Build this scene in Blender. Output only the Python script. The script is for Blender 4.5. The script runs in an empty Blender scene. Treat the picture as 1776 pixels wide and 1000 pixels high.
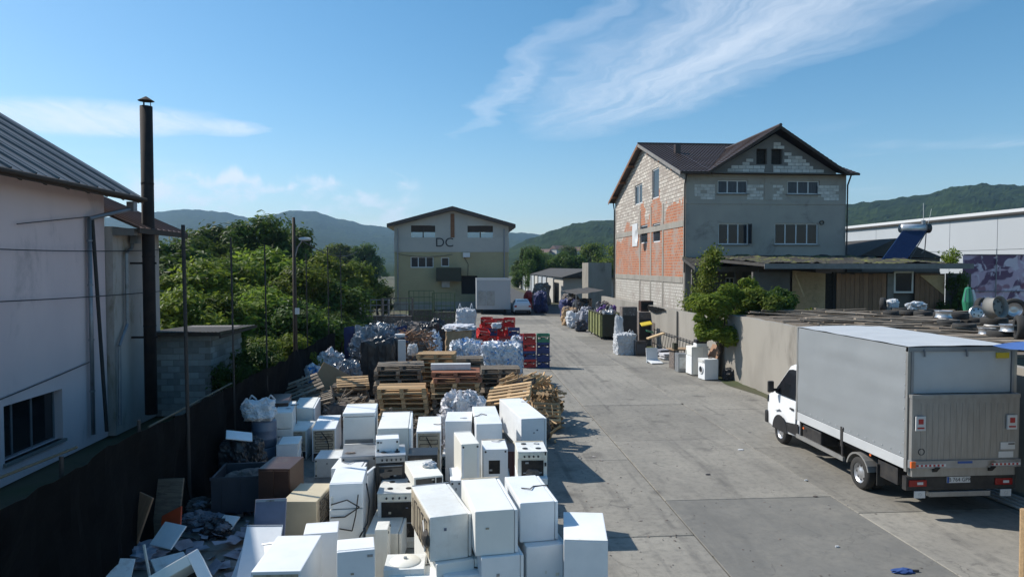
import bpy, bmesh, math, random
from mathutils import Vector, Matrix, noise as mnoise
R = math.radians
random.seed(7)
SC = bpy.context.scene
COL = SC.collection
# ------------------------------------------------------------------ camera
H = 4.9
FPX = 1184.0
YAW, PITCH = math.atan(88 / FPX), math.atan(38 / FPX)
cd = bpy.data.cameras.new('camera'); cam = bpy.data.objects.new('camera', cd); COL.objects.link(cam)
cd.sensor_width = 36.0; cd.lens = 24.0; cd.clip_end = 20000; cd.clip_start = 0.05
cam.location = (0, 0, H)
cam.rotation_euler = (R(90) - PITCH, 0, -YAW)
SC.camera = cam
# ------------------------------------------------------------------ sky, sun, exposure
SUN_EL, SUN_AHEAD = R(43), R(26)          # sun stands to the left of the street, a little ahead
sun_to = Vector((-math.cos(SUN_AHEAD) * math.cos(SUN_EL), math.sin(SUN_AHEAD) * math.cos(SUN_EL), math.sin(SUN_EL)))
w = bpy.data.worlds.new('World'); SC.world = w; w.use_nodes = True
nt = w.node_tree; N = nt.nodes; L = nt.links
for n in list(N): N.remove(n)
def wn(t, **k):
    n = N.new(t)
    for a, b in k.items(): setattr(n, a, b)
    return n
def wmath(op, a, b=None, c=None, clamp=False):
    n = N.new('ShaderNodeMath'); n.operation = op; n.use_clamp = clamp
    for i, v in enumerate((a, b, c)):
        if v is None: continue
        if isinstance(v, (int, float)): n.inputs[i].default_value = v
        else: L.new(v, n.inputs[i])
    return n.outputs[0]
out = wn('ShaderNodeOutputWorld'); bg = wn('ShaderNodeBackground')
sky = wn('ShaderNodeTexSky', sky_type='NISHITA')
sky.sun_disc = False; sky.sun_elevation = SUN_EL
sky.sun_rotation = math.atan2(sun_to.x, sun_to.y)
sky.air_density = 1.0; sky.dust_density = 0.6; sky.ozone_density = 1.3; sky.altitude = 250
SKY_STRENGTH = 0.12
tc = wn('ShaderNodeTexCoord'); sp = wn('ShaderNodeSeparateXYZ'); L.new(tc.outputs['Generated'], sp.inputs[0])
zz = wmath('MAXIMUM', sp.outputs[2], 0.03)
px_ = wmath('DIVIDE', sp.outputs[0], zz); py_ = wmath('DIVIDE', sp.outputs[1], zz)
cc = wmath('ADD', px_, wmath('MULTIPLY', py_, 0.2))     # across the streaks of high cirrus
def comb(a, b, c=0.0):
    n = N.new('ShaderNodeCombineXYZ')
    for i, v in enumerate((a, b, c)):
        if isinstance(v, (int, float)): n.inputs[i].default_value = v
        else: L.new(v, n.inputs[i])
    return n.outputs[0]
def wnoise(vec, scale, detail=6, rough=0.6, dist=0.0):
    n = N.new('ShaderNodeTexNoise'); n.inputs['Scale'].default_value = scale; n.inputs['Detail'].default_value = detail
    n.inputs['Roughness'].default_value = rough; n.inputs['Distortion'].default_value = dist
    L.new(vec, n.inputs['Vector']); return n.outputs['Fac']
def smooth(v, a, b):
    n = N.new('ShaderNodeMapRange'); n.interpolation_type = 'SMOOTHSTEP'
    n.inputs[1].default_value = a; n.inputs[2].default_value = b; L.new(v, n.inputs[0]); return n.outputs[0]
warp = wnoise(comb(px_, py_), 0.9, 4)
cw = wmath('ADD', cc, wmath('MULTIPLY', wmath('SUBTRACT', warp, 0.5), 0.9))
fibre = wnoise(comb(wmath('MULTIPLY', cw, 3.4), wmath('MULTIPLY', py_, 0.5), 3.0), 1.7, 10, 0.68, 0.35)
puff = wnoise(comb(wmath('MULTIPLY', cw, 1.2), wmath('MULTIPLY', py_, 0.55), 9.0), 1.1, 7, 0.6)
def blob(cx, cy, rx, ry):
    a = wmath('POWER', wmath('DIVIDE', wmath('SUBTRACT', cw, cx), rx), 2.0)
    b = wmath('POWER', wmath('DIVIDE', wmath('SUBTRACT', py_, cy), ry), 2.0)
    return wmath('SUBTRACT', 1.0, wmath('ADD', a, b), clamp=True)
m = wmath('MAXIMUM', wmath('MULTIPLY', blob(1.8, 3.2, 0.72, 2.3), 1.0), wmath('MULTIPLY', blob(1.06, 3.5, 0.14, 2.0), 0.6))
m = wmath('MAXIMUM', m, wmath('MULTIPLY', blob(-1.6, 4.9, 1.0, 0.7), 1.9))
m = wmath('MAXIMUM', m, wmath('MULTIPLY', blob(-0.72, 5.1, 0.3, 0.4), 1.2))
m = wmath('MAXIMUM', m, wmath('MULTIPLY', smooth(wnoise(comb(px_, py_, 5.0), 0.45, 3), 0.5, 0.75), wmath('MULTIPLY', smooth(wmath('ABSOLUTE', px_), 2.2, 3.4), 0.8)))
grain = wmath('ADD', wmath('MULTIPLY', fibre, 0.7), wmath('MULTIPLY', puff, 0.3))
dens = wmath('MULTIPLY', wmath('ADD', 0.2, wmath('MULTIPLY', smooth(wmath('ADD', wmath('MULTIPLY', m, 0.16), grain), 0.38, 0.9), 0.8)), wmath('POWER', wmath('MINIMUM', m, 1.0), 0.7))
# low cumulus heads far away, over the left ridge
az = wmath('ARCTAN2', sp.outputs[0], sp.outputs[1])
cn = wnoise(comb(wmath('MULTIPLY', az, 9.0), wmath('MULTIPLY', sp.outputs[2], 16.0), 1.0), 1.7, 7, 0.55)
top = wmath('ADD', 0.118, wmath('MULTIPLY', wmath('SUBTRACT', wnoise(comb(wmath('MULTIPLY', az, 7.0), 0.0, 2.0), 2.0, 5), 0.45), 0.12))
cum = wmath('MULTIPLY', smooth(wmath('SUBTRACT', top, sp.outputs[2]), -0.004, 0.012), smooth(cn, 0.40, 0.6))
near = wmath('SUBTRACT', 1.0, wmath('POWER', wmath('DIVIDE', wmath('ADD', az, 0.25), 0.2), 2.0), clamp=True)
cum = wmath('MULTIPLY', cum, wmath('MAXIMUM', smooth(near, 0.0, 0.35), wmath('MULTIPLY', smooth(wmath('ABSOLUTE', az), 0.8, 1.1), smooth(wnoise(comb(wmath('MULTIPLY', az, 3.0), 0.0, 7.0), 1.3, 2), 0.44, 0.56))))
cum = wmath('MULTIPLY', cum, smooth(sp.outputs[2], 0.02, 0.10))
dens = wmath('MAXIMUM', wmath('MULTIPLY', dens, 0.72), wmath('MULTIPLY', cum, 0.85))
CLOUD = (7.0, 7.5, 8.2, 1)
hs = wn('ShaderNodeHueSaturation'); hs.inputs['Saturation'].default_value = 1.34; hs.inputs['Hue'].default_value = 0.49; hs.inputs['Value'].default_value = 1.0
L.new(sky.outputs[0], hs.inputs['Color'])
mx = wn('ShaderNodeMix', data_type='RGBA'); L.new(dens, mx.inputs['Factor']); L.new(hs.outputs[0], mx.inputs[6]); mx.inputs[7].default_value = CLOUD
L.new(mx.outputs[2], bg.inputs[0]); bg.inputs[1].default_value = SKY_STRENGTH; L.new(bg.outputs[0], out.inputs[0])
sd = bpy.data.lights.new('sun', 'SUN'); sd.energy = 4.9; sd.angle = R(0.53); sd.color = (1.0, 0.945, 0.86)
so = bpy.data.objects.new('sun', sd); COL.objects.link(so); so.rotation_euler = (-sun_to).to_track_quat('-Z', 'Y').to_euler()
SC.view_settings.view_transform = 'Standard'; SC.view_settings.look = 'None'; SC.view_settings.gamma = 1.0
SC.view_settings.exposure = 0.24; SC.view_settings.use_curve_mapping = False
SC.render.engine = 'CYCLES'; SC.cycles.max_bounces = 6; SC.cycles.diffuse_bounces = 3; SC.cycles.glossy_bounces = 2
SC.cycles.transmission_bounces = 3; SC.cycles.transparent_max_bounces = 6; SC.cycles.volume_bounces = 0
SC.cycles.use_denoising = True; SC.cycles.caustics_reflective = False; SC.cycles.caustics_refractive = False
# ------------------------------------------------------------------ where a thing of the photograph stands
CM = cam.rotation_euler.to_matrix()
def ray(x, y): return CM @ Vector(((x - 888) / FPX, -(y - 500) / FPX, -1))
def G(x, y, z=0.0):                                  # point on the level z
    d = ray(x, y); t = (z - H) / d.z
    return Vector((d.x * t, d.y * t, z))
def W(x, y, Y):                                      # point on the upright plane at distance Y
    d = ray(x, y); t = Y / d.y
    return Vector((d.x * t, Y, H + d.z * t))
# ------------------------------------------------------------------ materials
def lin(h):
    h = h.lstrip('#'); c = [int(h[i:i + 2], 16) / 255 for i in (0, 2, 4)]
    return tuple((v / 12.92 if v <= .04045 else ((v + .055) / 1.055) ** 2.4) for v in c)
class NT:
    def __init__(s, name):
        s.m = bpy.data.materials.new(name); s.m.use_nodes = True; s.t = s.m.node_tree
        s.t.nodes.clear(); s.o = s.t.nodes.new('ShaderNodeOutputMaterial')
        s.b = s.t.nodes.new('ShaderNodeBsdfPrincipled'); s.t.links.new(s.b.outputs[0], s.o.inputs[0])
    def n(s, t, **k):
        n = s.t.nodes.new(t)
        for a, b in k.items(): setattr(n, a, b)
        return n
    def l(s, a, b): s.t.links.new(a, b)
    def setv(s, inp, v):
        if isinstance(v, (int, float)): inp.default_value = v
        elif isinstance(v, tuple): inp.default_value = v if len(v) == len(inp.default_value) else (*v, 1)
        else: s.l(v, inp)
    def math(s, op, a, b=None, clamp=False):
        n = s.n('ShaderNodeMath', operation=op, use_clamp=clamp); s.setv(n.inputs[0], a)
        if b is not None: s.setv(n.inputs[1], b)
        return n.outputs[0]
    def mix(s, f, a, b, mode='MIX'):
        n = s.n('ShaderNodeMix', data_type='RGBA', blend_type=mode); s.setv(n.inputs[0], f); s.setv(n.inputs[6], a); s.setv(n.inputs[7], b)
        return n.outputs[2]
    def noise(s, vec, scale, detail=5, rough=.6, dist=0.):
        n = s.n('ShaderNodeTexNoise'); n.inputs['Scale'].default_value = scale; n.inputs['Detail'].default_value = detail
        n.inputs['Roughness'].default_value = rough; n.inputs['Distortion'].default_value = dist
        if vec is not None: s.l(vec, n.inputs['Vector'])
        return n.outputs['Fac']
    def ramp(s, v, a, b):
        n = s.n('ShaderNodeMapRange'); n.interpolation_type = 'SMOOTHSTEP'; n.inputs[1].default_value = a; n.inputs[2].default_value = b
        s.l(v, n.inputs[0]); return n.outputs[0]
    def coord(s, world=False, stretch=(1, 1, 1)):
        if world: v = s.n('ShaderNodeNewGeometry').outputs['Position']
        else:
            t = s.n('ShaderNodeTexCoord').outputs['Object']; oi = s.n('ShaderNodeObjectInfo')
            sc = s.n('ShaderNodeVectorMath', operation='SCALE'); sc.inputs[0].default_value = (37, 53, 71); s.l(oi.outputs['Random'], sc.inputs['Scale'])
            a = s.n('ShaderNodeVectorMath', operation='ADD'); s.l(t, a.inputs[0]); s.l(sc.outputs[0], a.inputs[1]); v = a.outputs[0]
        if stretch != (1, 1, 1):
            m = s.n('ShaderNodeVectorMath', operation='MULTIPLY'); s.l(v, m.inputs[0]); m.inputs[1].default_value = stretch; v = m.outputs[0]
        return v
    def bump(s, h, strength, dist=.02):
        n = s.n('ShaderNodeBump'); n.inputs['Strength'].default_value = strength; n.inputs['Distance'].default_value = dist
        s.l(h, n.inputs['Height']); s.l(n.outputs[0], s.b.inputs['Normal'])
def M(name, col, rough=.6, metal=0., col2=None, s2=2.5, amt=.6, grime=None, gs=1.2, gth=(.55, .75), bump=0., bs=20, world=False, stretch=(1, 1, 1), vary=0., spec=.5, bd=.02):
    t = NT(name); v = t.coord(world, stretch); c = (*col, 1)
    if col2: c = t.mix(t.math('MULTIPLY', t.ramp(t.noise(v, s2, 6), .35, .65), amt), (*col, 1), (*col2, 1))
    if grime: c = t.mix(t.ramp(t.noise(v, gs, 8, .7, .4), *gth), c, (*grime, 1))
    if vary:
        oi = t.n('ShaderNodeObjectInfo'); hv = t.n('ShaderNodeHueSaturation')
        t.setv(hv.inputs['Value'], t.math('ADD', 1 - vary, t.math('MULTIPLY', oi.outputs['Random'], 2 * vary))); t.setv(hv.inputs['Color'], c); c = hv.outputs[0]
    t.setv(t.b.inputs['Base Color'], c); t.b.inputs['Roughness'].default_value = rough; t.b.inputs['Metallic'].default_value = metal
    t.b.inputs['Specular IOR Level'].default_value = spec
    if bump: t.bump(t.noise(v, bs, 6), bump, bd)
    return t.m
RUST = (.16, .075, .035)
MT = {}
def enamel(name, base, shade, grime, g0, g1, streak, rust, vary):
    t = NT(name); v = t.coord(); oi = t.n('ShaderNodeObjectInfo'); g = t.n('ShaderNodeNewGeometry')
    c = t.mix(t.ramp(t.noise(v, 1.6, 6), .35, .65), (*base, 1), (*shade, 1))
    c = t.mix(t.math('MULTIPLY', t.ramp(oi.outputs['Random'], .55, 1.0), .55), c, (base[0] * .93, base[1] * .85, base[2] * .66, 1))      # some plastic has yellowed
    sv = t.n('ShaderNodeVectorMath', operation='MULTIPLY'); t.l(v, sv.inputs[0]); sv.inputs[1].default_value = (11, 11, .9)
    c = t.mix(t.math('MULTIPLY', t.ramp(t.noise(sv.outputs[0], 1.0, 5, .6), .52, .74), streak), c, (*grime, 1))
    c = t.mix(t.ramp(t.noise(v, 2.6, 9, .72, .5), g0, g1), c, (*grime, 1))
    c = t.mix(t.math('MULTIPLY', t.ramp(t.noise(v, 30, 4, .7), .62, .72), .18), c, (grime[0] * .7, grime[1] * .7, grime[2] * .7, 1))
    e = t.math('MULTIPLY', t.ramp(g.outputs['Pointiness'], .53, .62), t.ramp(t.noise(v, 5, 5, .7), .5, .62))
    c = t.mix(t.math('MULTIPLY', e, rust), c, (.20, .10, .05, 1))
    hv = t.n('ShaderNodeHueSaturation'); t.setv(hv.inputs['Value'], t.math('ADD', 1 - vary, t.math('MULTIPLY', oi.outputs['Random'], 1.6 * vary))); t.setv(hv.inputs['Color'], c)
    t.setv(t.b.inputs['Base Color'], hv.outputs[0]); t.setv(t.b.inputs['Roughness'], t.math('ADD', .32, t.math('MULTIPLY', t.noise(v, 4, 4), .35)))
    t.bump(t.noise(v, 2.2, 2), .10, .02); return t.m
MT['enamel'] = enamel('white_enamel', (.83, .85, .86), (.75, .78, .80), (.55, .52, .47), .86, 1.2, .06, .03, .045)
MT['enamel_dirty'] = enamel('stained_enamel', (.78, .79, .77), (.68, .69, .66), (.46, .41, .35), .66, 1.0, .2, .22, .06)
MT['cream'] = M('cream_enamel', (.60, .53, .38), .5, col2=(.50, .43, .30), grime=(.2, .16, .1), gs=2., gth=(.62, .8), vary=.06)
MT['yellowed'] = M('yellowed_panel', (.50, .44, .33), .6, col2=(.34, .29, .22), grime=(.13, .1, .07), gs=4., gth=(.5, .72))
MT['bluegrey'] = M('blue_grey_panel', (.13, .16, .24), .55, col2=(.09, .11, .17), grime=(.05, .05, .05))
MT['greysteel'] = M('grey_steel', (.33, .35, .37), .42, .5, col2=(.22, .23, .24), grime=(.12, .1, .08), gs=3.)
MT['steel'] = M('bright_steel', (.62, .64, .66), .35, .5, col2=(.45, .46, .48), grime=(.2, .18, .16), gs=3., gth=(.6, .8))
MT['alu'] = M('dull_aluminium', (.36, .36, .35), .5, .55, col2=(.27, .265, .25), s2=1.4, grime=(.2, .18, .15), gs=2., gth=(.58, .85), stretch=(6, 1, 1))
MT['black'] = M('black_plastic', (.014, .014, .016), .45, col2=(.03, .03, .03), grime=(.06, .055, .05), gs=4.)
MT['void'] = M('cavity_shade', (.018, .016, .015), .9, col2=(.05, .04, .03), s2=8)  # near-black fill: the shade inside hollows is put into the colour
MT['coil'] = M('condenser_black', (.03, .03, .03), .6, col2=(.09, .07, .05), s2=9)
MT['brown'] = M('brown_laminate', (.055, .026, .018), .4, col2=(.08, .04, .025), grime=(.1, .08, .06), gs=3.)
MT['darkred'] = M('dark_red_panel', (.11, .035, .03), .5, col2=(.07, .03, .03))
MT['glassdark'] = M('dark_glass', (.012, .014, .017), .08, spec=.7)
MT['rubber'] = M('tyre_rubber', (.022, .022, .022), .85, col2=(.04, .038, .035), bump=.3, bs=40)
MT['wood'] = M('pallet_wood', (.56, .38, .205), .8, col2=(.40, .255, .13), s2=3., grime=(.18, .13, .09), gs=2., gth=(.54, .8), vary=.35, bump=.2, bs=30, stretch=(1, 9, 9))
MT['woodgrey'] = M('weathered_board', (.27, .225, .175), .88, col2=(.15, .12, .09), s2=3., grime=(.05, .04, .035), gs=2.5, gth=(.48, .72), vary=.4, bump=.5, bs=14, stretch=(1, 7, 7))
MT['woodred'] = M('reddish_pallet_wood', (.36, .15, .085), .8, col2=(.24, .1, .06), s2=3., vary=.2, bump=.2, bs=30, stretch=(1, 9, 9))
MT['planks_brown'] = M('brown_door_boards', (.28, .16, .095), .75, col2=(.17, .10, .06), s2=2., vary=.2, stretch=(8, 8, 1), bump=.2)
MT['osb'] = M('pale_plywood', (.62, .45, .26), .75, col2=(.50, .35, .19), s2=5., grime=(.2, .14, .08), vary=.08)
MT['card'] = M('cardboard', (.36, .25, .15), .9, col2=(.27, .18, .1), s2=3., bump=.15, bs=12, vary=.15)
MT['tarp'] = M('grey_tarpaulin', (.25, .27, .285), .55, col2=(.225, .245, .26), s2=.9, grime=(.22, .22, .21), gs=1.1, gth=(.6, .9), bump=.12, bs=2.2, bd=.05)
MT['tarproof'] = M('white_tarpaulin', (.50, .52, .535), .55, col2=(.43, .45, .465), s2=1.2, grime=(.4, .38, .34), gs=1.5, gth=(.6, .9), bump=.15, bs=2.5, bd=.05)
MT['whitepaint'] = M('white_vehicle_paint', (.78, .80, .82), .22, col2=(.72, .74, .76), grime=(.5, .47, .42), gs=1.6, gth=(.66, .9))
MT['chassis'] = M('chassis_black', (.02, .02, .022), .6, col2=(.05, .045, .04), s2=6)
MT['redlens'] = M('red_lens', (.30, .012, .012), .2)
MT['orangelens'] = M('orange_lens', (.8, .16, .03), .25)
MT['redsign'] = M('red_print', (.42, .03, .03), .5)
MT['whiteprint'] = M('white_print', (.66, .66, .66), .5, col2=(.56, .55, .53))
MT['yellowsign'] = M('yellow_print', (.62, .45, .03), .5)
MT['blueprint'] = M('blue_print', (.02, .09, .34), .5)
MT['ink'] = M('dark_lettering', (.03, .03, .035), .6)
MT['pink'] = M('pale_lilac_render', (.74, .59, .585), .9, col2=(.64, .51, .52), s2=.5, grime=(.27, .22, .23), gs=.8, gth=(.54, .84), bump=.25, bs=26, world=True, stretch=(1, 1, .4))
MT['pinkold'] = M('stained_cream_render', (.46, .41, .385), .9, col2=(.36, .31, .27), s2=.8, grime=(.20, .165, .10), gs=1.1, gth=(.5, .75), bump=.15, bs=30, world=True, stretch=(1, 1, .35))
MT['roofmetal'] = M('weathered_roof_sheet', (.15, .14, .135), .5, .35, col2=(.21, .20, .19), s2=.7, grime=(.10, .075, .055), gs=1.3, gth=(.5, .78), vary=.16, bump=.1, bs=3)
MT['roofbrown'] = M('brown_roof_sheet', (.16, .09, .065), .6, col2=(.11, .065, .05), s2=1.5, grime=(.06, .045, .035))
MT['rooftile'] = M('dark_brown_tile', (.062, .042, .036), .45, col2=(.045, .032, .03), s2=1.2, vary=.1)
MT['timber'] = M('dark_timber', (.06, .04, .028), .8, col2=(.035, .025, .02), s2=4)
MT['timberorange'] = M('orange_brown_timber', (.22, .10, .045), .8, col2=(.15, .065, .03), s2=4)
MT['flue'] = M('sooty_flue', (.014, .010, .010), .9, .0, col2=(.035, .022, .018), s2=3.)
MT['galv'] = M('galvanised_metal', (.27, .29, .32), .45, .6, col2=(.2, .21, .23), grime=(.12, .09, .07), gs=3.)
MT['net'] = M('black_shade_net', (.0045, .0045, .005), .95, col2=(.009, .009, .009), s2=2., bump=.5, bs=9, world=True, spec=.1)
MT['pole'] = M('dark_steel_pole', (.03, .032, .035), .6, .4, col2=(.05, .04, .035), s2=6)
MT['yellowrail'] = M('faded_yellow_rail', (.09, .08, .05), .7)
MT['conc'] = M('cast_concrete', (.31, .29, .255), .92, col2=(.22, .205, .18), s2=.8, grime=(.14, .125, .105), gs=.9, gth=(.52, .78), bump=.35, bs=11, world=True, stretch=(1, 1, .35))
MT['concpost'] = M('concrete_post', (.24, .235, .22), .9, col2=(.18, .175, .165), bump=.2)
MT['plaster'] = M('grey_cement_plaster', (.395, .36, .315), .92, col2=(.32, .29, .26), s2=.5, grime=(.11, .10, .095), gs=.55, gth=(.52, .8), bump=.2, bs=18, world=True)
MT['mortarwall'] = M('rough_mortar', (.21, .195, .18), .95, col2=(.17, .155, .145), s2=1.2, bump=.4, bs=14, world=True)
MT['block'] = M('aerated_block', (.64, .61, .57), .92, col2=(.45, .43, .40), s2=2., grime=(.3, .28, .25), gs=2., gth=(.55, .8), vary=.14, bump=.2, bs=25)
MT['cinder'] = M('cinder_block', (.30, .30, .29), .95, col2=(.22, .22, .21), s2=3., vary=.25, bump=.4, bs=25)
MT['cream_fac'] = M('ochre_facade', (.42, .36, .215), .85, col2=(.35, .30, .18), s2=.4, grime=(.22, .19, .12), gs=.5, gth=(.6, .85))
MT['white_fac'] = M('offwhite_facade', (.46, .44, .40), .85, col2=(.38, .365, .34), s2=.4, grime=(.24, .22, .2), gs=.5, gth=(.58, .85))
MT['warehouse'] = M('white_sandwich_panel', (.43, .455, .48), .5, col2=(.39, .415, .44), s2=.1)
MT['pvc'] = M('white_window_frame', (.62, .63, .64), .4)
MT['pane'] = M('window_pane', (.022, .028, .038), .12, spec=.25)
MT['curtain'] = M('pale_curtained_pane', (.07, .08, .10), .3, col2=(.03, .035, .045), s2=3., stretch=(5, 5, .5), spec=.25)
MT['moss'] = M('mossy_roofing', (.13, .14, .03), .95, col2=(.05, .05, .028), s2=1.6, grime=(.035, .032, .027), gs=.9, gth=(.42, .5), bump=.5, bs=9)
MT['felt'] = M('roofing_felt', (.045, .042, .04), .9, col2=(.07, .065, .06), s2=2.)
MT['fascia'] = M('pale_fascia_board', (.22, .21, .20), .7, col2=(.15, .14, .13), s2=3.)
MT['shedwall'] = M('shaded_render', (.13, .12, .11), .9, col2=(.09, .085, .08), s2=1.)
MT['solar'] = M('evacuated_tube_blue', (.012, .022, .075), .15, spec=.8)
MT['dumpster'] = M('olive_dumpster_paint', (.20, .215, .085), .6, col2=(.13, .14, .06), s2=3., grime=(.1, .06, .035), gs=3., gth=(.55, .72))
MT['dumpdark'] = M('dark_olive_and_end_shade', (.035, .04, .022), .7, col2=(.05, .04, .025))  # darker olive; on the dumpster ends its tone carries painted shade
MT['bag'] = M('white_woven_sack', (.58, .60, .62), .75, col2=(.46, .47, .49), s2=4., grime=(.3, .28, .25), gs=3., bump=.4, bs=16, vary=.1)
MT['film'] = M('crumpled_clear_film', (.26, .28, .31), .25, col2=(.09, .10, .12), s2=7., bump=.9, bs=14, spec=.8, vary=.15)
MT['bluefilm'] = M('blue_white_film', (.74, .76, .79), .35, col2=(.50, .54, .60), s2=5., amt=.8, grime=(.04, .24, .58), gs=2.4, gth=(.53, .60), bump=.9, bs=14)
MT['whitefilm'] = M('white_film', (.68, .69, .71), .5, col2=(.45, .42, .46), s2=6., grime=(.06, .16, .42), gs=2.6, gth=(.64, .70), bump=.9, bs=14)
MT['blackbag'] = M('black_bin_bag', (.02, .02, .022), .3, col2=(.05, .05, .055), s2=6., bump=.8, bs=10)
MT['bluetarp'] = M('navy_tarp', (.012, .018, .085), .6, col2=(.02, .03, .12), s2=2., bump=.3, bs=5)
MT['bluecanopy'] = M('blue_canopy_tarp', (.06, .13, .36), .55, col2=(.045, .1, .28), s2=2., bump=.3, bs=5)
MT['redcrate'] = M('red_crate_plastic', (.55, .028, .025), .4, col2=(.38, .02, .022), vary=.25)
MT['bluecrate'] = M('blue_crate_plastic', (.018, .04, .16), .4, col2=(.015, .03, .1), vary=.25)
MT['greenplastic'] = M('green_plastic', (.03, .20, .11), .4, vary=.1)
MT['greencage'] = M('green_painted_cage', (.12, .16, .07), .6, col2=(.08, .09, .05))
MT['bin'] = M('grey_plastic_bin', (.05, .055, .07), .5, col2=(.035, .04, .05), vary=.1)
MT['drum'] = M('blue_grey_drum', (.10, .13, .19), .4, col2=(.16, .18, .22), s2=3.)
MT['orange'] = M('orange_red_plastic', (.55, .07, .02), .5)
MT['rim'] = M('alloy_wheel', (.55, .56, .58), .35, .7, col2=(.4, .41, .42), s2=5., vary=.15)
MT['rimwhite'] = M('white_wheel_rim', (.62, .62, .61), .5, col2=(.5, .49, .47), s2=5., vary=.1)
MT['carwhite'] = M('silver_white_car_paint', (.62, .65, .68), .25)
MT['purple'] = M('purple_fabric', (.11, .05, .22), .8, col2=(.07, .03, .15))
MT['bark'] = M('bark', (.07, .055, .04), .9, col2=(.045, .035, .028), s2=8., bump=.5, bs=20)
MT['blueglove'] = M('blue_cloth', (.03, .075, .24), .8)
MT['scrap'] = M('mixed_scrap', (.16, .13, .11), .8, col2=(.05, .05, .055), s2=9., grime=(.35, .33, .32), gs=7., gth=(.56, .66), bump=.5, bs=9, vary=.3)
MT['paper'] = M('crumpled_litter', (.24, .25, .29), .7, col2=(.08, .085, .11), s2=5., vary=.5)
def leafmat(name, a, b, tr):
    t = NT(name); oi = t.n('ShaderNodeObjectInfo'); g = t.n('ShaderNodeNewGeometry')
    f = t.noise(t.coord(), 1.1, 3); c = t.mix(t.ramp(f, .35, .65), (*a, 1), (*b, 1))
    c2 = t.mix(t.math('MULTIPLY', g.outputs['Random Per Island'], .55), c, (a[0] * 1.9, a[1] * 1.55, a[2] * 1.2, 1))
    hv = t.n('ShaderNodeHueSaturation'); t.setv(hv.inputs['Hue'], t.math('ADD', .488, t.math('MULTIPLY', oi.outputs['Random'], .022)))
    t.setv(hv.inputs['Value'], t.math('ADD', .8, t.math('MULTIPLY', oi.outputs['Random'], .4))); t.setv(hv.inputs['Color'], c2)
    t.setv(t.b.inputs['Base Color'], hv.outputs[0]); t.b.inputs['Roughness'].default_value = .55; t.b.inputs['Specular IOR Level'].default_value = .25
    tl = t.n('ShaderNodeBsdfTranslucent'); t.setv(tl.inputs[0], hv.outputs[0])
    mx = t.n('ShaderNodeMixShader'); mx.inputs[0].default_value = tr; t.l(t.b.outputs[0], mx.inputs[1]); t.l(tl.outputs[0], mx.inputs[2]); t.l(mx.outputs[0], t.o.inputs[0])
    return t.m
MT['leaf'] = leafmat('broad_leaf', (.11, .165, .024), (.07, .12, .02), .5)
MT['leafdark'] = leafmat('dark_leaf', (.062, .11, .02), (.042, .08, .017), .45)
MT['leafbright'] = leafmat('bright_leaf', (.15, .215, .03), (.10, .165, .024), .5)
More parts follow.
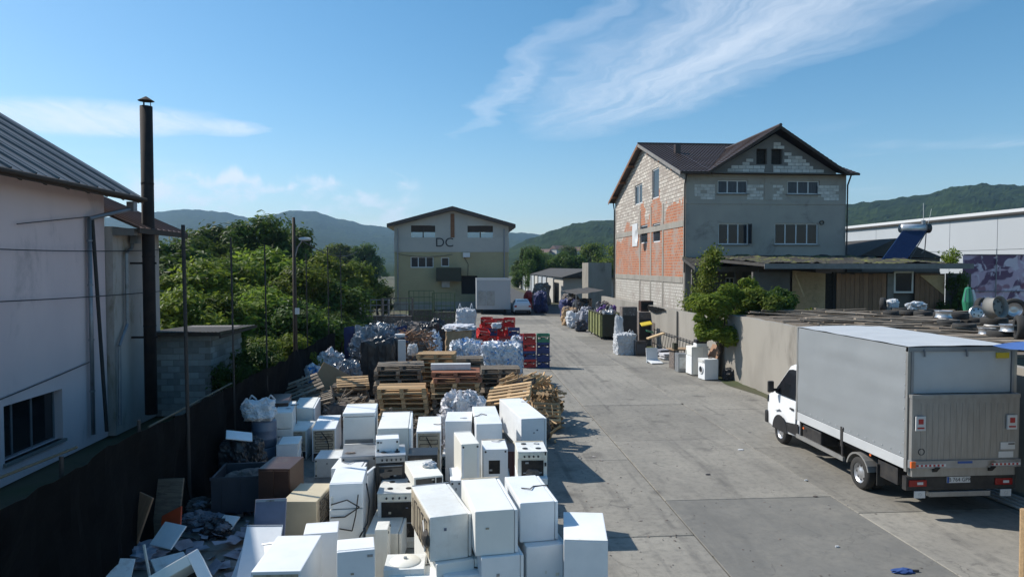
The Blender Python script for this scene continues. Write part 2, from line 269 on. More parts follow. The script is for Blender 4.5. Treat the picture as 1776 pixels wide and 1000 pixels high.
# ground materials
def slab_mat():
    t = NT('worn_concrete_slab'); p = t.coord(True); oi = t.n('ShaderNodeObjectInfo')
    a = t.mix(t.ramp(t.noise(p, .5, 6, .6), .35, .68), (.26, .245, .212, 1), (.205, .194, .17, 1))
    a = t.mix(t.math('MULTIPLY', t.ramp(t.noise(p, 6., 8, .75), .42, .7), .6), a, (.12, .115, .104, 1))
    st = t.n('ShaderNodeVectorMath', operation='MULTIPLY'); t.l(p, st.inputs[0]); st.inputs[1].default_value = (1.6, .22, 1)
    a = t.mix(t.math('MULTIPLY', t.ramp(t.noise(st.outputs[0], .9, 7, .65, .5), .5, .74), .55), a, (.098, .093, .085, 1))
    a = t.mix(t.math('MULTIPLY', t.ramp(t.noise(p, .33, 4, .5), .56, .74), .5), a, (.25, .235, .205, 1))
    a = t.mix(t.math('MULTIPLY', t.ramp(t.noise(p, 2.3, 5, .6, 1.2), .63, .7), .55), a, (.07, .066, .062, 1))
    vo = t.n('ShaderNodeTexVoronoi', feature='DISTANCE_TO_EDGE'); vo.inputs['Scale'].default_value = .3; vw = t.n('ShaderNodeVectorMath', operation='ADD')
    nz = t.n('ShaderNodeTexNoise'); nz.inputs['Scale'].default_value = 1.3; nz.inputs['Detail'].default_value = 6; t.l(p, nz.inputs['Vector']); t.l(p, vw.inputs[0]); t.l(nz.outputs['Color'], vw.inputs[1]); t.l(vw.outputs[0], vo.inputs['Vector'])
    cr = t.math('MULTIPLY', t.math('SUBTRACT', 1.0, t.ramp(vo.outputs['Distance'], 0.0, .0045)), t.ramp(t.noise(p, .4, 2), .5, .58))
    a = t.mix(t.math('MULTIPLY', cr, .45), a, (.05, .047, .042, 1))
    tw = t.n('ShaderNodeVectorMath', operation='MULTIPLY'); t.l(p, tw.inputs[0]); tw.inputs[1].default_value = (2.6, .05, 1)
    a = t.mix(t.math('MULTIPLY', t.math('MULTIPLY', t.ramp(t.noise(tw.outputs[0], .8, 4, .6, .3), .54, .66), t.ramp(t.noise(p, 1.7, 6, .7), .35, .6)), .5), a, (.075, .072, .068, 1))   # tyre tracks
    vs_ = t.n('ShaderNodeTexVoronoi'); vs_.inputs['Scale'].default_value = .55; t.l(vw.outputs[0], vs_.inputs['Vector'])
    a = t.mix(t.math('MULTIPLY', t.math('SUBTRACT', 1.0, t.ramp(vs_.outputs['Distance'], .03, .2)), .6), a, (.06, .057, .053, 1))                                   # oil spots
    a = t.mix(t.math('MULTIPLY', t.ramp(t.noise(p, 60, 3, .8), .6, .72), .5), a, (.30, .285, .25, 1))                                                             # grit
    hv = t.n('ShaderNodeHueSaturation'); t.setv(hv.inputs['Value'], t.math('ADD', .84, t.math('MULTIPLY', oi.outputs['Random'], .32))); t.setv(hv.inputs['Color'], a)
    ca = t.n('ShaderNodeAttribute', attribute_type='OBJECT', attribute_name='patch')
    fin = t.mix(t.math('MULTIPLY', ca.outputs['Fac'], t.math('ADD', .55, t.math('MULTIPLY', t.ramp(t.noise(p, 1.6, 7, .7), .3, .65), .45))), hv.outputs[0], (.112, .114, .11, 1), 'MIX')
    fin = t.mix(t.math('MULTIPLY', t.math('MULTIPLY', ca.outputs['Fac'], t.ramp(t.noise(p, 1.2, 6), .4, .7)), .5), fin, (.16, .158, .148, 1))
    t.setv(t.b.inputs['Base Color'], fin); t.b.inputs['Roughness'].default_value = .88
    t.bump(t.noise(p, 24., 7, .7), .25, .012)
    return t.m
MT['slab'] = slab_mat()
MT['earth'] = M('earth_and_grass', (.085, .07, .045), .95, col2=(.05, .065, .022), s2=.25, amt=1., grime=(.03, .028, .022), gs=.8, gth=(.5, .8), bump=.5, bs=6, world=True)
MT['asphalt'] = M('dark_asphalt', (.05, .05, .052), .9, col2=(.065, .064, .062), s2=.7, world=True, bump=.2, bs=30)
MT['jointdirt'] = M('dirt_in_joints', (.12, .11, .095), .95, col2=(.05, .05, .03), s2=3., world=True)
def forest(name, a, b):
    t = NT(name); p = t.coord(True)
    v = t.n('ShaderNodeTexVoronoi'); v.inputs['Scale'].default_value = .06; t.l(p, v.inputs['Vector'])
    c = t.mix(t.ramp(t.noise(p, .004, 5), .35, .65), (*a, 1), (*b, 1)); c = t.mix(t.math('MULTIPLY', t.ramp(v.outputs['Distance'], .1, .75), .6), c, (a[0] * .35, a[1] * .4, a[2] * .4, 1))
    c = t.mix(t.math('MULTIPLY', t.ramp(t.noise(p, .03, 5, .7), .5, .7), .5), c, (b[0] * 1.5, b[1] * 1.35, b[2], 1))
    t.setv(t.b.inputs['Base Color'], c); t.b.inputs['Roughness'].default_value = .95; t.b.inputs['Specular IOR Level'].default_value = .05
    return t.m
MT['forest'] = forest('wooded_slope', (.02, .036, .012), (.03, .05, .015))
# ------------------------------------------------------------------ mesh helpers
class MB:
    def __init__(s): s.v = []; s.f = []
    def add(s, vs, fs):
        o = len(s.v); s.v += [tuple(x) for x in vs]; s.f += [tuple(i + o for i in f) for f in fs]; return s
    def box(s, c, d, m=None):
        x, y, z = d[0] / 2, d[1] / 2, d[2] / 2
        vs = [Vector((sx * x, sy * y, sz * z)) for sz in (-1, 1) for sy in (-1, 1) for sx in (-1, 1)]
        if m is not None: vs = [m @ v for v in vs]
        c = Vector(c); return s.add([v + c for v in vs], [(0, 2, 3, 1), (4, 5, 7, 6), (0, 1, 5, 4), (2, 6, 7, 3), (0, 4, 6, 2), (1, 3, 7, 5)])
    def b2(s, x0, x1, y0, y1, z0, z1): return s.box(((x0 + x1) / 2, (y0 + y1) / 2, (z0 + z1) / 2), (x1 - x0, y1 - y0, z1 - z0))
    def tube(s, a, b, r, n=8, r2=None, caps=True):
        a, b = Vector(a), Vector(b); d = (b - a).normalized(); u = d.orthogonal().normalized(); w_ = d.cross(u); r2 = r if r2 is None else r2
        vs = [a + (u * math.cos(2 * math.pi * i / n) + w_ * math.sin(2 * math.pi * i / n)) * r for i in range(n)]
        vs += [b + (u * math.cos(2 * math.pi * i / n) + w_ * math.sin(2 * math.pi * i / n)) * r2 for i in range(n)]
        fs = [(i, (i + 1) % n, n + (i + 1) % n, n + i) for i in range(n)]
        if caps: fs += [tuple(range(n - 1, -1, -1)), tuple(range(n, 2 * n))]
        return s.add(vs, fs)
    def path(s, pts, r, n=6):
        for a, b in zip(pts, pts[1:]): s.tube(a, b, r, n)
        return s
    def lathe(s, prof, n=20, c=(0, 0, 0), m=None):
        c = Vector(c); k = len(prof); vs = []
        for r, z in prof:
            for i in range(n):
                a = 2 * math.pi * i / n; p = Vector((r * math.cos(a), r * math.sin(a), z)); vs.append((m @ p if m is not None else p) + c)
        fs = [(j * n + i, j * n + (i + 1) % n, (j + 1) * n + (i + 1) % n, (j + 1) * n + i) for j in range(k - 1) for i in range(n)]
        return s.add(vs, fs)
    def prism(s, poly, e):                        # poly: list of 3D points, e: extrusion vector
        n = len(poly); e = Vector(e); vs = [Vector(p) for p in poly] + [Vector(p) + e for p in poly]
        return s.add(vs, [tuple(range(n - 1, -1, -1)), tuple(range(n, 2 * n))] + [(i, (i + 1) % n, n + (i + 1) % n, n + i) for i in range(n)])
    def quad(s, *p): return s.add([Vector(q) for q in p], [tuple(range(len(p)))])
    def sheet(s, fn, nu, nv):
        return s.add([fn(i / nu, j / nv) for j in range(nv + 1) for i in range(nu + 1)],
                     [(j * (nu + 1) + i, j * (nu + 1) + i + 1, (j + 1) * (nu + 1) + i + 1, (j + 1) * (nu + 1) + i) for j in range(nv) for i in range(nu)])
    def mesh(s, name, mat, smooth=False, bevel=0., seg=2, fix=True):
        me = bpy.data.meshes.new(name); me.from_pydata(s.v, [], s.f)
        if fix or bevel:
            bm = bmesh.new(); bm.from_mesh(me)
            if fix: bmesh.ops.recalc_face_normals(bm, faces=bm.faces)
            if bevel: bmesh.ops.bevel(bm, geom=[e for e in bm.edges if len(e.link_faces) == 2 and e.calc_face_angle(0) > .5], offset=bevel, segments=seg, affect='EDGES', profile=.6, clamp_overlap=True)
            bm.to_mesh(me); bm.free()
        me.materials.append(MT[mat] if isinstance(mat, str) else mat)
        if smooth:
            me.polygons.foreach_set('use_smooth', [True] * len(me.polygons))
        me.update(); return me
    def build(s, name, mat, parent=None, smooth=False, bevel=0., seg=2, fix=True): return link(name, s.mesh(name, mat, smooth, bevel, seg, fix), parent)
def link(name, me, parent=None, loc=None, rot=None):
    o = bpy.data.objects.new(name, me); COL.objects.link(o)
    if parent is not None: o.parent = parent
    if loc is not None: o.location = loc
    if rot is not None: o.rotation_euler = rot
    return o
def tag(o, label, cat, group=None, kind=None):
    o['label'] = label
    if cat: o['category'] = cat
    if group: o['group'] = group
    if kind: o['kind'] = kind
    return o
def thing(name, label, cat, loc=(0, 0, 0), rz=0., group=None, rot=None):
    o = bpy.data.objects.new(name, None); COL.objects.link(o); o.location = loc; o.rotation_euler = rot or (0, 0, rz); o.empty_display_size = .2
    return tag(o, label, cat, group)
def copytree(o, parent=None):
    c = o.copy(); COL.objects.link(c)
    if parent is not None: c.parent = parent
    for ch in list(o.children): copytree(ch, c)
    return c
def struct(o): o['kind'] = 'structure'; return o
def wallgrid(w_, h_, holes, y0, y1):              # wall in local x/z with rectangular openings, thickness y0..y1
    mb = MB(); xs = sorted({0, w_} | {h[0] for h in holes} | {h[1] for h in holes}); zs = sorted({0, h_} | {h[2] for h in holes} | {h[3] for h in holes})
    for xa, xb in zip(xs, xs[1:]):
        run = None
        for za, zb in zip(zs, zs[1:]):
            cx, cz = (xa + xb) / 2, (za + zb) / 2
            hole = any(h[0] < cx < h[1] and h[2] < cz < h[3] for h in holes)
            if hole:
                if run: mb.b2(xa, xb, y0, y1, run[0], run[1]); run = None
            else: run = (run[0], zb) if run else (za, zb)
        if run: mb.b2(xa, xb, y0, y1, run[0], run[1])
    return mb
def window(parent, x0, x1, z0, z1, y, n=3, fr=.07, pane='curtain', frame='pvc', label=None):
    mb = MB(); ya, yb = y + .04, y + .10
    mb.b2(x0, x1, ya, yb, z0, z0 + fr); mb.b2(x0, x1, ya, yb, z1 - fr, z1)
    ws = [x0 + (x1 - x0) * i / n for i in range(n + 1)]
    for i, x in enumerate(ws):
        a = x if i == 0 else (x - fr if i == n else x - fr / 2); mb.b2(a, a + fr, ya, yb, z0 + fr, z1 - fr)
    f = mb.build('window', frame, parent)
    for a, b in zip(ws, ws[1:]): MB().b2(a + fr * .3, b - fr * .3, y + .065, y + .075, z0 + fr * .5, z1 - fr * .5).build('pane', pane, f)
    return f
def gablewall(w_, topf, holes, y0, y1, step=.6):
    mb = MB(); xs = sorted({0, w_} | {h[0] for h in holes} | {h[1] for h in holes} | {w_ * i / int(w_ / step) for i in range(int(w_ / step) + 1)}); xs = [x for i, x in enumerate(xs) if i == 0 or x - xs[i - 1] > 1e-4]
    for xa, xb in zip(xs, xs[1:]):
        cx = (xa + xb) / 2; hs_ = sorted((h[2], h[3]) for h in holes if h[0] < cx < h[1]); z = 0
        for za, zb in hs_: mb.b2(xa, xb, y0, y1, z, za); z = zb
        mb.prism([(xa, y0, z), (xb, y0, z), (xb, y0, topf(xb)), (xa, y0, topf(xa))], (0, y1 - y0, 0))
    return mb
def lump(name, mat, parent, c, size, seed=0, amp=.25, freq=2.2, sub=4, boxy=.5, flat=True, fine=.06):
    bm = bmesh.new(); bmesh.ops.create_icosphere(bm, subdivisions=sub, radius=1.0); off = Vector((seed * 7.3, seed * 3.1, seed * 1.7))
    for v in bm.verts:
        p = v.co.copy(); mxx = max(abs(p.x), abs(p.y), abs(p.z)); q = p.lerp(p / mxx, boxy)
        k = 1 + amp * mnoise.noise(p * freq + off) + fine * mnoise.noise(p * freq * 4.3 + off) + fine * .7 * mnoise.noise(p * freq * 9 + off)
        q = q * k; q = Vector((q.x * size[0] / 2, q.y * size[1] / 2, q.z * size[2] / 2))
        if flat: q.z = max(q.z, -size[2] / 2 * .92)
        v.co = q + Vector(c)
    me = bpy.data.meshes.new(name); bm.to_mesh(me); bm.free(); me.materials.append(MT[mat])
    me.polygons.foreach_set('use_smooth', [False] * len(me.polygons)); return link(name, me, parent)
ORD = ['topmost', 'second from the top', 'third from the top', 'fourth from the top', 'fifth from the top', 'sixth from the top', 'seventh from the top', 'eighth from the top', 'ninth from the top', 'tenth from the top',
       'eleventh from the top', 'twelfth from the top', 'thirteenth from the top', 'fourteenth from the top', 'fifteenth from the top']
# ================================================================== GROUND
g = MB().sheet(lambda u, v: ((u - .5) * 16000, v * 16000 - 3000, -.06), 40, 40).build('ground', 'earth'); struct(g)
yard = bpy.data.objects.new('concrete_yard', None); COL.objects.link(yard); yard['kind'] = 'structure'; yard['label'] = 'grey concrete yard of large cast slabs'
MB().b2(-6.8, 11.55, -3, 69.5, -.055, -.022).build('joint_dirt', 'jointdirt', yard)
cols = [(-6.7, -2.98, 2.2), (-2.97, .64, 4.4), (.65, 4.24, 2.25), (4.25, 7.87, -.82), (7.88, 11.5, 3.1)]
smesh = {}
for ci, (xa, xb, off) in enumerate(cols):
    wd = xb - xa - .012
    if ci not in smesh:
        smesh[ci] = MB().b2(-wd / 2, wd / 2, -2.444, 2.444, -.1, 0).mesh('slab', 'slab', bevel=.012, seg=1)
    for k in range(15):
        y = off - 4.9 + 4.9 * k + 2.45
        if y > 68.5: continue
        s = link('slab', smesh[ci], yard, ((xa + xb) / 2, y, random.uniform(-.006, .004)), (random.uniform(-.0008, .0008), random.uniform(-.0008, .0008), 0))
        s['patch'] = 0.0
        if ci == 3 and 9 < y < 13.9: s['patch'] = .62
        elif ci == 3 and y < 9: s['patch'] = .5
        elif random.random() < .12: s['patch'] = .25
road = MB().b2(-2, 11.5, 69.6, 420, -.06, -.012).build('road', 'asphalt'); struct(road)
dirt = MB().sheet(lambda u, v: (11.62 - .9 * u * (.55 + .45 * mnoise.noise((v * 14, 3, 1))), 14 + v * 34, .006 + .035 * (1 - u) ** 2 * (1 + mnoise.noise((v * 60, u * 6, 0)))), 8, 120).build('soil_strip', 'earth'); struct(dirt)
# ================================================================== HILLS
def hill(name, prof, D, back, rough, amp, label, x0=-900, x1=2900, step=4., base=.35):
    def py(x):
        if x <= prof[0][0]: return prof[0][1]
        for (a, ya), (b, yb) in zip(prof, prof[1:]):
            if x <= b:
                t = (x - a) / (b - a); t = t * t * (3 - 2 * t) * .6 + t * .4; return ya + (yb - ya) * t
        return prof[-1][1]
    nx = int((x1 - x0) / step); rows = [i / 46 for i in range(47)] + [1.02, 1.05, 1.15, 1.35, 1.6]
    vs = []; fs = []
    for j, t in enumerate(rows):
        for i in range(nx + 1):
            x = x0 + i * step; th = math.atan((x - 888) / FPX) - 0; d = ray(x, 462); a = math.atan2(d.x, d.y)
            top = max(2.0, (462 - py(x)) / FPX * D - amp * .35) + H
            r = D / math.cos(th) * (base + (1 - base) * t) if t <= 1 else D / math.cos(th) + (t - 1) * back
            h = top * (t ** 1.35) if t <= 1 else top * max(0, 1 - (t - 1) / .62) ** 1.2
            X, Y = math.sin(a) * r, math.cos(a) * r; q = Vector((X, Y, 0))
            n = mnoise.noise(q * (1 / (rough * 9))) * amp * 1.6 * (1 - abs(t - .5)) * (0 if t > .97 else 1) + mnoise.noise(q * (1 / rough)) * amp * .5 + abs(mnoise.noise(q * (2.3 / rough))) * amp * .45
            vs.append((X, Y, h + n * min(1, h / 20) - (3 if t == 0 else 0)))
    for j in range(len(rows) - 1):
        for i in range(nx): fs.append((j * (nx + 1) + i, j * (nx + 1) + i + 1, (j + 1) * (nx + 1) + i + 1, (j + 1) * (nx + 1) + i))
    o = MB().add(vs, fs).build(name, 'forest', smooth=False, fix=False); struct(o); o['label'] = label; return o
hill('hill', [(-900, 400), (-300, 385), (0, 380), (200, 376), (262, 368), (325, 362), (390, 367), (430, 377), (465, 373), (510, 364), (545, 366), (590, 379), (640, 390), (700, 397), (800, 402), (900, 403), (1000, 412), (1200, 410), (1700, 420), (2900, 425)], 2600, 1500, 30, 6, 'hazy blue wooded ridge far behind the trees')
hill('hill', [(500, 470), (780, 458), (850, 440), (880, 430), (920, 412), (960, 398), (1000, 386), (1035, 380), (1062, 380), (1110, 384), (1200, 388), (1320, 380), (1420, 364), (1475, 352), (1520, 347), (1600, 337), (1655, 322), (1700, 318), (1776, 321), (1900, 330), (2300, 370), (2900, 410)], 950, 700, 13, 4.5, 'green wooded hillside behind the brick house', x0=480, x1=2600)
# ================================================================== TREES
def crownmesh(name, mat, rx, rz, nlob, nleaf, leaf, seed, spread=.85):
    rnd = random.Random(seed); mb = MB(); lobes = []
    for i in range(nlob):
        a = rnd.uniform(0, 6.283); h = rnd.uniform(-.75, .95); rr = math.sqrt(max(0, 1 - h * h)) * rnd.uniform(.25, spread)
        lobes.append((Vector((math.cos(a) * rr * rx, math.sin(a) * rr * rx, h * rz)), rnd.choice((.14, .2, .26, .34, .4)) * (rx + rz) / 2))
    for i in range(nleaf):
        c, r = lobes[rnd.randrange(nlob)]
        d = Vector((rnd.gauss(0, 1), rnd.gauss(0, 1), rnd.gauss(0, 1))).normalized(); p = c + d * r * (rnd.random() ** .45) * rnd.uniform(.75, 1.12)
        nrm = (d + Vector((rnd.uniform(-.8, .8), rnd.uniform(-.8, .8), rnd.uniform(-.3, 1.0)))).normalized(); u = nrm.orthogonal().normalized(); u = Matrix.Rotation(rnd.uniform(0, 6.28), 3, nrm) @ u; w_ = nrm.cross(u)
        s = leaf * rnd.uniform(.45, 1.6)
        mb.add([p - u * s, p + w_ * s * .45 + nrm * s * .15, p + u * s, p - w_ * s * .45 + nrm * s * .15], [(0, 1, 2, 3)])
    me = bpy.data.meshes.new(name); me.from_pydata(mb.v, [], mb.f); me.materials.append(MT[mat]); me.update(); return me, lobes
def trunkmesh(name, h, r, lobes, zc, seed):
    rnd = random.Random(seed); mb = MB(); p = Vector((0, 0, 0)); n = 6; pts = [p]
    for i in range(n): p = p + Vector((rnd.uniform(-.08, .08) * h * .3, rnd.uniform(-.08, .08) * h * .3, h / n)); pts.append(p)
    for i in range(n): mb.tube(pts[i], pts[i + 1], r * (1 - i / n * .6), 7, r * (1 - (i + 1) / n * .6), caps=False)
    for c, rr in lobes:
        st = pts[rnd.randrange(2, n)]; e = c + Vector((0, 0, zc)); mid = st.lerp(e, .5) + Vector((0, 0, .1 * h)); mb.tube(st, mid, r * .35, 5, r * .25, caps=False); mb.tube(mid, e, r * .25, 5, r * .06, caps=False)
    return mb.mesh(name, 'bark')
def treeproto(seed, mat, rx, rz, th, nlob=16, nleaf=5200, leaf=.16):
    me, lobes = crownmesh('crown', mat, rx, rz, nlob, nleaf, leaf, seed); zc = th + rz * .55
    return me, trunkmesh('trunk', th + rz * .6, .05 * rx + .06, lobes, zc, seed), zc
TP = [treeproto(11, 'leaf', 2.6, 2.6, 1.6, 40, 15000, .125), treeproto(12, 'leafdark', 3.0, 3.2, 2.0, 46, 17000, .14), treeproto(13, 'leafbright', 2.2, 2.0, .8, 36, 13000, .11), treeproto(14, 'leaf', 1.6, 2.6, 1.2, 30, 9000, .11), treeproto(15, 'leafdark', 2.6, 2.2, 1.0, 40, 14000, .125)]
def tree(k, X, Y, s, label, group, rz=0, name='tree', sz=1., z=-.05):
    me, tr, zc = TP[k]; t = thing(name, label, 'bush' if name in ('bush', 'shrub') else 'tree', (X, Y, z), rz, group)
    a = link('trunk', tr, t); b = link('crown', me, t, (0, 0, zc)); t.scale = (s, s, s * sz); return t
GT = 'trees beyond the netting fence'
def T(px, top, Y, k, label, width=1., name='tree', bottom=-.05):   # crown top at pixel row `top`
    p = W(px, top, Y); me, tr, zc = TP[k]; rz_ = {0: 2.6, 1: 3.2, 2: 2.0, 3: 2.6, 4: 2.2}[k]; full = zc + rz_ * 1.22
    s = (p.z - bottom) / full
    t = tree(k, p.x, Y, s * width, label, GT, rz=px * .37, name=name, sz=1 / width, z=bottom); return t
T(450, 372, 62, 1, 'tallest dark tree with a broad crown rising above the others', 1.25)
T(395, 385, 66, 4, 'dark tree just left of the tallest broad tree', 1.2)
T(505, 390, 68, 1, 'dark tree with a high crown behind the lamp post', 1.1)
T(318, 405, 52, 1, 'dark tree beside the low wing of the lilac building', 1.15)
T(285, 415, 45, 4, 'dark green tree nearest the lilac building wall', 1.2)
T(360, 412, 56, 0, 'mid green tree filling the gap beside the dark net pole', 1.2)
T(470, 430, 44, 2, 'bright green tree in front of the tallest tree', 1.25)
T(400, 445, 40, 0, 'green tree above the block shed roof', 1.3)
T(330, 450, 36, 2, 'light green bushy tree behind the block shed', 1.3)
T(520, 455, 40, 0, 'green tree around the lamp post', 1.3)
T(575, 440, 58, 2, 'light green tree beyond the lamp post', 1.2)
T(620, 450, 62, 0, 'round tree at the near end of the tree row', 1.1)
T(560, 478, 42, 4, 'dark green thicket tree behind the navy tarp', 1.4)
T(450, 500, 33, 2, 'light green spreading bush behind the dark net', 1.4)
T(375, 505, 31, 0, 'green bush just over the block shed', 1.4)
T(515, 520, 33, 4, 'dark bush at the foot of the lamp post', 1.4)
T(295, 500, 30, 2, 'light green bush beside the wing corner', 1.3)
T(465, 580, 24.5, 0, 'low leafy bush beside the block shed end', 1.1, 'bush')
T(510, 578, 26, 2, 'bright low bush behind the scrap heap', 1.1, 'bush')
T(440, 595, 23.5, 4, 'dark low bush at the shed corner', 1.0, 'bush')
T(580, 540, 36, 4, 'dark bush in the shade beside the navy tarp', 1.5, 'bush')
T(632, 478, 66, 0, 'green tree beside the ochre hall corner', 1.3)
T(655, 492, 70, 4, 'dark tree against the ochre hall corner', 1.2)
rnd = random.Random(5)
FARL = ['round tree in the far tree belt', 'loose tree in the far tree belt']
for i in range(46):
    x = 560 + i * 26 + rnd.uniform(-8, 8); Y = rnd.uniform(120, 300)
    if 690 < x < 880 or 1110 < x < 1440: continue
    p = W(x, 462, Y); k = rnd.choice([0, 1, 4, 2]); s = rnd.uniform(1.0, 1.7) * (1 + Y / 500)
    tree(k, p.x, Y, s, 'small far tree in the green belt below the hills', 'far trees below the hills', rz=i, sz=.8)
for x, y, Y, k, s in ((905, 446, 150, 4, 1.3), (925, 448, 130, 1, .9), (940, 450, 160, 0, 1.2), (955, 447, 140, 4, 1.1), (985, 440, 210, 1, 1.6), (970, 445, 230, 0, 1.7), (1040, 452, 130, 2, .9), (1056, 450, 120, 0, .9)):
    p = W(x, y, Y); tree(k, p.x, Y, p.z / 6.4 * 1.1, 'dark tree over the far white wall', 'trees over the far white wall', rz=x, sz=1.)
# far village
for i in range(11):
    x = rnd.uniform(930, 1010); Y = rnd.uniform(500, 620); p = W(x, rnd.uniform(428, 440), Y); sx = rnd.uniform(7, 11)
    hs_ = thing('house', 'tiny pale house on the far hillside', 'house', (p.x, Y, 0), rnd.uniform(-.6, .6), 'tiny houses on the far hillside')
    MB().b2(-sx / 2, sx / 2, -4, 4, p.z - 14, p.z).build('wall', 'white_fac', hs_)
    MB().prism([(-sx / 2 - .5, -4.5, p.z + .01), (-sx / 2 - .5, 4.5, p.z + .01), (-sx / 2 - .5, 0, p.z + 3)], (sx + 1, 0, 0)).build('roof', 'roofbrown', hs_)
# ================================================================== LILAC BUILDING (left)
bx = -10.2; YE = 20.43; EZ = 6.9
pb = thing('lilac_building', 'pale lilac rendered building with grey sheet metal roof', 'building', (bx, YE, 0), R(90))
# local x runs back toward the camera negative: use x = Y-YE so holes at negative handled by shift
pb.location = (bx, 2.0, 0)
wy = lambda x: bx / ((x - 800) / FPX)
wx0, wx1 = 15.95, 18.2                       # window opening along the wall (distance Y)
wz0, wz1 = .80, 2.02
wz0, wz1 = .5, 1.78
wl = wallgrid(YE - 2.0, EZ + .25, [(wx0 - 2, wx1 - 2, wz0, wz1)], 0, .35)
wl.build('wall', 'pink', pb)
wf = MB(); a, b = wx0 - 2, wx1 - 2
yy = .2
for x in (a, a + .55, a + 1.28, b - .06): wf.b2(x, x + .06, yy, yy + .06, wz0 + .05, wz1 - .05)
wf.b2(a, b, yy, yy + .06, wz0, wz0 + .05); wf.b2(a, b, yy, yy + .06, wz1 - .05, wz1)
wf = wf.build('window', 'galv', pb)
for x0, x1 in ((a + .05, a + .56), (a + .6, a + 1.29), (a + 1.33, b - .05)): MB().b2(x0, x1, yy + .02, yy + .03, wz0 + .04, wz1 - .04).build('pane', 'glassdark', wf)
MB().b2(a - .06, b + .06, -.07, .12, wz0 - .07, wz0).build('sill', 'fascia', pb)
MB().b2(YE - 2 - .35, YE - 2, .35, 14, 0, EZ + .25).build('gable_wall', 'pink', pb)
MB().b2(YE - 2 - .352, YE - 2 - .002, .36, 8.2, EZ + .25, EZ + .26).build('gable_course', 'pink', pb)
# roof: sheet panels, slope 32 deg, in world coordinates relative to pb (unrotated empty for it)
slope = R(31.5); eave_x, eave_z = -9.45, EZ; Lr = 7.2
pw = .86; rib = MB()
prof = [(0, 0), (.02, .0), (.035, .045), (.065, .045), (.08, 0), (.42, 0), (.43, .012), (.45, .012), (.46, 0), (.86, 0)]
vs = []
for (x, z) in prof: vs += [(x, 0, z), (x, Lr, z)]
pm = MB().add(vs, [(2 * i, 2 * i + 1, 2 * i + 3, 2 * i + 2) for i in range(len(prof) - 1)]); pm.add([(x, y, z - .03) for (x, y, z) in vs], [(2 * i, 2 * i + 2, 2 * i + 3, 2 * i + 1) for i in range(len(prof) - 1)])
pm = pm.mesh('roof_sheet', 'roofmetal', fix=False)
ye = 21.15 - 2.0
# local frame of pb: rz=90 => local x -> +Y, local y -> -X
for k in range(23):
    link('roof_sheet', pm, pb, (ye - pw * (k + 1), -(eave_x - bx), eave_z + .06), (slope, 0, 0))
MB().b2(.2, ye - .02, -.78, -.74, eave_z - .12, eave_z + .02).build('eave_board', 'timber', pb)
MB().tube((.2, -.84, eave_z - .02), (ye, -.84, eave_z - .02), .055, 8).build('gutter', 'timber', pb)
rm = MB().prism([(0, -.72, -.14), (0, .5, -.14 + 1.22 * math.tan(slope) - .02), (0, .5, 1.22 * math.tan(slope) - .02), (0, -.72, 0)], (.1, 0, 0)).mesh('rafter', 'timber')
for k in range(20): link('rafter', rm, pb, (ye - .25 - .9 * k, 0, eave_z - .0))
MB().prism([(ye - .03, -.74, eave_z + .02), (ye - .03, -.74 + Lr * math.cos(slope), eave_z + .02 + Lr * math.sin(slope)), (ye - .03, -.74 + Lr * math.cos(slope), eave_z - .12 + Lr * math.sin(slope)), (ye - .03, -.74, eave_z - .12)], (.03, 0, 0)).build('verge_board', 'timber', pb)
MB().prism([(YE - 2 - .34, .35, EZ + .26), (YE - 2 - .34, .35 + 5.2, EZ + .26), (YE - 2 - .34, .35 + 5.2, EZ + .26 + 5.2 * math.tan(slope) * .98), (YE - 2 - .34, .36, EZ + .28)], (.32, 0, 0)).build('gable_infill', 'pink', pb)
# other slope so that the roof is a whole
MB().prism([(.2, Lr * math.cos(slope) - .75, eave_z + Lr * math.sin(slope) + .04), (.2, Lr * math.cos(slope) + 5.4, eave_z + .04), (.2, Lr * math.cos(slope) + 5.4, eave_z - .02), (.2, Lr * math.cos(slope) - .75, eave_z + Lr * math.sin(slope) - .04)], (ye - .2, 0, 0)).build('back_roof_slope', 'roofmetal', pb)
# wing
wg = thing('low_wing', 'stained low wing with brown roof beyond the lilac building', 'building', (-10.0, 20.46, 0), R(90))
MB().b2(0, 3.02, .0, 6, 0, 6.05).build('wall', 'pinkold', wg)
sl2 = R(24); vs = []
for k in range(10):
    x = -.02 + k * .38; vs += [(x, -.75, 6.02), (x, 5.2, 6.02 + 5.95 * math.tan(sl2)), (x + .03, -.75, 6.06), (x + .03, 5.2, 6.06 + 5.95 * math.tan(sl2)), (x + .06, -.75, 6.02), (x + .06, 5.2, 6.02 + 5.95 * math.tan(sl2))]
n = len(vs) // 2; rf = MB().add(vs, [(2 * i, 2 * i + 2, 2 * i + 3, 2 * i + 1) for i in range(n - 1)])
rf.add([(x, y, z - .05) for x, y, z in vs], [(2 * i, 2 * i + 1, 2 * i + 3, 2 * i + 2) for i in range(n - 1)]); rf.build('roof', 'roofbrown', wg, fix=False)
MB().b2(-.02, 3.46, -.77, -.72, 5.86, 6.01).build('eave_board', 'timber', wg)
MB().prism([(3.43, -.74, 5.9), (3.43, 5.2, 5.9 + 5.94 * math.tan(sl2)), (3.43, 5.2, 6.0 + 5.94 * math.tan(sl2)), (3.43, -.74, 6.0)], (.04, 0, 0)).build('verge_board', 'timber', wg)
MB().b2(.0, .3, -.6, .0, 5.8, 6.0).build('rafter', 'fascia', wg)
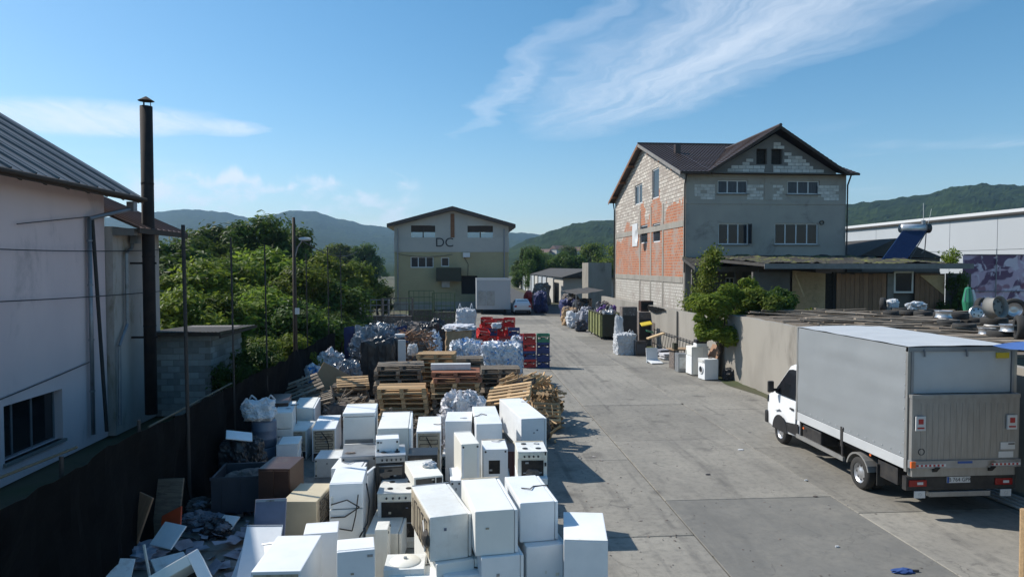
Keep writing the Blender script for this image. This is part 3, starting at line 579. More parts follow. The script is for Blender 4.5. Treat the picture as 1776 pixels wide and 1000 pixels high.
# rainwater goods
dp = thing('drain_pipe', 'grey galvanised drain pipe running down the lilac wall with a gutter arm', 'pipe', (bx + .12, 19.4, 0))
MB().tube((0, 0, .3), (0, 0, 6.2), .055, 10).build('pipe', 'galv', dp, smooth=True)
MB().tube((0, 0, 6.2), (.5, 1.25, 6.56), .06, 8).build('gutter_arm', 'galv', dp); MB().b2(.42, .62, 1.2, 1.42, 6.5, 6.78).build('hopper', 'galv', dp)
for z in (1.5, 2.9, 4.4, 5.6): MB().lathe([(.07, -.02), (.07, .02)], 10, (0, 0, z)).build('bracket', 'galv', dp)
dp2 = thing('drain_pipe', 'bent grey drain pipe with an offset elbow on the wing wall', 'pipe', (-9.88, 21.0, 0))
MB().path([(0, .45, 5.75), (0, .35, 5.45), (0, .02, 5.3), (0, 0, 3.2), (0, -.5, 2.6), (0, -.55, .3)], .05, 8).build('pipe', 'galv', dp2); MB().b2(-.02, .16, .3, .6, 5.6, 5.85).build('hopper', 'galv', dp2)
lp = tag(MB().tube((-9.9, 19.75, .3), (-10.05, 19.5, 6.2), .05, 8).build('prop_pole', 'pole'), 'dark pole leaning against the lilac wall beside the drain pipe', 'pole')
fl = thing('flue_pipe', 'tall sooty black flue pipe with a conical rain cap', 'chimney', (-9.46, 21.5, 0))
MB().tube((0, 0, .4), (0, 0, 9.72), .175, 20).build('pipe', 'flue', fl, smooth=True)
for z in (3.1, 5.2, 7.4): MB().lathe([(.18, -.03), (.183, 0), (.18, .03)], 20, (0, 0, z)).build('joint_band', 'flue', fl)
c = MB().lathe([(.23, 9.88), (.04, 10.0), (.001, 10.02)], 16); c.lathe([(.23, 9.88), (.001, 9.9)], 16); c.build('rain_cap', 'flue', fl)
for a_ in (0.3, 2.4, 4.5): MB().tube((.12 * math.cos(a_), .12 * math.sin(a_), 9.7), (.12 * math.cos(a_), .12 * math.sin(a_), 9.92), .012, 5).build('cap_strut', 'flue', fl)
for z in (2.75, 5.0): MB().b2(-.55, .22, -.03, .03, z - .03, z + .03).build('wall_bracket', 'flue', fl)
def cable(pts, r, label):
    mb = MB(); mb.path(pts, r, 5); return tag(mb.build('cable', 'pole'), label, 'cable')
def sagged(a, b, s, n=10): a, b = Vector(a), Vector(b); return [a.lerp(b, i / n) - Vector((0, 0, s * 4 * (i / n) * (1 - i / n))) for i in range(n + 1)]
xw = bx + .1
cable(sagged((xw, 13.2, 5.3), (-9.75, 23.2, 5.45), .08), .014, 'thin black cable strung highest across the lilac wall')
cable(sagged((xw, 13.2, 4.2), (-9.75, 23.2, 4.1), .05), .014, 'thin black cable strung at mid height across the lilac wall')
cable(sagged((xw, 13.0, 1.8), (xw, 19.3, 2.3), .03), .014, 'thin black cable rising above the lilac wall window')
cable([(xw, 16.4, 5.87), (xw, 19.4, 6.25)], .013, 'short wire running up to the gutter arm')
# ================================================================== BLOCK SHED
sh = thing('block_shed', 'small shed of bare grey blocks under a rough roof', 'shed', (-8.2, 23.0, 0))
MB().b2(-1.78, -.03, .03, 3.2, 0, 2.7).build('mortar_core', 'mortarwall', sh)
bmF = MB().b2(-.195, .195, 0, .02, -.094, .094).mesh('block', 'cinder', bevel=.006, seg=1); bmS = MB().b2(-.02, 0, -.195, .195, -.094, .094).mesh('block', 'cinder', bevel=.006, seg=1)
for r_ in range(13):
    z = .1 + .205 * r_
    for k in range(5):
        x = -.2 - .4 * k - (.2 if r_ % 2 else 0)
        if x > -1.75: link('block', bmF, sh, (x + random.uniform(-.004, .004), .012 + random.uniform(-.006, .004), z))
    for k in range(8):
        y = .2 + .4 * k + (.2 if r_ % 2 else 0)
        if y < 3.1: link('block', bmS, sh, (-.012 + random.uniform(-.004, .006), y, z))
vs = []
for k in range(40):
    x = -2.0 + k * .062; vs += [(x, -.35, 2.78 + .018 * (k % 2) + .0), (x, 3.7, 2.66 + .018 * (k % 2))]
rf = MB().add(vs, [(2 * i, 2 * i + 2, 2 * i + 3, 2 * i + 1) for i in range(39)]); rf.build('roof', 'felt', sh)
MB().b2(-2.0, .42, -.35, -.3, 2.66, 2.77).build('eave_board', 'timber', sh); MB().b2(.37, .42, -.29, 3.7, 2.58, 2.67).build('eave_board', 'timber', sh)
# ================================================================== NETTING FENCE AND POLES
fx = -5.5
nf = thing('net_fence', 'black shade net fence sagging along the yard', 'fence', (fx, 0, 0))
def netp(u, v):
    y = 4.0 + u * 26; z = v * (2.05 + .12 * mnoise.noise((y * .5, 0, 0)) + .10 * mnoise.noise((y * 1.7, 4, 0)))
    return (.16 * mnoise.noise((y * .8, z * .7, 1)) + .05 * mnoise.noise((y * 3, z * 2, 5)) + .06 * abs(math.sin(y * 2.7 + 1.5 * mnoise.noise((y, z, 3)))) * (1 - .5 * v) + .15 * (1 - v) ** 2, y, z)
o = MB().sheet(netp, 160, 14).build('net', 'net', nf, fix=False)
for y in (5.2, 7.6, 9.9, 12.2): MB().tube((-.08, y, 0), (-.08, y, 2.25), .03, 6).build('post', 'pole', nf)
MB().tube((-.05, 12.5, 2.05), (-.05, 16.9, 2.08), .02, 6).build('top_rail', 'yellowrail', nf); MB().tube((-.3, 8.2, 2.28), (-.25, 10.6, 2.2), .02, 6).build('top_rail', 'yellowrail', nf)
PN = ['nearest dark steel net pole in front of the block shed', 'thin net pole rising over the shed roof end', 'thin net pole before the light green tree', 'thin net pole just right of the lamp post', 'thin net pole second beyond the lamp post', 'thin net pole farthest from the lamp post']
for (px, top, Yp), lb in zip(((322, 390, 13.9), (404, 412, 16.6), (462, 424, 19.6), (533, 440, 25.3), (570, 428, 29.5), (592, 430, 32.5)), PN):
    p = W(px, top, Yp); tag(MB().tube((p.x, Yp, 0), (p.x - .05, Yp, p.z), .038 if Yp < 15 else .022, 8).build('net_pole', 'pole'), lb, 'pole', 'steel poles along the net fence')
lpz = thing('lamp_post', 'concrete lamp post with a single white lamp head on a bracket', 'street lamp', (W(513, 600, 23.5).x, 23.5, 0))
MB().tube((0, 0, 0), (-.03, 0, 6.55), .085, 10, .05).build('post', 'timber', lpz, smooth=True)
MB().path([(0, 0, 5.2), (.1, -.05, 5.55), (.25, -.08, 5.75)], .025, 6).build('bracket', 'galv', lpz)
lump('lamp_head', 'pvc', lpz, (.36, -.1, 5.82), (.42, .18, .12), 3, .05, 2, 3, .3, False, .0).rotation_euler = (0, 0, 0)
MB().b2(.02, .14, -.16, -.02, 3.3, 3.5).build('junction_box', 'pvc', lpz)
cable(sagged((W(513, 400, 23.5).x, 23.5, 5.9), (W(620, 470, 50).x, 50, 6.0), .5), .02, 'sagging power cable leaving the lamp post')
tag(MB().sheet(lambda u, v: (-4.9 + u * 2.6 + .06 * mnoise.noise((u * 7, v * 5, 0)), 29.0 + u * .3 + .12 * mnoise.noise((u * 9, v * 4, 2)), v * 2.35 + .05 * math.sin(u * 14) * v), 40, 16).build('tarp_screen', 'bluetarp', fix=False), 'dark navy tarp screen hanging behind the foil heap', 'tarp')
# ================================================================== HOUSE (right)
hx, hy = 14.7, 44.0; HW, HD = 10.95, 20.6; HZ = 11.0
ho = thing('brick_house', 'unfinished tall house with brick and block walls and dark tiled roof', 'house', (hx, hy, 0))
fp = lambda x, y: (W(x, y, hy).x - hx, W(x, y, hy).z)          # front facade photo pixel -> local x,z
def rect(x0, y0, x1, y1): a = fp(x0, y0); b = fp(x1, y1); return (a[0], b[0], b[1], a[1])
wins = [(rect(1245, 312, 1297, 336), 3, 'curtain'), (rect(1366, 313, 1421, 337), 3, 'curtain'), (rect(1246, 387, 1298, 424), 3, 'pane'), (rect(1344, 387, 1419, 424), 4, 'pane')]
openg = [rect(1312, 258, 1330, 285), rect(1338, 258, 1357, 285)]
wallgrid(HW, HZ, [r for r, _, _ in wins], 0, .3).build('front_wall', 'plaster', ho)
for r, n, pm_ in wins:
    window(ho, r[0], r[1], r[2], r[3], .06, n, .075, pm_); MB().b2(r[0] - .08, r[1] + .08, -.09, .05, r[2] - .06, r[2]).build('sill', 'fascia', ho)
# open casement
a = wins[2][0]; MB().b2(a[1] - .02, a[1] + .02, -.5, .02, a[2] + .05, a[3] - .05).build('open_casement', 'pane', ho)
ax, az_ = fp(1345, 232); gl, gr = fp(1236, 290)[0], fp(1450, 290)[0]
gz = HZ
def gab(x): return gz + .15 + (az_ - gz - .15) * (1 - abs(x - ax) / (ax - gl if x < ax else gr - ax))
# gable wall with two small openings: built of strips
gw = MB(); xs = sorted([gl, ax, gr] + [v for o_ in openg for v in (o_[0], o_[1])])
for xa, xb in zip(xs, xs[1:]):
    inop = [o_ for o_ in openg if o_[0] <= (xa + xb) / 2 <= o_[1]]
    if inop:
        o_ = inop[0]; gw.prism([(xa, 0, gz), (xb, 0, gz), (xb, 0, o_[2]), (xa, 0, o_[2])], (0, .3, 0))
        gw.prism([(xa, 0, o_[3]), (xb, 0, o_[3]), (xb, 0, max(o_[3] + .01, gab(xb))), (xa, 0, max(o_[3] + .01, gab(xa)))], (0, .3, 0))
    else: gw.prism([(xa, 0, gz), (xb, 0, gz), (xb, 0, max(gz + .01, gab(xb))), (xa, 0, max(gz + .01, gab(xa)))], (0, .3, 0))
gw.build('gable_wall', 'mortarwall', ho)
for o_ in openg: MB().b2(o_[0], o_[1], .28, .3, o_[2], o_[3]).build('gable_opening', 'void', ho)  # dark sheet painted for the shade behind each opening
# aerated blocks laid in the bare zones
blk = {}
def block(x0, x1, z0, z1, yo=0.):
    w_, h_ = round(x1 - x0, 2), round(z1 - z0, 2)
    if (w_, h_) not in blk: blk[(w_, h_)] = MB().b2(-w_ / 2 + .012, w_ / 2 - .012, -.014, .01, -h_ / 2 + .01, h_ / 2 - .01).mesh('block', 'block', bevel=.008, seg=1)
    link('block', blk[(w_, h_)], ho, ((x0 + x1) / 2, yo + random.uniform(-.004, .003), (z0 + z1) / 2))
def blocks(x0, x1, z0, z1, bw=.6, bh=.25, inside=None, ragged=0., yo=-.003):
    r_ = 0; z = z0
    while z + bh <= z1 + .02:
        x = x0 - (bw / 2 if r_ % 2 else 0)
        while x < x1 - .08:
            a_, b_ = max(x, x0), min(x + bw, x1); cx, cz = (a_ + b_) / 2, z + bh / 2
            if b_ - a_ > .1 and (inside is None or (inside(a_, z + bh) and inside(b_, z + bh) and inside(cx, cz))) and random.random() > ragged: block(a_, b_, z, z + bh, yo)
            x += bw
        z += bh; r_ += 1
clear = lambda x, z: z < gab(x) - .28 and not any(o_[0] - .06 < x < o_[1] + .06 and o_[2] - .06 < z < o_[3] + .06 for o_ in openg)
mid = (openg[0][1] + openg[1][0]) / 2
blocks(gl + .5, mid - .28, gz + .12, az_, .5, .22, inside=clear); blocks(mid + .28, gr - .5, gz + .12, az_, .5, .22, inside=clear)
z0, z1 = fp(0, 337)[1], fp(0, 309)[1]
for xa, xb in ((1207, 1243), (1299, 1328), (1340, 1364), (1423, 1460)):
    blocks(fp(xa, 0)[0], fp(xb, 0)[0], z0, z1, .42, .2, ragged=.12)
MB().b2(gl, gr, -.04, 0.002, gz - .22, gz + .08).build('ring_beam', 'plaster', ho)
MB().b2(mid - .27, mid + .27, -.03, 0.001, fp(0, 337)[1], gz - .225).build('concrete_column', 'plaster', ho)
MB().b2(.02, HW - .02, -.03, 0.001, fp(0, 345)[1], fp(0, 338)[1]).build('ledge', 'plaster', ho)
# left side wall, seen at a low angle: courses far too fine to pick apart
def sidewall_mat():
    t = NT('brick_and_block_side'); p = t.n('ShaderNodeTexCoord').outputs['Object']; s = t.n('ShaderNodeSeparateXYZ'); t.l(p, s.inputs[0])
    def brick(c1, c2, mo, sc, bw, rh):
        b_ = t.n('ShaderNodeTexBrick'); cv = t.n('ShaderNodeCombineXYZ'); t.l(s.outputs[1], cv.inputs[0]); t.l(s.outputs[2], cv.inputs[1]); t.l(cv.outputs[0], b_.inputs['Vector'])
        b_.inputs['Color1'].default_value = (*c1, 1); b_.inputs['Color2'].default_value = (*c2, 1); b_.inputs['Mortar'].default_value = (*mo, 1); b_.inputs['Scale'].default_value = sc
        b_.inputs['Brick Width'].default_value = bw; b_.inputs['Row Height'].default_value = rh; b_.inputs['Mortar Size'].default_value = .03; return b_.outputs[0]
    white = brick((.60, .56, .50), (.36, .31, .27), (.17, .15, .13), 1, .62, .26); red = brick((.46, .145, .055), (.32, .105, .05), (.34, .24, .18), 1, .4, .2); low = brick((.5, .48, .44), (.42, .40, .36), (.27, .25, .22), 1, .5, .22)
    nz = t.math('MULTIPLY', t.math('SUBTRACT', t.noise(p, .35, 3), .5), 3.2)
    zc = t.math('ADD', s.outputs[2], nz)
    hi = t.ramp(t.math('ADD', t.math('ADD', s.outputs[2], t.math('MULTIPLY', nz, 2.6)), t.math('MULTIPLY', s.outputs[1], .12)), 9.9, 10.0); lo = t.ramp(s.outputs[2], 4.1, 4.12)
    c = t.mix(lo, low, red); c = t.mix(hi, c, white)
    c = t.mix(t.math('MULTIPLY', t.ramp(t.noise(p, .7, 7, .7), .46, .62), .75), c, (.30, .265, .235, 1)); c = t.mix(t.math('MULTIPLY', t.ramp(t.noise(p, 1.9, 6, .7), .56, .68), .6), c, (.16, .14, .125, 1))
    t.setv(t.b.inputs['Base Color'], c); t.b.inputs['Roughness'].default_value = .92; t.bump(t.noise(p, 6, 5), .3, .03); return t.m
SW = sidewall_mat()
sp_ = lambda x, y: ((lambda Y: (Y - hy, H + (ray(x, y).z / ray(x, y).y) * Y))(hx / (ray(x, y).x / ray(x, y).y)))
# openings along the side wall in (y,z)
def srect(x0, y0, x1, y1):
    xm, ym = (x0 + x1) / 2, (y0 + y1) / 2; ya, yb = sp_(x1, ym)[0], sp_(x0, ym)[0]; zb, zt = sp_(xm, y1)[1], sp_(xm, y0)[1]; return (ya, yb, zb, zt)
sw_ = [(srect(1131, 292, 1143, 344), 1), (srect(1101, 320, 1114, 354), 2), (srect(1111, 390, 1123, 422), 1), (srect(1132, 387, 1145, 420), 1)]
# wallgrid works along local x; rotate child by 90 deg and mirror with y thickness inward
s_o = bpy.data.objects.new('side_wall', None)
RZ0 = 14.7; kz0 = (RZ0 - HZ - .02) / (HD / 2 + .55)
sg = gablewall(HD, lambda x: HZ - .06 + kz0 * (min(x, HD - x) + .55), [(HD - r[1], HD - r[0], r[2], r[3]) for r, _ in sw_], 0, .3)
sg.v = [(y, max(.302, HD - x), z) for x, y, z in sg.v]; sg.build('side_wall', SW, ho)
apexY = HD / 2; apexZ = 14.35
gb = MB()
for ya, yb in ((0, apexY), (apexY, HD)):
    za, zb = (HZ, apexZ) if ya == 0 else (apexZ, HZ)
    gb.prism([(0, ya, HZ), (0, yb, HZ)] + ([(0, yb, zb)] if zb > HZ else []) + ([(0, ya, za)] if za > HZ else []), (.3, 0, 0))
for r, n in sw_:
    (ya, yb, za, zb) = r; fm = MB()
    for y in [ya + (yb - ya) * i / n for i in range(n + 1)]: fm.b2(.06, .14, y - .07, y + .07, za, zb)
    fm.b2(.06, .14, ya, yb, za, za + .1); fm.b2(.06, .14, ya, yb, zb - .1, zb); f = fm.build('window', 'pvc', ho)
    MB().b2(.09, .1, ya, yb, za, zb).build('pane', 'pane', f)
for y, m_ in ((.2, 'conc'), (8.2, 'conc'), (11.4, 'conc'), (5.0, 'conc'), (HD - .25, 'conc')): MB().b2(-.03, 0, y - .16, y + .16, 0, HZ if y in (.2, HD - .25) else 9.5).build('concrete_column', m_, ho)
for z, ya, yb in ((4.0, 0, HD), (7.75, 0, HD)): MB().b2(-.04, 0, ya + .4, yb - .45, z - .2, z + .2).build('ring_beam', 'conc', ho)
# AC-less satellite dish and shutter on the side
sd_ = MB().lathe([(.0, .0), (.22, .03), (.4, .1)], 14, m=Matrix.Rotation(R(-100), 3, 'Y')); sd_.v = [(x - .45, y, z) for x, y, z in sd_.v]
yd, zd = sp_(1117, 410)
sdd = MB().lathe([(.001, 0), (.3, .04), (.55, .14)], 16, (-.5, yd, zd), Matrix.Rotation(R(-90), 3, 'Y')).build('satellite_dish', 'pvc', ho); sdd['label'] = 'white satellite dish on the side wall'
MB().tube((0, yd, zd), (-.5, yd, zd), .03, 6).build('dish_arm', 'galv', sdd)
MB().b2(-.05, -.005, sp_(1102, 400)[0] - .8, sp_(1102, 400)[0] + .9, sp_(1102, 427)[1], sp_(1102, 388)[1]).build('shutter', 'pvc', ho)
MB().b2(HW - .3, HW, .3, HD, 0, HZ).build('far_side_wall', 'plaster', ho); MB().b2(.3, HW - .3, HD - .3, HD, 0, HZ).build('rear_wall', 'plaster', ho)
MB().lathe([(.14, 0), (.14, .12)], 12, (fp(1430, 0)[0], 0, fp(0, 379)[1]), Matrix.Rotation(R(90), 3, 'X')).build('wall_vent', 'black', ho)
for x in (-.09, HW + .05): MB().path([(x, -.55, HZ + .02), (x, -.08, HZ - .7), (x, -.08, 4.5)], .05, 8).build('downpipe', 'pole', ho)
MB().path([(-.1, HD + .4, HZ), (-.1, HD - .1, HZ - .8), (-.1, HD - .1, .3)], .06, 8).build('downpipe', 'pole', ho)
# roof with stepped tile courses
def tileroof(a, b, c, d, rows, name='roof_slope', cols_=0, mat='rooftile', th=.05):
    # a,b eave left/right ; d,c ridge left/right ; one object per slope, each course a step, pan waves along it
    a, b, c, d = map(Vector, (a, b, c, d)); nrm = (b - a).cross(d - a).normalized(); mb = MB(); nc = max(2, int((b - a).length / .12))
    if nrm.z < 0: nrm = -nrm
    for r_ in range(rows):
        t0, t1 = r_ / rows, (r_ + 1) / rows
        l0, r0, l1, r1 = a.lerp(d, t0), b.lerp(c, t0), a.lerp(d, t1), b.lerp(c, t1); vs = []
        for i in range(nc + 1):
            u = i / nc; wv = .028 * (i % 2); vs.append(l0.lerp(r0, u) + nrm * (.055 + wv)); vs.append(l1.lerp(r1, u) + nrm * (.012 + wv)); vs.append(l0.lerp(r0, u) + nrm * (wv * .0 + .0))
        mb.add(vs, [f for i in range(nc) for f in ((3 * i, 3 * i + 3, 3 * i + 4, 3 * i + 1), (3 * i, 3 * i + 2, 3 * i + 5, 3 * i + 3))])
    mb.add([a - nrm * .06, b - nrm * .06, c - nrm * .06, d - nrm * .06], [(3, 2, 1, 0)])
    return mb.build(name, mat, ho, fix=False)
ov = .55; EZr = HZ + .02
RZ = apexZ + .35; ry = apexY
kz = (RZ - EZr) / (ry + ov)
# main front slope, cut by the cross gable
tileroof((-.55, -ov, EZr), (gl - .2, -ov, EZr), (gl - .2 + (0), ry, RZ), (-.55, ry, RZ), 26)
tileroof((gr + .2, -ov, EZr), (HW + .55, -ov, EZr), (HW + .55, ry, RZ), (gr + .2, ry, RZ), 26)
tileroof((gl - .2, .34, EZr + kz * .89), (gr + .2, .34, EZr + kz * .89), (gr + .2, ry, RZ), (gl - .2, ry, RZ), 22)
tileroof((HW + .55, HD + ov, EZr), (-.55, HD + ov, EZr), (-.55, ry, RZ), (HW + .55, ry, RZ), 20)
CZ = az_ + .38; cyb = (CZ - EZr) / kz - ov
tileroof((gl - .5, -ov - .15, EZr + .02), (gl - .45, -ov + .4, EZr + .05), (ax, cyb, CZ), (ax, -ov - .15, CZ), 16)
tileroof((gr + .45, -ov + .4, EZr + .05), (gr + .5, -ov - .15, EZr + .02), (ax, -ov - .15, CZ), (ax, cyb, CZ), 16)
MB().tube((-.55, ry, RZ + .06), (HW + .55, ry, RZ + .06), .11, 8).build('ridge_cap', 'rooftile', ho); MB().tube((ax, -ov - .2, CZ + .06), (ax, cyb, CZ + .06), .11, 8).build('ridge_cap', 'rooftile', ho)
for sx, g0 in ((-1, gl - .5), (1, gr + .5)):
    MB().prism([(ax, -ov - .17, CZ + .04), (g0, -ov - .17, EZr + .04), (g0, -ov - .17, EZr - .16), (ax, -ov - .17, CZ - .18)], (0, .03, 0)).build('barge_board', 'timber', ho)
MB().prism([(-.57, -ov, EZr + .05), (-.57, ry, RZ + .05), (-.57, ry, RZ - .2), (-.57, -ov, EZr - .2)], (.03, 0, 0)).build('barge_board', 'fascia', ho)
MB().prism([(-.57, HD + ov, EZr + .05), (-.57, ry, RZ + .05), (-.57, ry, RZ - .2), (-.57, HD + ov, EZr - .2)], (.03, 0, 0)).build('barge_board', 'timberorange', ho)
MB().b2(-.55, gl - .4, -ov - .12, -ov - .02, EZr - .12, EZr + .02).build('gutter', 'timber', ho); MB().b2(gr + .4, HW + .55, -ov - .12, -ov - .02, EZr - .12, EZr + .02).build('gutter', 'timber', ho)
MB().b2(-.5, HW + .5, -ov + .02, .0, EZr - .06, EZr - .03).build('soffit', 'timber', ho)
MB().b2(-.5, -.02, .1, HD, EZr - .4, EZr - .37)
for y in (1.5, 4.5, 7.5, 10.5, 13.5, 16.5, 19.5): MB().b2(-.55, 0, y - .08, y + .08, EZr + kz * (y + ov if y < ry else HD + ov - y) - .32, EZr + kz * (y + ov if y < ry else HD + ov - y) - .14).build('purlin', 'timberorange', ho)
MB().b2(1.2, 1.6, 6.0, 6.4, EZr + kz * 6.5, EZr + kz * 6.5 + .75).build('chimney', 'rooftile', ho)
# ================================================================== ANNEX with mossy roof
an = thing('annex', 'low annex with mossy flat roof in front of the tall house', 'building', (0, 0, 0))
yF = 34.0; X0, X1 = W(1326, 460, yF).x, W(1688, 460, yF).x
zF = W(1400, 457, yF).z; zFb = W(1400, 466, yF).z
def mossy(u, v, xa, xb, ya, yb, za, zb): x = xa + (xb - xa) * u; y = ya + (yb - ya) * v; return (x, y, za + (zb - za) * v + .07 * mnoise.noise((x * 2.2, y * 1.2, 0)) + .16 * max(0, mnoise.noise((x * .9, y * .8, 3))) + .05 * mnoise.noise((x * 7, y * 5, 3)))
MB().sheet(lambda u, v: mossy(u, v, X0, X1 - .9, yF + .1, 43.8, zF + .02, 5.62), 150, 40).build('moss_roof', 'moss', an, fix=False)
MB().prism([(X0, yF, zF), (X0, 43.9, 5.5), (X0, 43.9, 5.3), (X0, yF, zF - .15)], (X1 - X0, 0, 0)).build('roof_slab', 'felt', an)
MB().b2(X0 - .02, X1 + .02, yF - .04, yF - .004, zFb, zF - .005).build('fascia', 'fascia', an)
yW = 35.6
cx = lambda x: W(x, 500, yW).x
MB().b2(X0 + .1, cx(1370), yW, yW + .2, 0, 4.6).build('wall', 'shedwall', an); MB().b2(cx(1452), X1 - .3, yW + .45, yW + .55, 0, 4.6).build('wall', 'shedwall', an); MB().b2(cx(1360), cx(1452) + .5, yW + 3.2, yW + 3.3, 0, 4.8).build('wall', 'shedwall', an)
z_t = W(1400, 474, yW).z; z_b = 1.0
# plywood leaf, dark sheet painted for the doorway's shade, brown boards, window, pale board
pa, pb_ = W(1374, 500, yW + 1.9), W(1431, 500, yW + .1); MB().prism([(pa.x, pa.y, z_b), (pb_.x, pb_.y, z_b), (pb_.x, pb_.y, z_t), (pa.x, pa.y, z_t + .15)], (.03, .03, 0)).build('plywood_panel', 'osb', an)
tb = MB().tube((cx(1380), yW + .1, z_t - .05), (cx(1396), yW + .08, W(1396, 515, yW).z), .05, 6).build('brace', 'osb', an)
MB().b2(cx(1432), cx(1452), yW + .38, yW + .4, 0, z_t).build('doorway', 'void', an)
xa, xb = cx(1453), cx(1540); nb = 11
for i in range(nb):
    MB().b2(xa + (xb - xa) * i / nb + .008, xa + (xb - xa) * (i + 1) / nb - .008, yW + .12 + random.uniform(0, .02), yW + .17, z_b, z_t - random.uniform(.0, .06)).build('board', 'planks_brown', an)
r_ = (cx(1553), cx(1587), W(0, 513, yW).z, W(0, 471, yW).z); window(an, *r_, yW + .1, 1, .1, 'pane')
MB().b2(cx(1541), cx(1552), yW + .1, yW + .16, 0, z_t).build('post', 'fascia', an)
xa, xb = cx(1590), cx(1642)
for i in range(6): MB().b2(xa + (xb - xa) * i / 6 + .01, xa + (xb - xa) * (i + 1) / 6 - .01, yW + .15, yW + .2, z_b, z_t - .02).build('board', 'planks_brown', an)
MB().prism([(cx(1597), yW + .1, z_t - .1), (cx(1640), yW + .1, z_t - .1), (cx(1640), yW + .1, z_t - 1.2)], (0, .03, 0)).build('plywood_panel', 'osb', an)
MB().b2(cx(1643), cx(1685), yW + .05, yW + .15, 0, z_t).build('wall_end', 'shedwall', an)
# annex left section
al = thing('porch', 'low porch with mossy tiled edge beside the annex', 'building', (0, 0, 0)); yP = 41.6
xa, xb = W(1204, 455, yP).x, W(1322, 455, yP).x; zt, zbm = W(0, 462, yP).z, W(0, 472, yP).z
MB().sheet(lambda u, v: mossy(u, v, xa, xb, yP, 43.9, zt + .04, 5.5), 90, 30).build('moss_roof', 'moss', al, fix=False)
MB().prism([(xa, yP, zt), (xa, 43.9, 5.5), (xa, 43.9, 5.3), (xa, yP, zt - .2)], (xb - xa, 0, 0)).build('roof_slab', 'felt', al)
MB().b2(xa, xb, yP - .05, yP - .004, zbm, zt).build('fascia', 'fascia', al)
c2 = lambda x: W(x, 500, 43.1).x
wallgrid(c2(1330) - c2(1200), 4.7, [(c2(1258) - c2(1200), c2(1274) - c2(1200), 2.2, 4.2)], 0, .2)
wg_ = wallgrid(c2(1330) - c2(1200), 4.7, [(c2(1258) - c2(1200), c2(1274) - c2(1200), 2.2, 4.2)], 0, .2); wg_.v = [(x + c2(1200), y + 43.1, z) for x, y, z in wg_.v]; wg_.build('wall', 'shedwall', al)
window(al, c2(1258), c2(1274), 2.2, 4.2, 43.12, 2, .08, 'pane')
for x in (1276, 1281, 1350): MB().b2(c2(x) - .12, c2(x) + .12, 42.8, 43.05, 0, 4.7).build('post', 'fascia', al)
MB().b2(c2(1318), c2(1330), 41.4, 41.59, zbm - .35, zbm - .01).build('bracket', 'concpost', al)
# solar water heater
sx0, sx1 = W(1530, 443, 38).x, W(1592, 443, 38).x; zr = 5.25
so_ = thing('solar_heater', 'solar water heater with silver tank and blue tubes on the mossy roof', 'solar heater', (0, 0, 0))
tA, tB = W(1562, 396, 40.2), W(1604, 396, 40.2)
MB().tube(tA, tB, .27, 20).build('tank', 'steel', so_, smooth=True)
tcap = Vector((1, 0, 0)); MB().tube(tB, tB + tcap * .28, .29, 18).build('tank_end', 'black', so_)
for i in range(18):
    u = i / 17; p = tA.lerp(tB, .03 + .94 * u) + Vector((0, -.2, -.15)); q = Vector((p.x, p.y - 1.7, 5.18)) + Vector((-2.5, 0, 0)); MB().tube(p, q, .033, 6).build('tube', 'solar', so_)
MB().quad(tA + Vector((0, -.12, -.2)), tB + Vector((0, -.12, -.2)), (tB.x - 2.5, tB.y - 1.82, 5.13), (tA.x - 2.5, tA.y - 1.82, 5.13)).build('reflector', 'solar', so_)
for p in (tB + Vector((.1, 0, -.2)), tA + Vector((.1, 0, -.2))):
    MB().tube(p, (p.x - .05, p.y + .1, 5.25), .03, 6).build('leg', 'black', so_); MB().tube(p, (p.x - 2.45, p.y - 1.9, 5.15), .03, 6).build('leg', 'black', so_); MB().tube((p.x - .05, p.y + .05, 5.9), (p.x - 1.0, p.y - 1.0, 5.7), .02, 6).build('brace', 'black', so_)
MB().tube(tB + Vector((-.1, 0, .25)), tB + Vector((-.1, 0, .5)), .12, 10).build('valve', 'galv', so_); MB().tube(tB + Vector((-.1, 0, .4)), tB + Vector((-.12, 0, 1.55)), .016, 5).build('vent_rod', 'pvc', so_)
MB().path([tB + Vector((.2, 0, .3)), tB + Vector((.32, 0, .75)), tB + Vector((.4, 0, 1.2))], .012, 5).build('vent_rod', 'pvc', so_)
# dark gabled roof behind it
dg = thing('gabled_shed', 'dark gabled shed roof between solar heater and warehouse', 'shed', (0, 0, 0)); q0, q1, q2 = W(1492, 443, 50), W(1555, 413, 50), W(1640, 448, 50)
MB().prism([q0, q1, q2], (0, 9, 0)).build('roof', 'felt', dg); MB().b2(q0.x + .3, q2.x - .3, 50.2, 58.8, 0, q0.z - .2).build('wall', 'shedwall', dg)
# warehouse
wh = thing('warehouse', 'long white panelled warehouse below the wooded hill', 'building', (48, 52, 0)); WZ = 9.6
for k in range(9):
    y = 0 + 6.0 * k
    for z0_, z1_ in ((0, 3.3), (3.3, 6.4), (6.4, WZ)): MB().b2(0, .2, y + .03, y + 5.97, z0_ + .02, z1_ - .02).build('panel', 'warehouse', wh)
    MB().b2(.02, .16, y - .06, y + .06, 0, WZ).build('joint_strip', 'galv', wh)
MB().b2(.1, 30, .05, 54, 0, WZ - .1).build('core', 'warehouse', wh); MB().b2(-.25, 30, -.1, 54.2, WZ, WZ + .28).build('roof_edge', 'pvc', wh); MB().b2(-.27, -.2, -.1, 54.2, WZ - .2, WZ - .01).build('gutter', 'felt', wh)
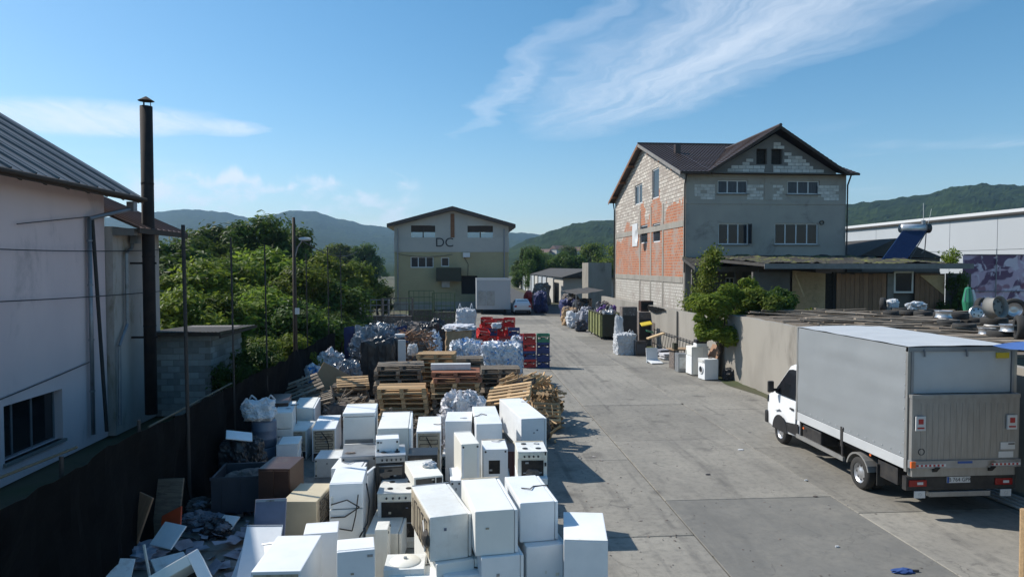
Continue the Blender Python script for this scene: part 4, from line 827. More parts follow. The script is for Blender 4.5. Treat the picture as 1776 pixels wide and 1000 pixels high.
# printed banner
def bannermat():
    t = NT('printed_banner'); p = t.n('ShaderNodeTexCoord').outputs['Object']
    a = t.noise(p, .55, 3, .5, 1.5); b_ = t.noise(p, 1.4, 5, .6, .8)
    c = t.mix(t.ramp(a, .44, .5), (.58, .40, .52, 1), (.13, .055, .13, 1)); c = t.mix(t.ramp(b_, .52, .6), c, (.70, .58, .68, 1)); c = t.mix(t.math('MULTIPLY', t.ramp(t.noise(p, 1.0, 2, .5), .6, .65), .7), c, (.22, .05, .10, 1))
    s = t.n('ShaderNodeSeparateXYZ'); t.l(p, s.inputs[0]); c = t.mix(t.math('MULTIPLY', t.math('SUBTRACT', 1.0, t.ramp(t.math('ADD', s.outputs[0], t.math('MULTIPLY', s.outputs[2], 1.3)), 2.4, 3.6)), .92), c, (.03, .022, .045, 1))
    t.setv(t.b.inputs['Base Color'], c); t.b.inputs['Roughness'].default_value = .5; return t.m
p0 = W(1668, 530, 36.5); bn = thing('printed_banner', 'large pink and purple printed banner on a pipe frame', 'banner', (p0.x, 36.5, 1.0)); zt = W(1700, 442, 36.5).z - 1
MB().sheet(lambda u, v: (u * 7.5, .03 * mnoise.noise((u * 9, v * 5, 0)), v * zt), 30, 12).build('print', bannermat(), bn, fix=False)
for x in (1.95, 5.2): MB().tube((x, -.08, -1), (x, -.08, zt + .35), .03, 6).build('post', 'galv', bn)
for z in (zt * .55, zt + .02): MB().tube((0, -.07, z), (7.5, -.07, z), .022, 6).build('rail', 'galv', bn)
# ================================================================== YARD WALL
yw = thing('yard_wall', 'long bare concrete wall along the yard', 'wall', (11.62, 0, 0))
def wallseg(y0, y1, h0, h1):
    mb = MB(); n = max(2, int((y1 - y0) / .35)); ring = []
    for i in range(n + 1):
        y = y0 + (y1 - y0) * i / n; h = h0 + (h1 - h0) * i / n + .03 * mnoise.noise((y * 1.3, 0, 0)); x = .015 * mnoise.noise((y * .9, 1, 0))
        ring += [(x, y, -.1), (x + .01, y, h * .5), (x, y, h), (.24, y, h), (.24, y, -.1)]
    mb.add(ring, [(5 * i + j, 5 * i + j + 1, 5 * i + 5 + j + 1, 5 * i + 5 + j) for i in range(n) for j in range(4)]); mb.add(ring[:5], [(0, 1, 2, 3, 4)]); mb.add(ring[-5:], [(4, 3, 2, 1, 0)]); return mb
for y0, y1, h0, h1 in ((4, 16.98, 2.78, 2.8), (17, 29.98, 2.8, 2.82), (30, 42, 2.55, 2.5), (42.03, 56, 2.5, 2.45)): wallseg(y0, y1, h0, h1).build('wall_panel', 'conc', yw)
for y in (30.0, 36, 42.0): MB().b2(-.1, -.02, y - .15, y + .15, 0, 2.5).build('pilaster', 'conc', yw)
tag(MB().b2(15, 17.8, 80, 84, 0, 5.35).build('blank_wall', 'conc'), 'blank grey gable wall beyond the tall house', 'building')
# far white wall on the street
fw = thing('street_wall', 'far white wall with posts along the street', 'wall', (0, 0, 0))
for k in range(12):
    y = 92 + k * 6.5; MB().b2(12.4 + k * .1, 12.6 + k * .1, y, y + 6.2, 0, 3.3).build('wall_panel', 'warehouse' if k % 3 else 'white_fac', fw); MB().b2(12.25 + k * .1, 12.55 + k * .1, y + 6.21, y + 6.49, 0, 3.45).build('post', 'concpost', fw)
fs_ = thing('street_shed', 'long low shed with dark roof along the far street', 'building', (0, 0, 0)); MB().b2(13.2, 20, 88, 150, 0, 3.4).build('wall', 'white_fac', fs_)
MB().prism([(12.8, 87, 3.5), (16.6, 87, 4.6), (20.4, 87, 3.5)], (0, 64, 0)).build('roof', 'felt', fs_)
# ================================================================== FAR GABLED HALL
Yd = 78.0; dc = thing('gabled_hall', 'ochre and white hall with an open gable at the end of the yard', 'building', (0, 0, 0))
dx = lambda x: W(x, 450, Yd).x
dz = lambda y: W(785, y, Yd).z
xl, xr = dx(684), dx(882)
holes = []
def hr(x0, y0, x1, y1): return (dx(x0) - xl, dx(x1) - xl, dz(y1), dz(y0))
hw_ = [(hr(712, 445, 752, 464), 3), (hr(765, 446, 779, 462), 1)]; gate = hr(800, 478, 828, 510); gate2 = hr(757, 455, 780, 472)
base_top = dz(437)
wgm = wallgrid(xr - xl, base_top, [hw_[0][0], hw_[1][0], gate], 0, .3); wgm.v = [(x + xl, y + Yd, z) for x, y, z in wgm.v]; wgm.build('ochre_wall', 'cream_fac', dc)
for r, n in hw_: window(dc, r[0] + xl, r[1] + xl, r[2], r[3], Yd + .05, n, .1, 'pane')
MB().b2(gate[0] + xl, gate[1] + xl, Yd + .32, Yd + .34, gate[2], gate[3]).build('doorway', 'void', dc)  # flat dark sheet stands for the shade inside the gate
MB().b2(xl - .05, xr + .05, Yd - .06, Yd + .25, base_top + .01, dz(412)).build('white_band', 'white_fac', dc)
# open gable: piers and lintels, sky seen through the two openings
zb, zt = dz(412), dz(398)
op = [(dx(713), dx(755)), (dx(811), dx(855))]; zo = dz(391); apx, apz = dx(785), dz(366); el, er = dx(684), dx(882); zlow = dz(392)
gz_ = lambda x: zlow + (apz - zlow) * (1 - abs(x - apx) / (apx - el if x < apx else er - apx))
for a_, b_ in ((el, op[0][0]), (op[0][1], op[1][0]), (op[1][1], er)):
    pts = [(a_, Yd, zb), (b_, Yd, zb), (b_, Yd, max(zo, gz_(b_)))] + ([(apx, Yd, apz)] if a_ < apx < b_ else []) + [(a_, Yd, max(zo - .3, gz_(a_)))]
    MB().prism(pts, (0, .25, 0)).build('gable_pier', 'white_fac', dc)
for a_, b_ in op: MB().prism([(a_, Yd, zo), (b_, Yd, zo), (b_, Yd, gz_(b_)), (a_, Yd, gz_(a_))], (0, .25, 0)).build('gable_lintel', 'white_fac', dc); MB().b2((a_ + b_) / 2 - .06, (a_ + b_) / 2 + .06, Yd + .05, Yd + .15, zb, zo).build('mullion', 'timber', dc); MB().b2(a_, b_, Yd + .16, Yd + .26, zo - .75, zo - .01).build('dark_header', 'timber', dc)
MB().b2(apx - .22, apx + .22, Yd - .05, Yd - .005, zb, apz - .3).build('rusty_post', 'timberorange', dc)
for sgn, e_ in ((-1, el), (1, er)):
    ex = e_ + sgn * .75; ez = zlow - .15
    MB().prism([(apx, Yd - .8, apz + .5), (ex, Yd - .8, ez + .35), (ex, Yd - .8, ez - .05), (apx, Yd - .8, apz + .08)], (0, 16, 0)).build('roof_slope', 'rooftile', dc)
for x in (el + .01, er - .26): MB().b2(x, x + .25, Yd + .3, Yd + 15, 0, zlow).build('side_wall', 'cream_fac', dc)
MB().b2(dx(757), dx(800), Yd - 1.3, Yd - .1, dz(487), dz(464)).build('dark_awning', 'dumpdark', dc)
MB().b2(dx(803), dx(815), Yd - .4, Yd - .02, dz(446), dz(438)).build('air_conditioner', 'pvc', dc); MB().b2(dx(766), dx(780), Yd - .35, Yd - .02, dz(498), dz(487)).build('air_conditioner', 'greysteel', dc)
def text(body, size, parent, loc, rot, mat, name='lettering', ext=.01, align='CENTER'):
    cu = bpy.data.curves.new(name, 'FONT'); cu.body = body; cu.size = size; cu.extrude = ext; cu.align_x = align; cu.align_y = 'CENTER'; cu.materials.append(MT[mat])
    o = bpy.data.objects.new('tmp', cu); COL.objects.link(o); bpy.context.view_layer.update(); me = bpy.data.meshes.new_from_object(o.evaluated_get(bpy.context.evaluated_depsgraph_get())); bpy.data.objects.remove(o); return link(name, me, parent, loc, rot)
for x in (el + .4, er - .5): MB().tube((x, Yd - .12, .2), (x, Yd - .12, zlow - .3), .07, 8).build('downpipe', 'galv', dc)
MB().path(sagged((el + .3, Yd - .15, dz(440)), (apx, Yd - .15, dz(441)), .3), .025, 5).build('cable', 'pole', dc); MB().path([(dx(805), Yd - .1, dz(446)), (dx(812), Yd - .1, dz(458)), (dx(811), Yd - .1, dz(478))], .03, 5).build('cable', 'pole', dc)
MB().b2(xl - .08, xr + .08, Yd - .05, Yd - .005, 0, .9).build('plinth', 'plaster', dc)
text('DC', 1.45, dc, (dx(771), Yd - .09, dz(421)), (R(90), 0, 0), 'ink')
# ================================================================== TRUCK
tk = thing('box_truck', 'white cab box truck with grey tarpaulin body and tail lift', 'truck', (8.72, 12.68, 0))
BL, BW, zb0, zt0 = 4.4, 2.2, .98, 3.34
def side(x, s): return lambda u, v: (x + s * (.018 * mnoise.noise((u * 5, v * 3, x)) + .012 * mnoise.noise((u * 2, v * 9, x)) + .012 * math.sin(v * 3.1) ), .05 + u * (BL - .1), zb0 + .16 + v * (zt0 - zb0 - .18))
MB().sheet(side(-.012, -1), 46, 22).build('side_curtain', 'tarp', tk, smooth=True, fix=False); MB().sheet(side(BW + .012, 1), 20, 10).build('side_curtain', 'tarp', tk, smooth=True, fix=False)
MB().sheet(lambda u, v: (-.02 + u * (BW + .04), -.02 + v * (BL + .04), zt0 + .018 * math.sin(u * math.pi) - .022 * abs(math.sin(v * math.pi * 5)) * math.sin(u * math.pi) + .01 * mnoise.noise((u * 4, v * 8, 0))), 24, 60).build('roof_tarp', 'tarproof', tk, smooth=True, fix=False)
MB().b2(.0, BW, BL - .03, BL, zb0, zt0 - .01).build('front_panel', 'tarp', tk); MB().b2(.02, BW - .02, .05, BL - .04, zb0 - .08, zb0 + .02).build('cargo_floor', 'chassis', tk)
for x in (-.03, BW - .04):
    MB().b2(x, x + .07, -.02, .05, zb0 - .1, zt0 - .012).build('corner_post', 'alu', tk); MB().b2(x, x + .07, BL - .06, BL + .01, zb0 - .06, zt0 - .012).build('corner_post', 'alu', tk)
for x in (-.028, BW + .004):
    MB().b2(x, x + .024, .06, 2.2, zb0 - .06, zb0 + .15).build('drop_side', 'tarproof', tk, bevel=.004, seg=1); MB().b2(x, x + .024, 2.32, BL - .07, zb0 - .06, zb0 + .15).build('drop_side', 'tarproof', tk, bevel=.004, seg=1); MB().b2(x - .006, x + .03, 2.21, 2.31, zb0 - .2, zb0 + .25).build('stake', 'chassis', tk)
em = MB().lathe([(.001, .006), (.010, .005), (.013, 0)], 8).mesh('eyelet', 'steel')
for k in range(15): link('eyelet', em, tk, (-.036, .18 + k * .29, zb0 + .24), (0, R(-90), 0))
for k in range(9): link('eyelet', em, tk, (-.04, .06, zb0 + .45 + k * .23), (0, R(-90), 0))
# rear
MB().b2(-.03, BW + .03, -.03, .04, zt0 - .1, zt0 - .013).build('rear_header', 'galv', tk)
MB().sheet(lambda u, v: (.09 + u * (BW - .18), -.005 + .012 * mnoise.noise((u * 4, v * 3, 9)), 2.42 + v * .82), 20, 10).build('rear_curtain', 'tarproof', tk, smooth=True, fix=False)
for x in (.035, BW - .085): MB().b2(x, x + .05, -.035, -.006, 2.4, zt0 - .101).build('rear_post', 'galv', tk)
for x in (.28, 1.15): MB().b2(x, x + .03, -.06, -.031, zt0 - .2, zt0 - .06).build('hinge', 'galv', tk)
MB().b2(1.78, 2.04, -.05, -.02, zt0 - .24, zt0 - .13).build('yellow_plate', 'yellowsign', tk)
MB().b2(-.01, BW + .02, -.14, -.04, 2.34, 2.41).build('lift_top_rail', 'alu', tk)
lift = MB().b2(.0, BW + .01, -.13, -.045, 1.06, 2.338).build('tail_lift', 'alu', tk)
rm = MB().b2(-.02, .02, -.003, 0, -.5, .62).mesh('lift_rib', 'alu')
for k in range(16): link('lift_rib', rm, lift, (.2 + k * .12, -.131, 1.62))
for x in (.05, BW - .27):
    s = MB().b2(x, x + .2, -.175, -.145, 1.72, 2.0).build('sign_plate', 'whiteprint', tk); MB().b2(x + .05, x + .15, -.181, -.176, 1.85, 1.95).build('red_mark', 'redsign', s); MB().b2(x + .03, x + .17, -.181, -.176, 1.76, 1.79).build('print_line', 'redsign', s)
MB().b2(-.02, BW + .03, -.17, -.05, .98, 1.13).build('lift_edge', 'greysteel', tk)
for x0 in (.08, 1.62):
    for k in range(7): MB().b2(x0 + k * .085, x0 + k * .085 + .042, -.176, -.171, 1.02, 1.06).build('red_stripe', 'redsign', tk)
    MB().b2(x0, x0 + .6, -.1745, -.1705, 1.015, 1.065).build('white_stripe', 'whiteprint', tk)
MB().b2(.92, 1.22, -.178, -.171, 1.07, 1.11).build('badge', 'blueprint', tk)
MB().lathe([(.05, .0), (.06, .003), (.07, .0)], 14, (.2, -.133, 1.3), Matrix.Rotation(R(90), 3, 'X')).build('round_mark', 'ink', tk)
MB().b2(1.82, 2.12, -.1435, -.14, 1.32, 1.46).build('sticker', 'whiteprint', tk); MB().b2(1.78, 2.09, -.1435, -.14, 1.16, 1.28).build('sticker', 'whiteprint', tk); MB().b2(1.98, 2.11, -.147, -.144, 1.415, 1.44).build('sticker_print', 'ink', tk)
MB().b2(-.04, .05, -.19, -.15, 1.0, 1.12).build('marker_lamp', 'orangelens', tk)
MB().b2(.04, BW - .04, -.1, .04, .8, .96).build('crossbeam', 'alu', tk)
for x in (.45, 1.6): MB().prism([(x, -.2, 1.0), (x, -.05, 1.0), (x, .35, .6), (x, .2, .55)], (.1, 0, 0)).build('lift_arm', 'chassis', tk)
MB().b2(-.05, BW + .02, -.06, .06, .52, .79).build('light_bar', 'chassis', tk)
for x in (.0, BW - .42): MB().b2(x, x + .36, -.085, -.061, .6, .73).build('tail_lamp', 'redlens', tk, bevel=.01); MB().b2(x + .16, x + .28, -.092, -.086, .64, .69).build('reverse_lamp', 'whiteprint', tk)
pl = MB().b2(.78, 1.26, -.08, -.062, .66, .78).build('number_plate', 'whiteprint', tk); MB().b2(.78, .82, -.083, -.0805, .662, .778).build('plate_band', 'blueprint', pl); text('B 764 GPR', .105, pl, (1.04, -.082, .72), (R(90), 0, 0), 'ink', ext=.001)
MB().b2(.42, 1.68, -.09, .02, .39, .49).build('underrun_bar', 'alu', tk, bevel=.01)
for x in (.1, BW - .32): b_ = MB().b2(x, x + .22, -.1, -.08, .38, .515).build('bumper_plate', 'whiteprint', tk); MB().lathe([(.03, 0), (.03, .004)], 10, (x + .11, -.101, .45), Matrix.Rotation(R(90), 3, 'X')).build('plate_mark', 'ink', b_)
# chassis
for x in (.55, 1.5): MB().b2(x, x + .09, .1, 5.6, .58, .86).build('chassis_rail', 'chassis', tk)
MB().b2(.05, .5, 3.3, 4.3, .5, .86).build('fuel_tank', 'chassis', tk, bevel=.04); MB().b2(.05, .45, .35, 1.0, .5, .84).build('storage_locker', 'chassis', tk)
for x in (.0, BW - .05): MB().b2(x, x + .05, 2.25, 4.45, .44, .54).build('side_guard', 'alu', tk); MB().b2(x + .01, x + .04, 2.28, 2.34, .54, .9).build('guard_strut', 'chassis', tk); MB().b2(x + .01, x + .04, 4.2, 4.26, .54, .9).build('guard_strut', 'chassis', tk)
MB().tube((.1, 1.65, .36), (2.1, 1.65, .36), .07, 8).build('rear_axle', 'chassis', tk)
def wheel(parent, x, y, r=.36, w_=.2, out=-1, dish=.05):
    ty = MB().lathe([(r * .62, -w_ / 2), (r * .9, -w_ / 2), (r * .985, -w_ / 2 + .03), (r, -w_ / 2 + .05), (r, w_ / 2 - .05), (r * .985, w_ / 2 - .03), (r * .9, w_ / 2), (r * .62, w_ / 2), (r * .6, 0), (r * .62, -w_ / 2)], 28, (x, y, r), Matrix.Rotation(R(90), 3, 'Y')).build('wheel', 'rubber', parent, smooth=True)
    mb = MB(); f = out * (w_ / 2 - .015); d = -out * dish
    m_ = Matrix.Rotation(R(90), 3, 'Y'); mb.lathe([(r * .64, f), (r * .55, f + d * .4), (r * .5, f + d), (r * .3, f + d * .6), (r * .2, f + d * .2), (r * .12, f), (.001, f)], 24, (x, y, r), m_); mb.build('rim', 'rim', ty, smooth=True)
    for k in range(8):
        a_ = k * math.pi / 4; MB().tube((x + f + d * .9 - out * 0, y + math.cos(a_) * r * .4, r + math.sin(a_) * r * .4), (x + f + d * .9 + out * .008, y + math.cos(a_) * r * .4, r + math.sin(a_) * r * .4), .03, 8).build('vent_hole', 'black', ty)
    return ty
wheel(tk, .12, 1.65); wheel(tk, .36, 1.65); wheel(tk, BW - .12, 1.65, out=1); wheel(tk, BW - .36, 1.65, out=1); wheel(tk, .2, 5.55, .345); wheel(tk, BW - .2, 5.55, .345, out=1)
for x in (-.02, BW - .3):
    mb = MB()
    for k in range(9):
        a0, a1 = R(15 + k * 16.6), R(15 + (k + 1) * 16.6); mb.add([(x, 1.65 + .44 * math.cos(a0), .37 + .44 * math.sin(a0)), (x + .32, 1.65 + .44 * math.cos(a0), .37 + .44 * math.sin(a0)), (x + .32, 1.65 + .44 * math.cos(a1), .37 + .44 * math.sin(a1)), (x, 1.65 + .44 * math.cos(a1), .37 + .44 * math.sin(a1))], [(0, 1, 2, 3)])
        mb.add([(x, 1.65 + .44 * math.cos(a0), .37 + .44 * math.sin(a0)), (x, 1.65 + .40 * math.cos(a0), .37 + .40 * math.sin(a0)), (x, 1.65 + .40 * math.cos(a1), .37 + .40 * math.sin(a1)), (x, 1.65 + .44 * math.cos(a1), .37 + .44 * math.sin(a1))], [(0, 1, 2, 3)])
    mb.build('mudguard', 'alu', tk, fix=False)
MB().b2(.0, .3, .95, .97, .3, .75).build('mud_flap', 'rubber', tk)
MB().b2(-.02, .0, 1.15, 1.2, .86, .9).build('side_marker', 'orangelens', tk); MB().b2(-.02, .0, 4.0, 4.06, .76, .8).build('side_marker', 'orangelens', tk)
# cab
hwz = lambda z: 1.0 - max(0, z - 1.2) * .15 - max(0, .7 - z) * .05
pr = [(4.47, .42), (4.47, 1.2), (4.47, 2.16), (4.55, 2.24), (5.05, 2.26), (5.28, 2.18), (5.92, 1.46), (6.02, 1.38), (6.36, 1.22), (6.5, 1.02), (6.55, .8), (6.56, .5), (6.5, .36), (6.0, .36), (5.1, .36)]
CX = BW / 2; nar = lambda y: 1 - max(0, y - 6.0) ** 2 * .35
mb = MB(); n = len(pr); ys = [1, -1]
vs = []
for s in (-1, -.8, .8, 1):
    for y, z in pr: vs.append((CX + s * hwz(z) * nar(y), y + (0 if abs(s) == 1 else .09 if y > 6.3 else 0), z + (0 if abs(s) == 1 else .035 if z > 1.2 else 0)))
fs = [tuple(range(n - 1, -1, -1)), tuple(range(3 * n, 4 * n))] + [(k * n + i, k * n + (i + 1) % n, (k + 1) * n + (i + 1) % n, (k + 1) * n + i) for k in range(3) for i in range(n)]
mb.add(vs, fs).build('cab', 'whitepaint', tk, bevel=.035, seg=3, smooth=True)
def sidepoly(pts, off, s=-1): return [(CX + s * (hwz(z) * nar(y) + off), y, z) for y, z in pts]
for s in (-1, 1):
    MB().prism(sidepoly([(4.74, 1.36), (5.86, 1.36), (5.9, 1.42), (5.3, 2.08), (5.1, 2.12), (4.74, 2.12)], .004, s), (s * .012, 0, 0)).build('side_window', 'glassdark', tk)
    d = MB().prism(sidepoly([(4.68, .62), (5.0, .62), (5.2, .82), (5.55, .95), (5.85, .85), (5.92, 1.33), (4.68, 1.33)], .003, s), (s * .012, 0, 0)).build('cab_door', 'whitepaint', tk, bevel=.006, seg=1); MB().b2(*sorted((CX + s * 1.012, CX + s * 1.045)), 4.76, 4.93, 1.08, 1.12).build('door_handle', 'black', d)
    MB().prism(sidepoly([(4.5, .44), (5.12, .44), (5.16, .68), (4.5, .76)], .005, s), (s * .02, 0, 0)).build('sill_trim', 'black', tk)
    arch = [(5.55 + .43 * math.cos(R(a_)), .36 + .43 * math.sin(R(a_))) for a_ in range(0, 181, 15)]
    MB().prism([(CX + s * 1.004, y, z) for y, z in arch], (s * .012, 0, 0)).build('wheel_arch', 'black', tk)
    mr = MB().box((CX + s * 1.2, 5.72, 1.55), (.16, .1, .32)).build('mirror', 'black', tk, bevel=.03); MB().b2(*sorted((CX + s * .95, CX + s * 1.14)), 5.7, 5.74, 1.42, 1.5).build('mirror_arm', 'black', mr)
    MB().prism([(CX + s * .62, 6.545, .95), (CX + s * .96, 6.42, 1.0), (CX + s * .97, 6.36, 1.2), (CX + s * .64, 6.5, 1.12)], (0, .02, 0)).build('headlamp', 'pane', tk)
MB().prism([(CX - .76, 5.34, 2.15), (CX + .76, 5.34, 2.15), (CX + .86, 5.86, 1.565), (CX - .86, 5.86, 1.565)], (0, .012, .014)).build('windscreen', 'glassdark', tk)
MB().b2(CX - .95, CX + .95, 6.46, 6.64, .36, .72).build('front_bumper', 'black', tk, bevel=.05)
# ================================================================== APPLIANCES
GA = 'scrap appliances heaped in the yard'
def frame(nl, nr, fl, w_):
    a, b, c = G(*nl, H - 1), G(*nr, H - 1), G(*fl, H - 1); dd = (c - a); dd.z = 0; dep = dd.length; dn = dd.normalized(); xn = Vector((dn.y, -dn.x, 0))
    k = w_ / max(.01, (b - a).dot(xn)); return a * k, (b * 1) * k, k, dep * k, math.atan2(-dn.x, dn.y), xn, dn
def place(nl, nr, fl, w_):
    a, b, k, dep, rz, xn, dn = frame(nl, nr, fl, w_); ztop = H - k
    base = Vector((a.x, a.y, 0)) + xn * w_ / 2 + dn * dep / 2; return base, ztop, dep, rz
def coilback(t, W_, D_, H_):             # open back with compressor, tubes
    MB().b2(-W_ / 2 + .03, W_ / 2 - .03, -D_ / 2 - .004, -D_ / 2 + .0, .28 * H_, H_ - .04).build('back_panel', 'yellowed', t)
    MB().b2(-W_ / 2 + .03, W_ / 2 - .03, -D_ / 2 - .006, -D_ / 2 - .001, .02, .26 * H_).build('compressor_bay', 'void', t)
    lump('compressor', 'coil', t, (.05, -D_ / 2 + .02, .12 * H_ + .02), (.22, .16, .2 * H_), 2, .05, 2, 2, .2, False, 0)
    pts = []; n = 9
    for i in range(n): z = .32 * H_ + (.6 * H_) * i / (n - 1); pts += [(-W_ * .36, -D_ / 2 - .025, z), (W_ * .36, -D_ / 2 - .025, z)] if i % 2 == 0 else [(W_ * .36, -D_ / 2 - .025, z), (-W_ * .36, -D_ / 2 - .025, z)]
    MB().path(pts, .008, 4).build('condenser_coil', 'coil', t)
    MB().path([(-W_ * .1, -D_ / 2 - .02, H_ * .9), (W_ * .12, -D_ / 2 - .05, H_ * .7), (W_ * .2, -D_ / 2 - .05, H_ * .5), (W_ * .17, -D_ / 2 - .04, H_ * .2)], .012, 5).build('power_cord', 'black', t)
def appliance(kind, base, rz, W_, D_, H_, z0, label, mat='enamel', face=0, cat=None, seed=0):
    """face: 0 front toward the camera side, 90 front to the right, -90 to the left, 180 away"""
    if face in (90, -90): W_, D_ = D_, W_
    nm = {'fridge': 'refrigerator', 'lying': 'refrigerator', 'openback': 'refrigerator', 'washer': 'washing_machine', 'stove': 'stove', 'oven': 'stove', 'cabinet': 'cabinet', 'chest': 'chest_freezer', 'box': 'appliance_casing', 'boiler': 'boiler', 'micro': 'microwave_oven'}[kind]
    t = thing(nm, label, cat or {'refrigerator': 'fridge', 'washing_machine': 'washing machine', 'appliance_casing': 'appliance', 'chest_freezer': 'freezer', 'microwave_oven': 'microwave'}.get(nm, nm), (base.x, base.y, z0), rz + R(face), GA)
    x, y = W_ / 2, D_ / 2; bv = dict(bevel=.014, seg=2)
    if kind == 'fridge':
        MB().b2(-x, x, -y + .055, y, .03, H_).build('body', mat, t, **bv); sp1 = H_ * .68
        if H_ > 1.15:
            MB().b2(-x, x, -y, -y + .048, .06, sp1 - .008).build('door', mat, t, **bv); d2 = MB().b2(-x, x, -y, -y + .048, sp1 + .008, H_ - .004).build('freezer_door', mat, t, **bv); MB().b2(-x + .03, -x + .06, -y - .03, -y, sp1 + .04, sp1 + .22).build('handle', 'enamel_dirty', d2)
        else:
            d2 = MB().b2(-x, x, -y, -y + .048, .06, H_ - .004).build('door', mat, t, **bv); MB().b2(x - .1, x - .03, -y - .012, -y, H_ - .1, H_ - .07).build('badge', 'greysteel', d2)
        MB().b2(-x + .02, x - .02, -y + .06, y - .02, .0, .04).build('plinth', 'black', t)
    elif kind == 'lying':                # on its side, door slab to the right, feet end toward the camera
        MB().b2(-x, x - .055, -y, y, 0.004, H_).build('body', mat, t, **bv); d2 = MB().b2(x - .047, x, -y + .01, y - .01, .012, H_ - .012).build('door', mat, t, **bv)
        MB().b2(x - .054, x - .048, -y + .03, y - .03, .03, H_ - .03).build('door_seal', 'greysteel', t)
    elif kind == 'sideback':             # lying with the bare back to the left
        pass
    elif kind == 'openback':
        MB().b2(-x, x, -y, y, 0, H_).build('body', mat, t, **bv); coilback(t, W_, D_, H_)
    elif kind == 'washer':
        MB().b2(-x, x, -y + .02, y, .02, H_ - .022).build('body', mat, t, **bv); MB().b2(-x - .003, x + .003, -y, y, H_ - .02, H_).build('lid', mat, t, bevel=.008)
        MB().b2(-x + .01, x - .01, -y, -y + .019, H_ - .15, H_ - .025).build('control_panel', 'enamel_dirty', t, bevel=.004, seg=1); MB().tube((x - .1, -y - .025, H_ - .085), (x - .1, -y, H_ - .085), .03, 12).build('dial', 'greysteel', t)
        r_ = min(.17, x * .62); rot = Matrix.Rotation(R(90), 3, 'X'); zc = H_ * .48
        dr = MB().lathe([(r_ * 1.12, 0), (r_ * 1.12, .03), (r_ * .82, .045), (r_ * .8, .02)], 24, (0, -y + .02, zc), rot).build('door', 'pvc', t, smooth=True); MB().lathe([(r_ * .8, .02), (r_ * .4, .045), (.001, .055)], 20, (0, -y + .02, zc), rot).build('porthole', 'glassdark', dr, smooth=True)
    elif kind in ('stove', 'oven'):
        MB().b2(-x, x, -y + .03, y, .0, H_ - .02).build('body', mat, t, **bv); hob = MB().b2(-x - .004, x + .004, -y, y, H_ - .018, H_).build('hob', 'steel' if kind == 'stove' else mat, t, bevel=.006, seg=1)
        for bx_ in (-x * .45, x * .45):
            for by in (-y * .45, y * .45): MB().lathe([(.05, 0), (.05, .012), (.02, .018), (.001, .018)], 12, (bx_, by, H_)).build('burner', 'black', hob)
        MB().b2(-x + .005, x - .005, -y - .005, -y + .029, H_ - .14, H_ - .02).build('control_panel', 'greysteel' if kind == 'stove' else mat, t, bevel=.005, seg=1)
        for i in range(5 if kind == 'stove' else 4): MB().tube((-x * .55 + i * x * 1.1 / 3.6, -y - .035, H_ - .085), (-x * .55 + i * x * 1.1 / 3.6, -y - .005, H_ - .085), .018, 10).build('knob', 'black', t)
        if kind == 'stove':
            dr = MB().b2(-x + .01, x - .01, -y, -y + .028, .14, H_ - .15).build('oven_door', 'black', t, bevel=.006, seg=1); MB().b2(-x + .07, x - .07, -y - .004, -y - .001, .2, H_ - .24).build('oven_glass', 'glassdark', dr); MB().tube((-x + .06, -y - .04, H_ - .19), (x - .06, -y - .04, H_ - .19), .01, 6).build('handle', 'greysteel', dr)
        else:
            MB().b2(-x + .07, x - .07, -y + .012, -y + .028, .2, H_ - .17).build('oven_cavity', 'void', t); MB().b2(-x + .1, x - .1, -y + .0, -y + .01, H_ * .45, H_ * .47).build('oven_rack', 'greysteel', t)
            lump('scrap_inside', 'scrap', t, (.0, -y + .01, .3), (W_ * .5, .06, .2), 4, .3, 2.5, 3, .3, False)
            for zz_ in (.2, .45, .65): MB().b2(x - .05, x - .02, -y - .006, -y + .029, zz_, zz_ + .06).build('door_hinge', 'black', t)
        MB().b2(-x + .02, x - .02, -y + .02, -y + .029, .02, .12).build('drawer_front', mat, t)
    elif kind == 'chest':
        MB().b2(-x, x, -y, y, 0, H_ - .09).build('body', mat, t, **bv); MB().b2(-x - .01, x + .01, -y - .012, y, H_ - .08, H_).build('lid', mat, t, bevel=.025, seg=3); MB().b2(-x + .04, x - .04, -y - .008, -y - .001, .06, .36).build('grille', 'greysteel', t)
    elif kind == 'boiler':
        MB().b2(-x, x, -y, y, 0, H_).build('body', mat, t, **bv); MB().b2(-x * .55, x * .35, -y - .006, -y - .001, H_ * .38, H_ * .72).build('front_opening', 'void', t)  # opening is a flat dark patch coloured as its inner shade
        for sx in (-1, 1):
            for zz_ in (.05, H_ - .05): MB().lathe([(.02, 0), (.02, .008), (.001, .01)], 8, (sx * (x - .05), -y, zz_), Matrix.Rotation(R(90), 3, 'X')).build('corner_bolt', 'black', t)
    elif kind == 'box':
        MB().b2(-x, x, -y, y, 0, H_).build('body', mat, t, **bv)
        for sx in (-1, 1): MB().b2(sx * x * .86 - .02, sx * x * .86 + .02, -y - .006, -y + .004, .05, H_ - .05).build('corner_fold', mat, t)
        for sx in (-1, 1):
            for zz_ in (.05, H_ - .06): MB().lathe([(.02, 0), (.02, .008), (.001, .01)], 8, (sx * (x - .04), -y - .006, zz_), Matrix.Rotation(R(90), 3, 'X')).build('corner_cap', 'black', t)
    elif kind == 'cabinet':
        MB().b2(-x, x, -y + .022, y, 0.0, H_).build('carcass', mat, t, bevel=.004, seg=1)
        for xa, xb in ((-x + .01, -.004), (.004, x - .01)): d2 = MB().b2(xa, xb, -y, -y + .019, .05, H_ - .03).build('door', mat, t, bevel=.004, seg=1)
    elif kind == 'micro':
        MB().b2(-x, x, -y, y, 0, H_).build('body', mat, t, bevel=.012); MB().b2(-x + .03, x - .14, -y - .008, -y - .001, .03, H_ - .03).build('door_glass', 'glassdark', t); MB().b2(x - .12, x - .02, -y - .008, -y - .001, .03, H_ - .03).build('keypad', 'black', t)
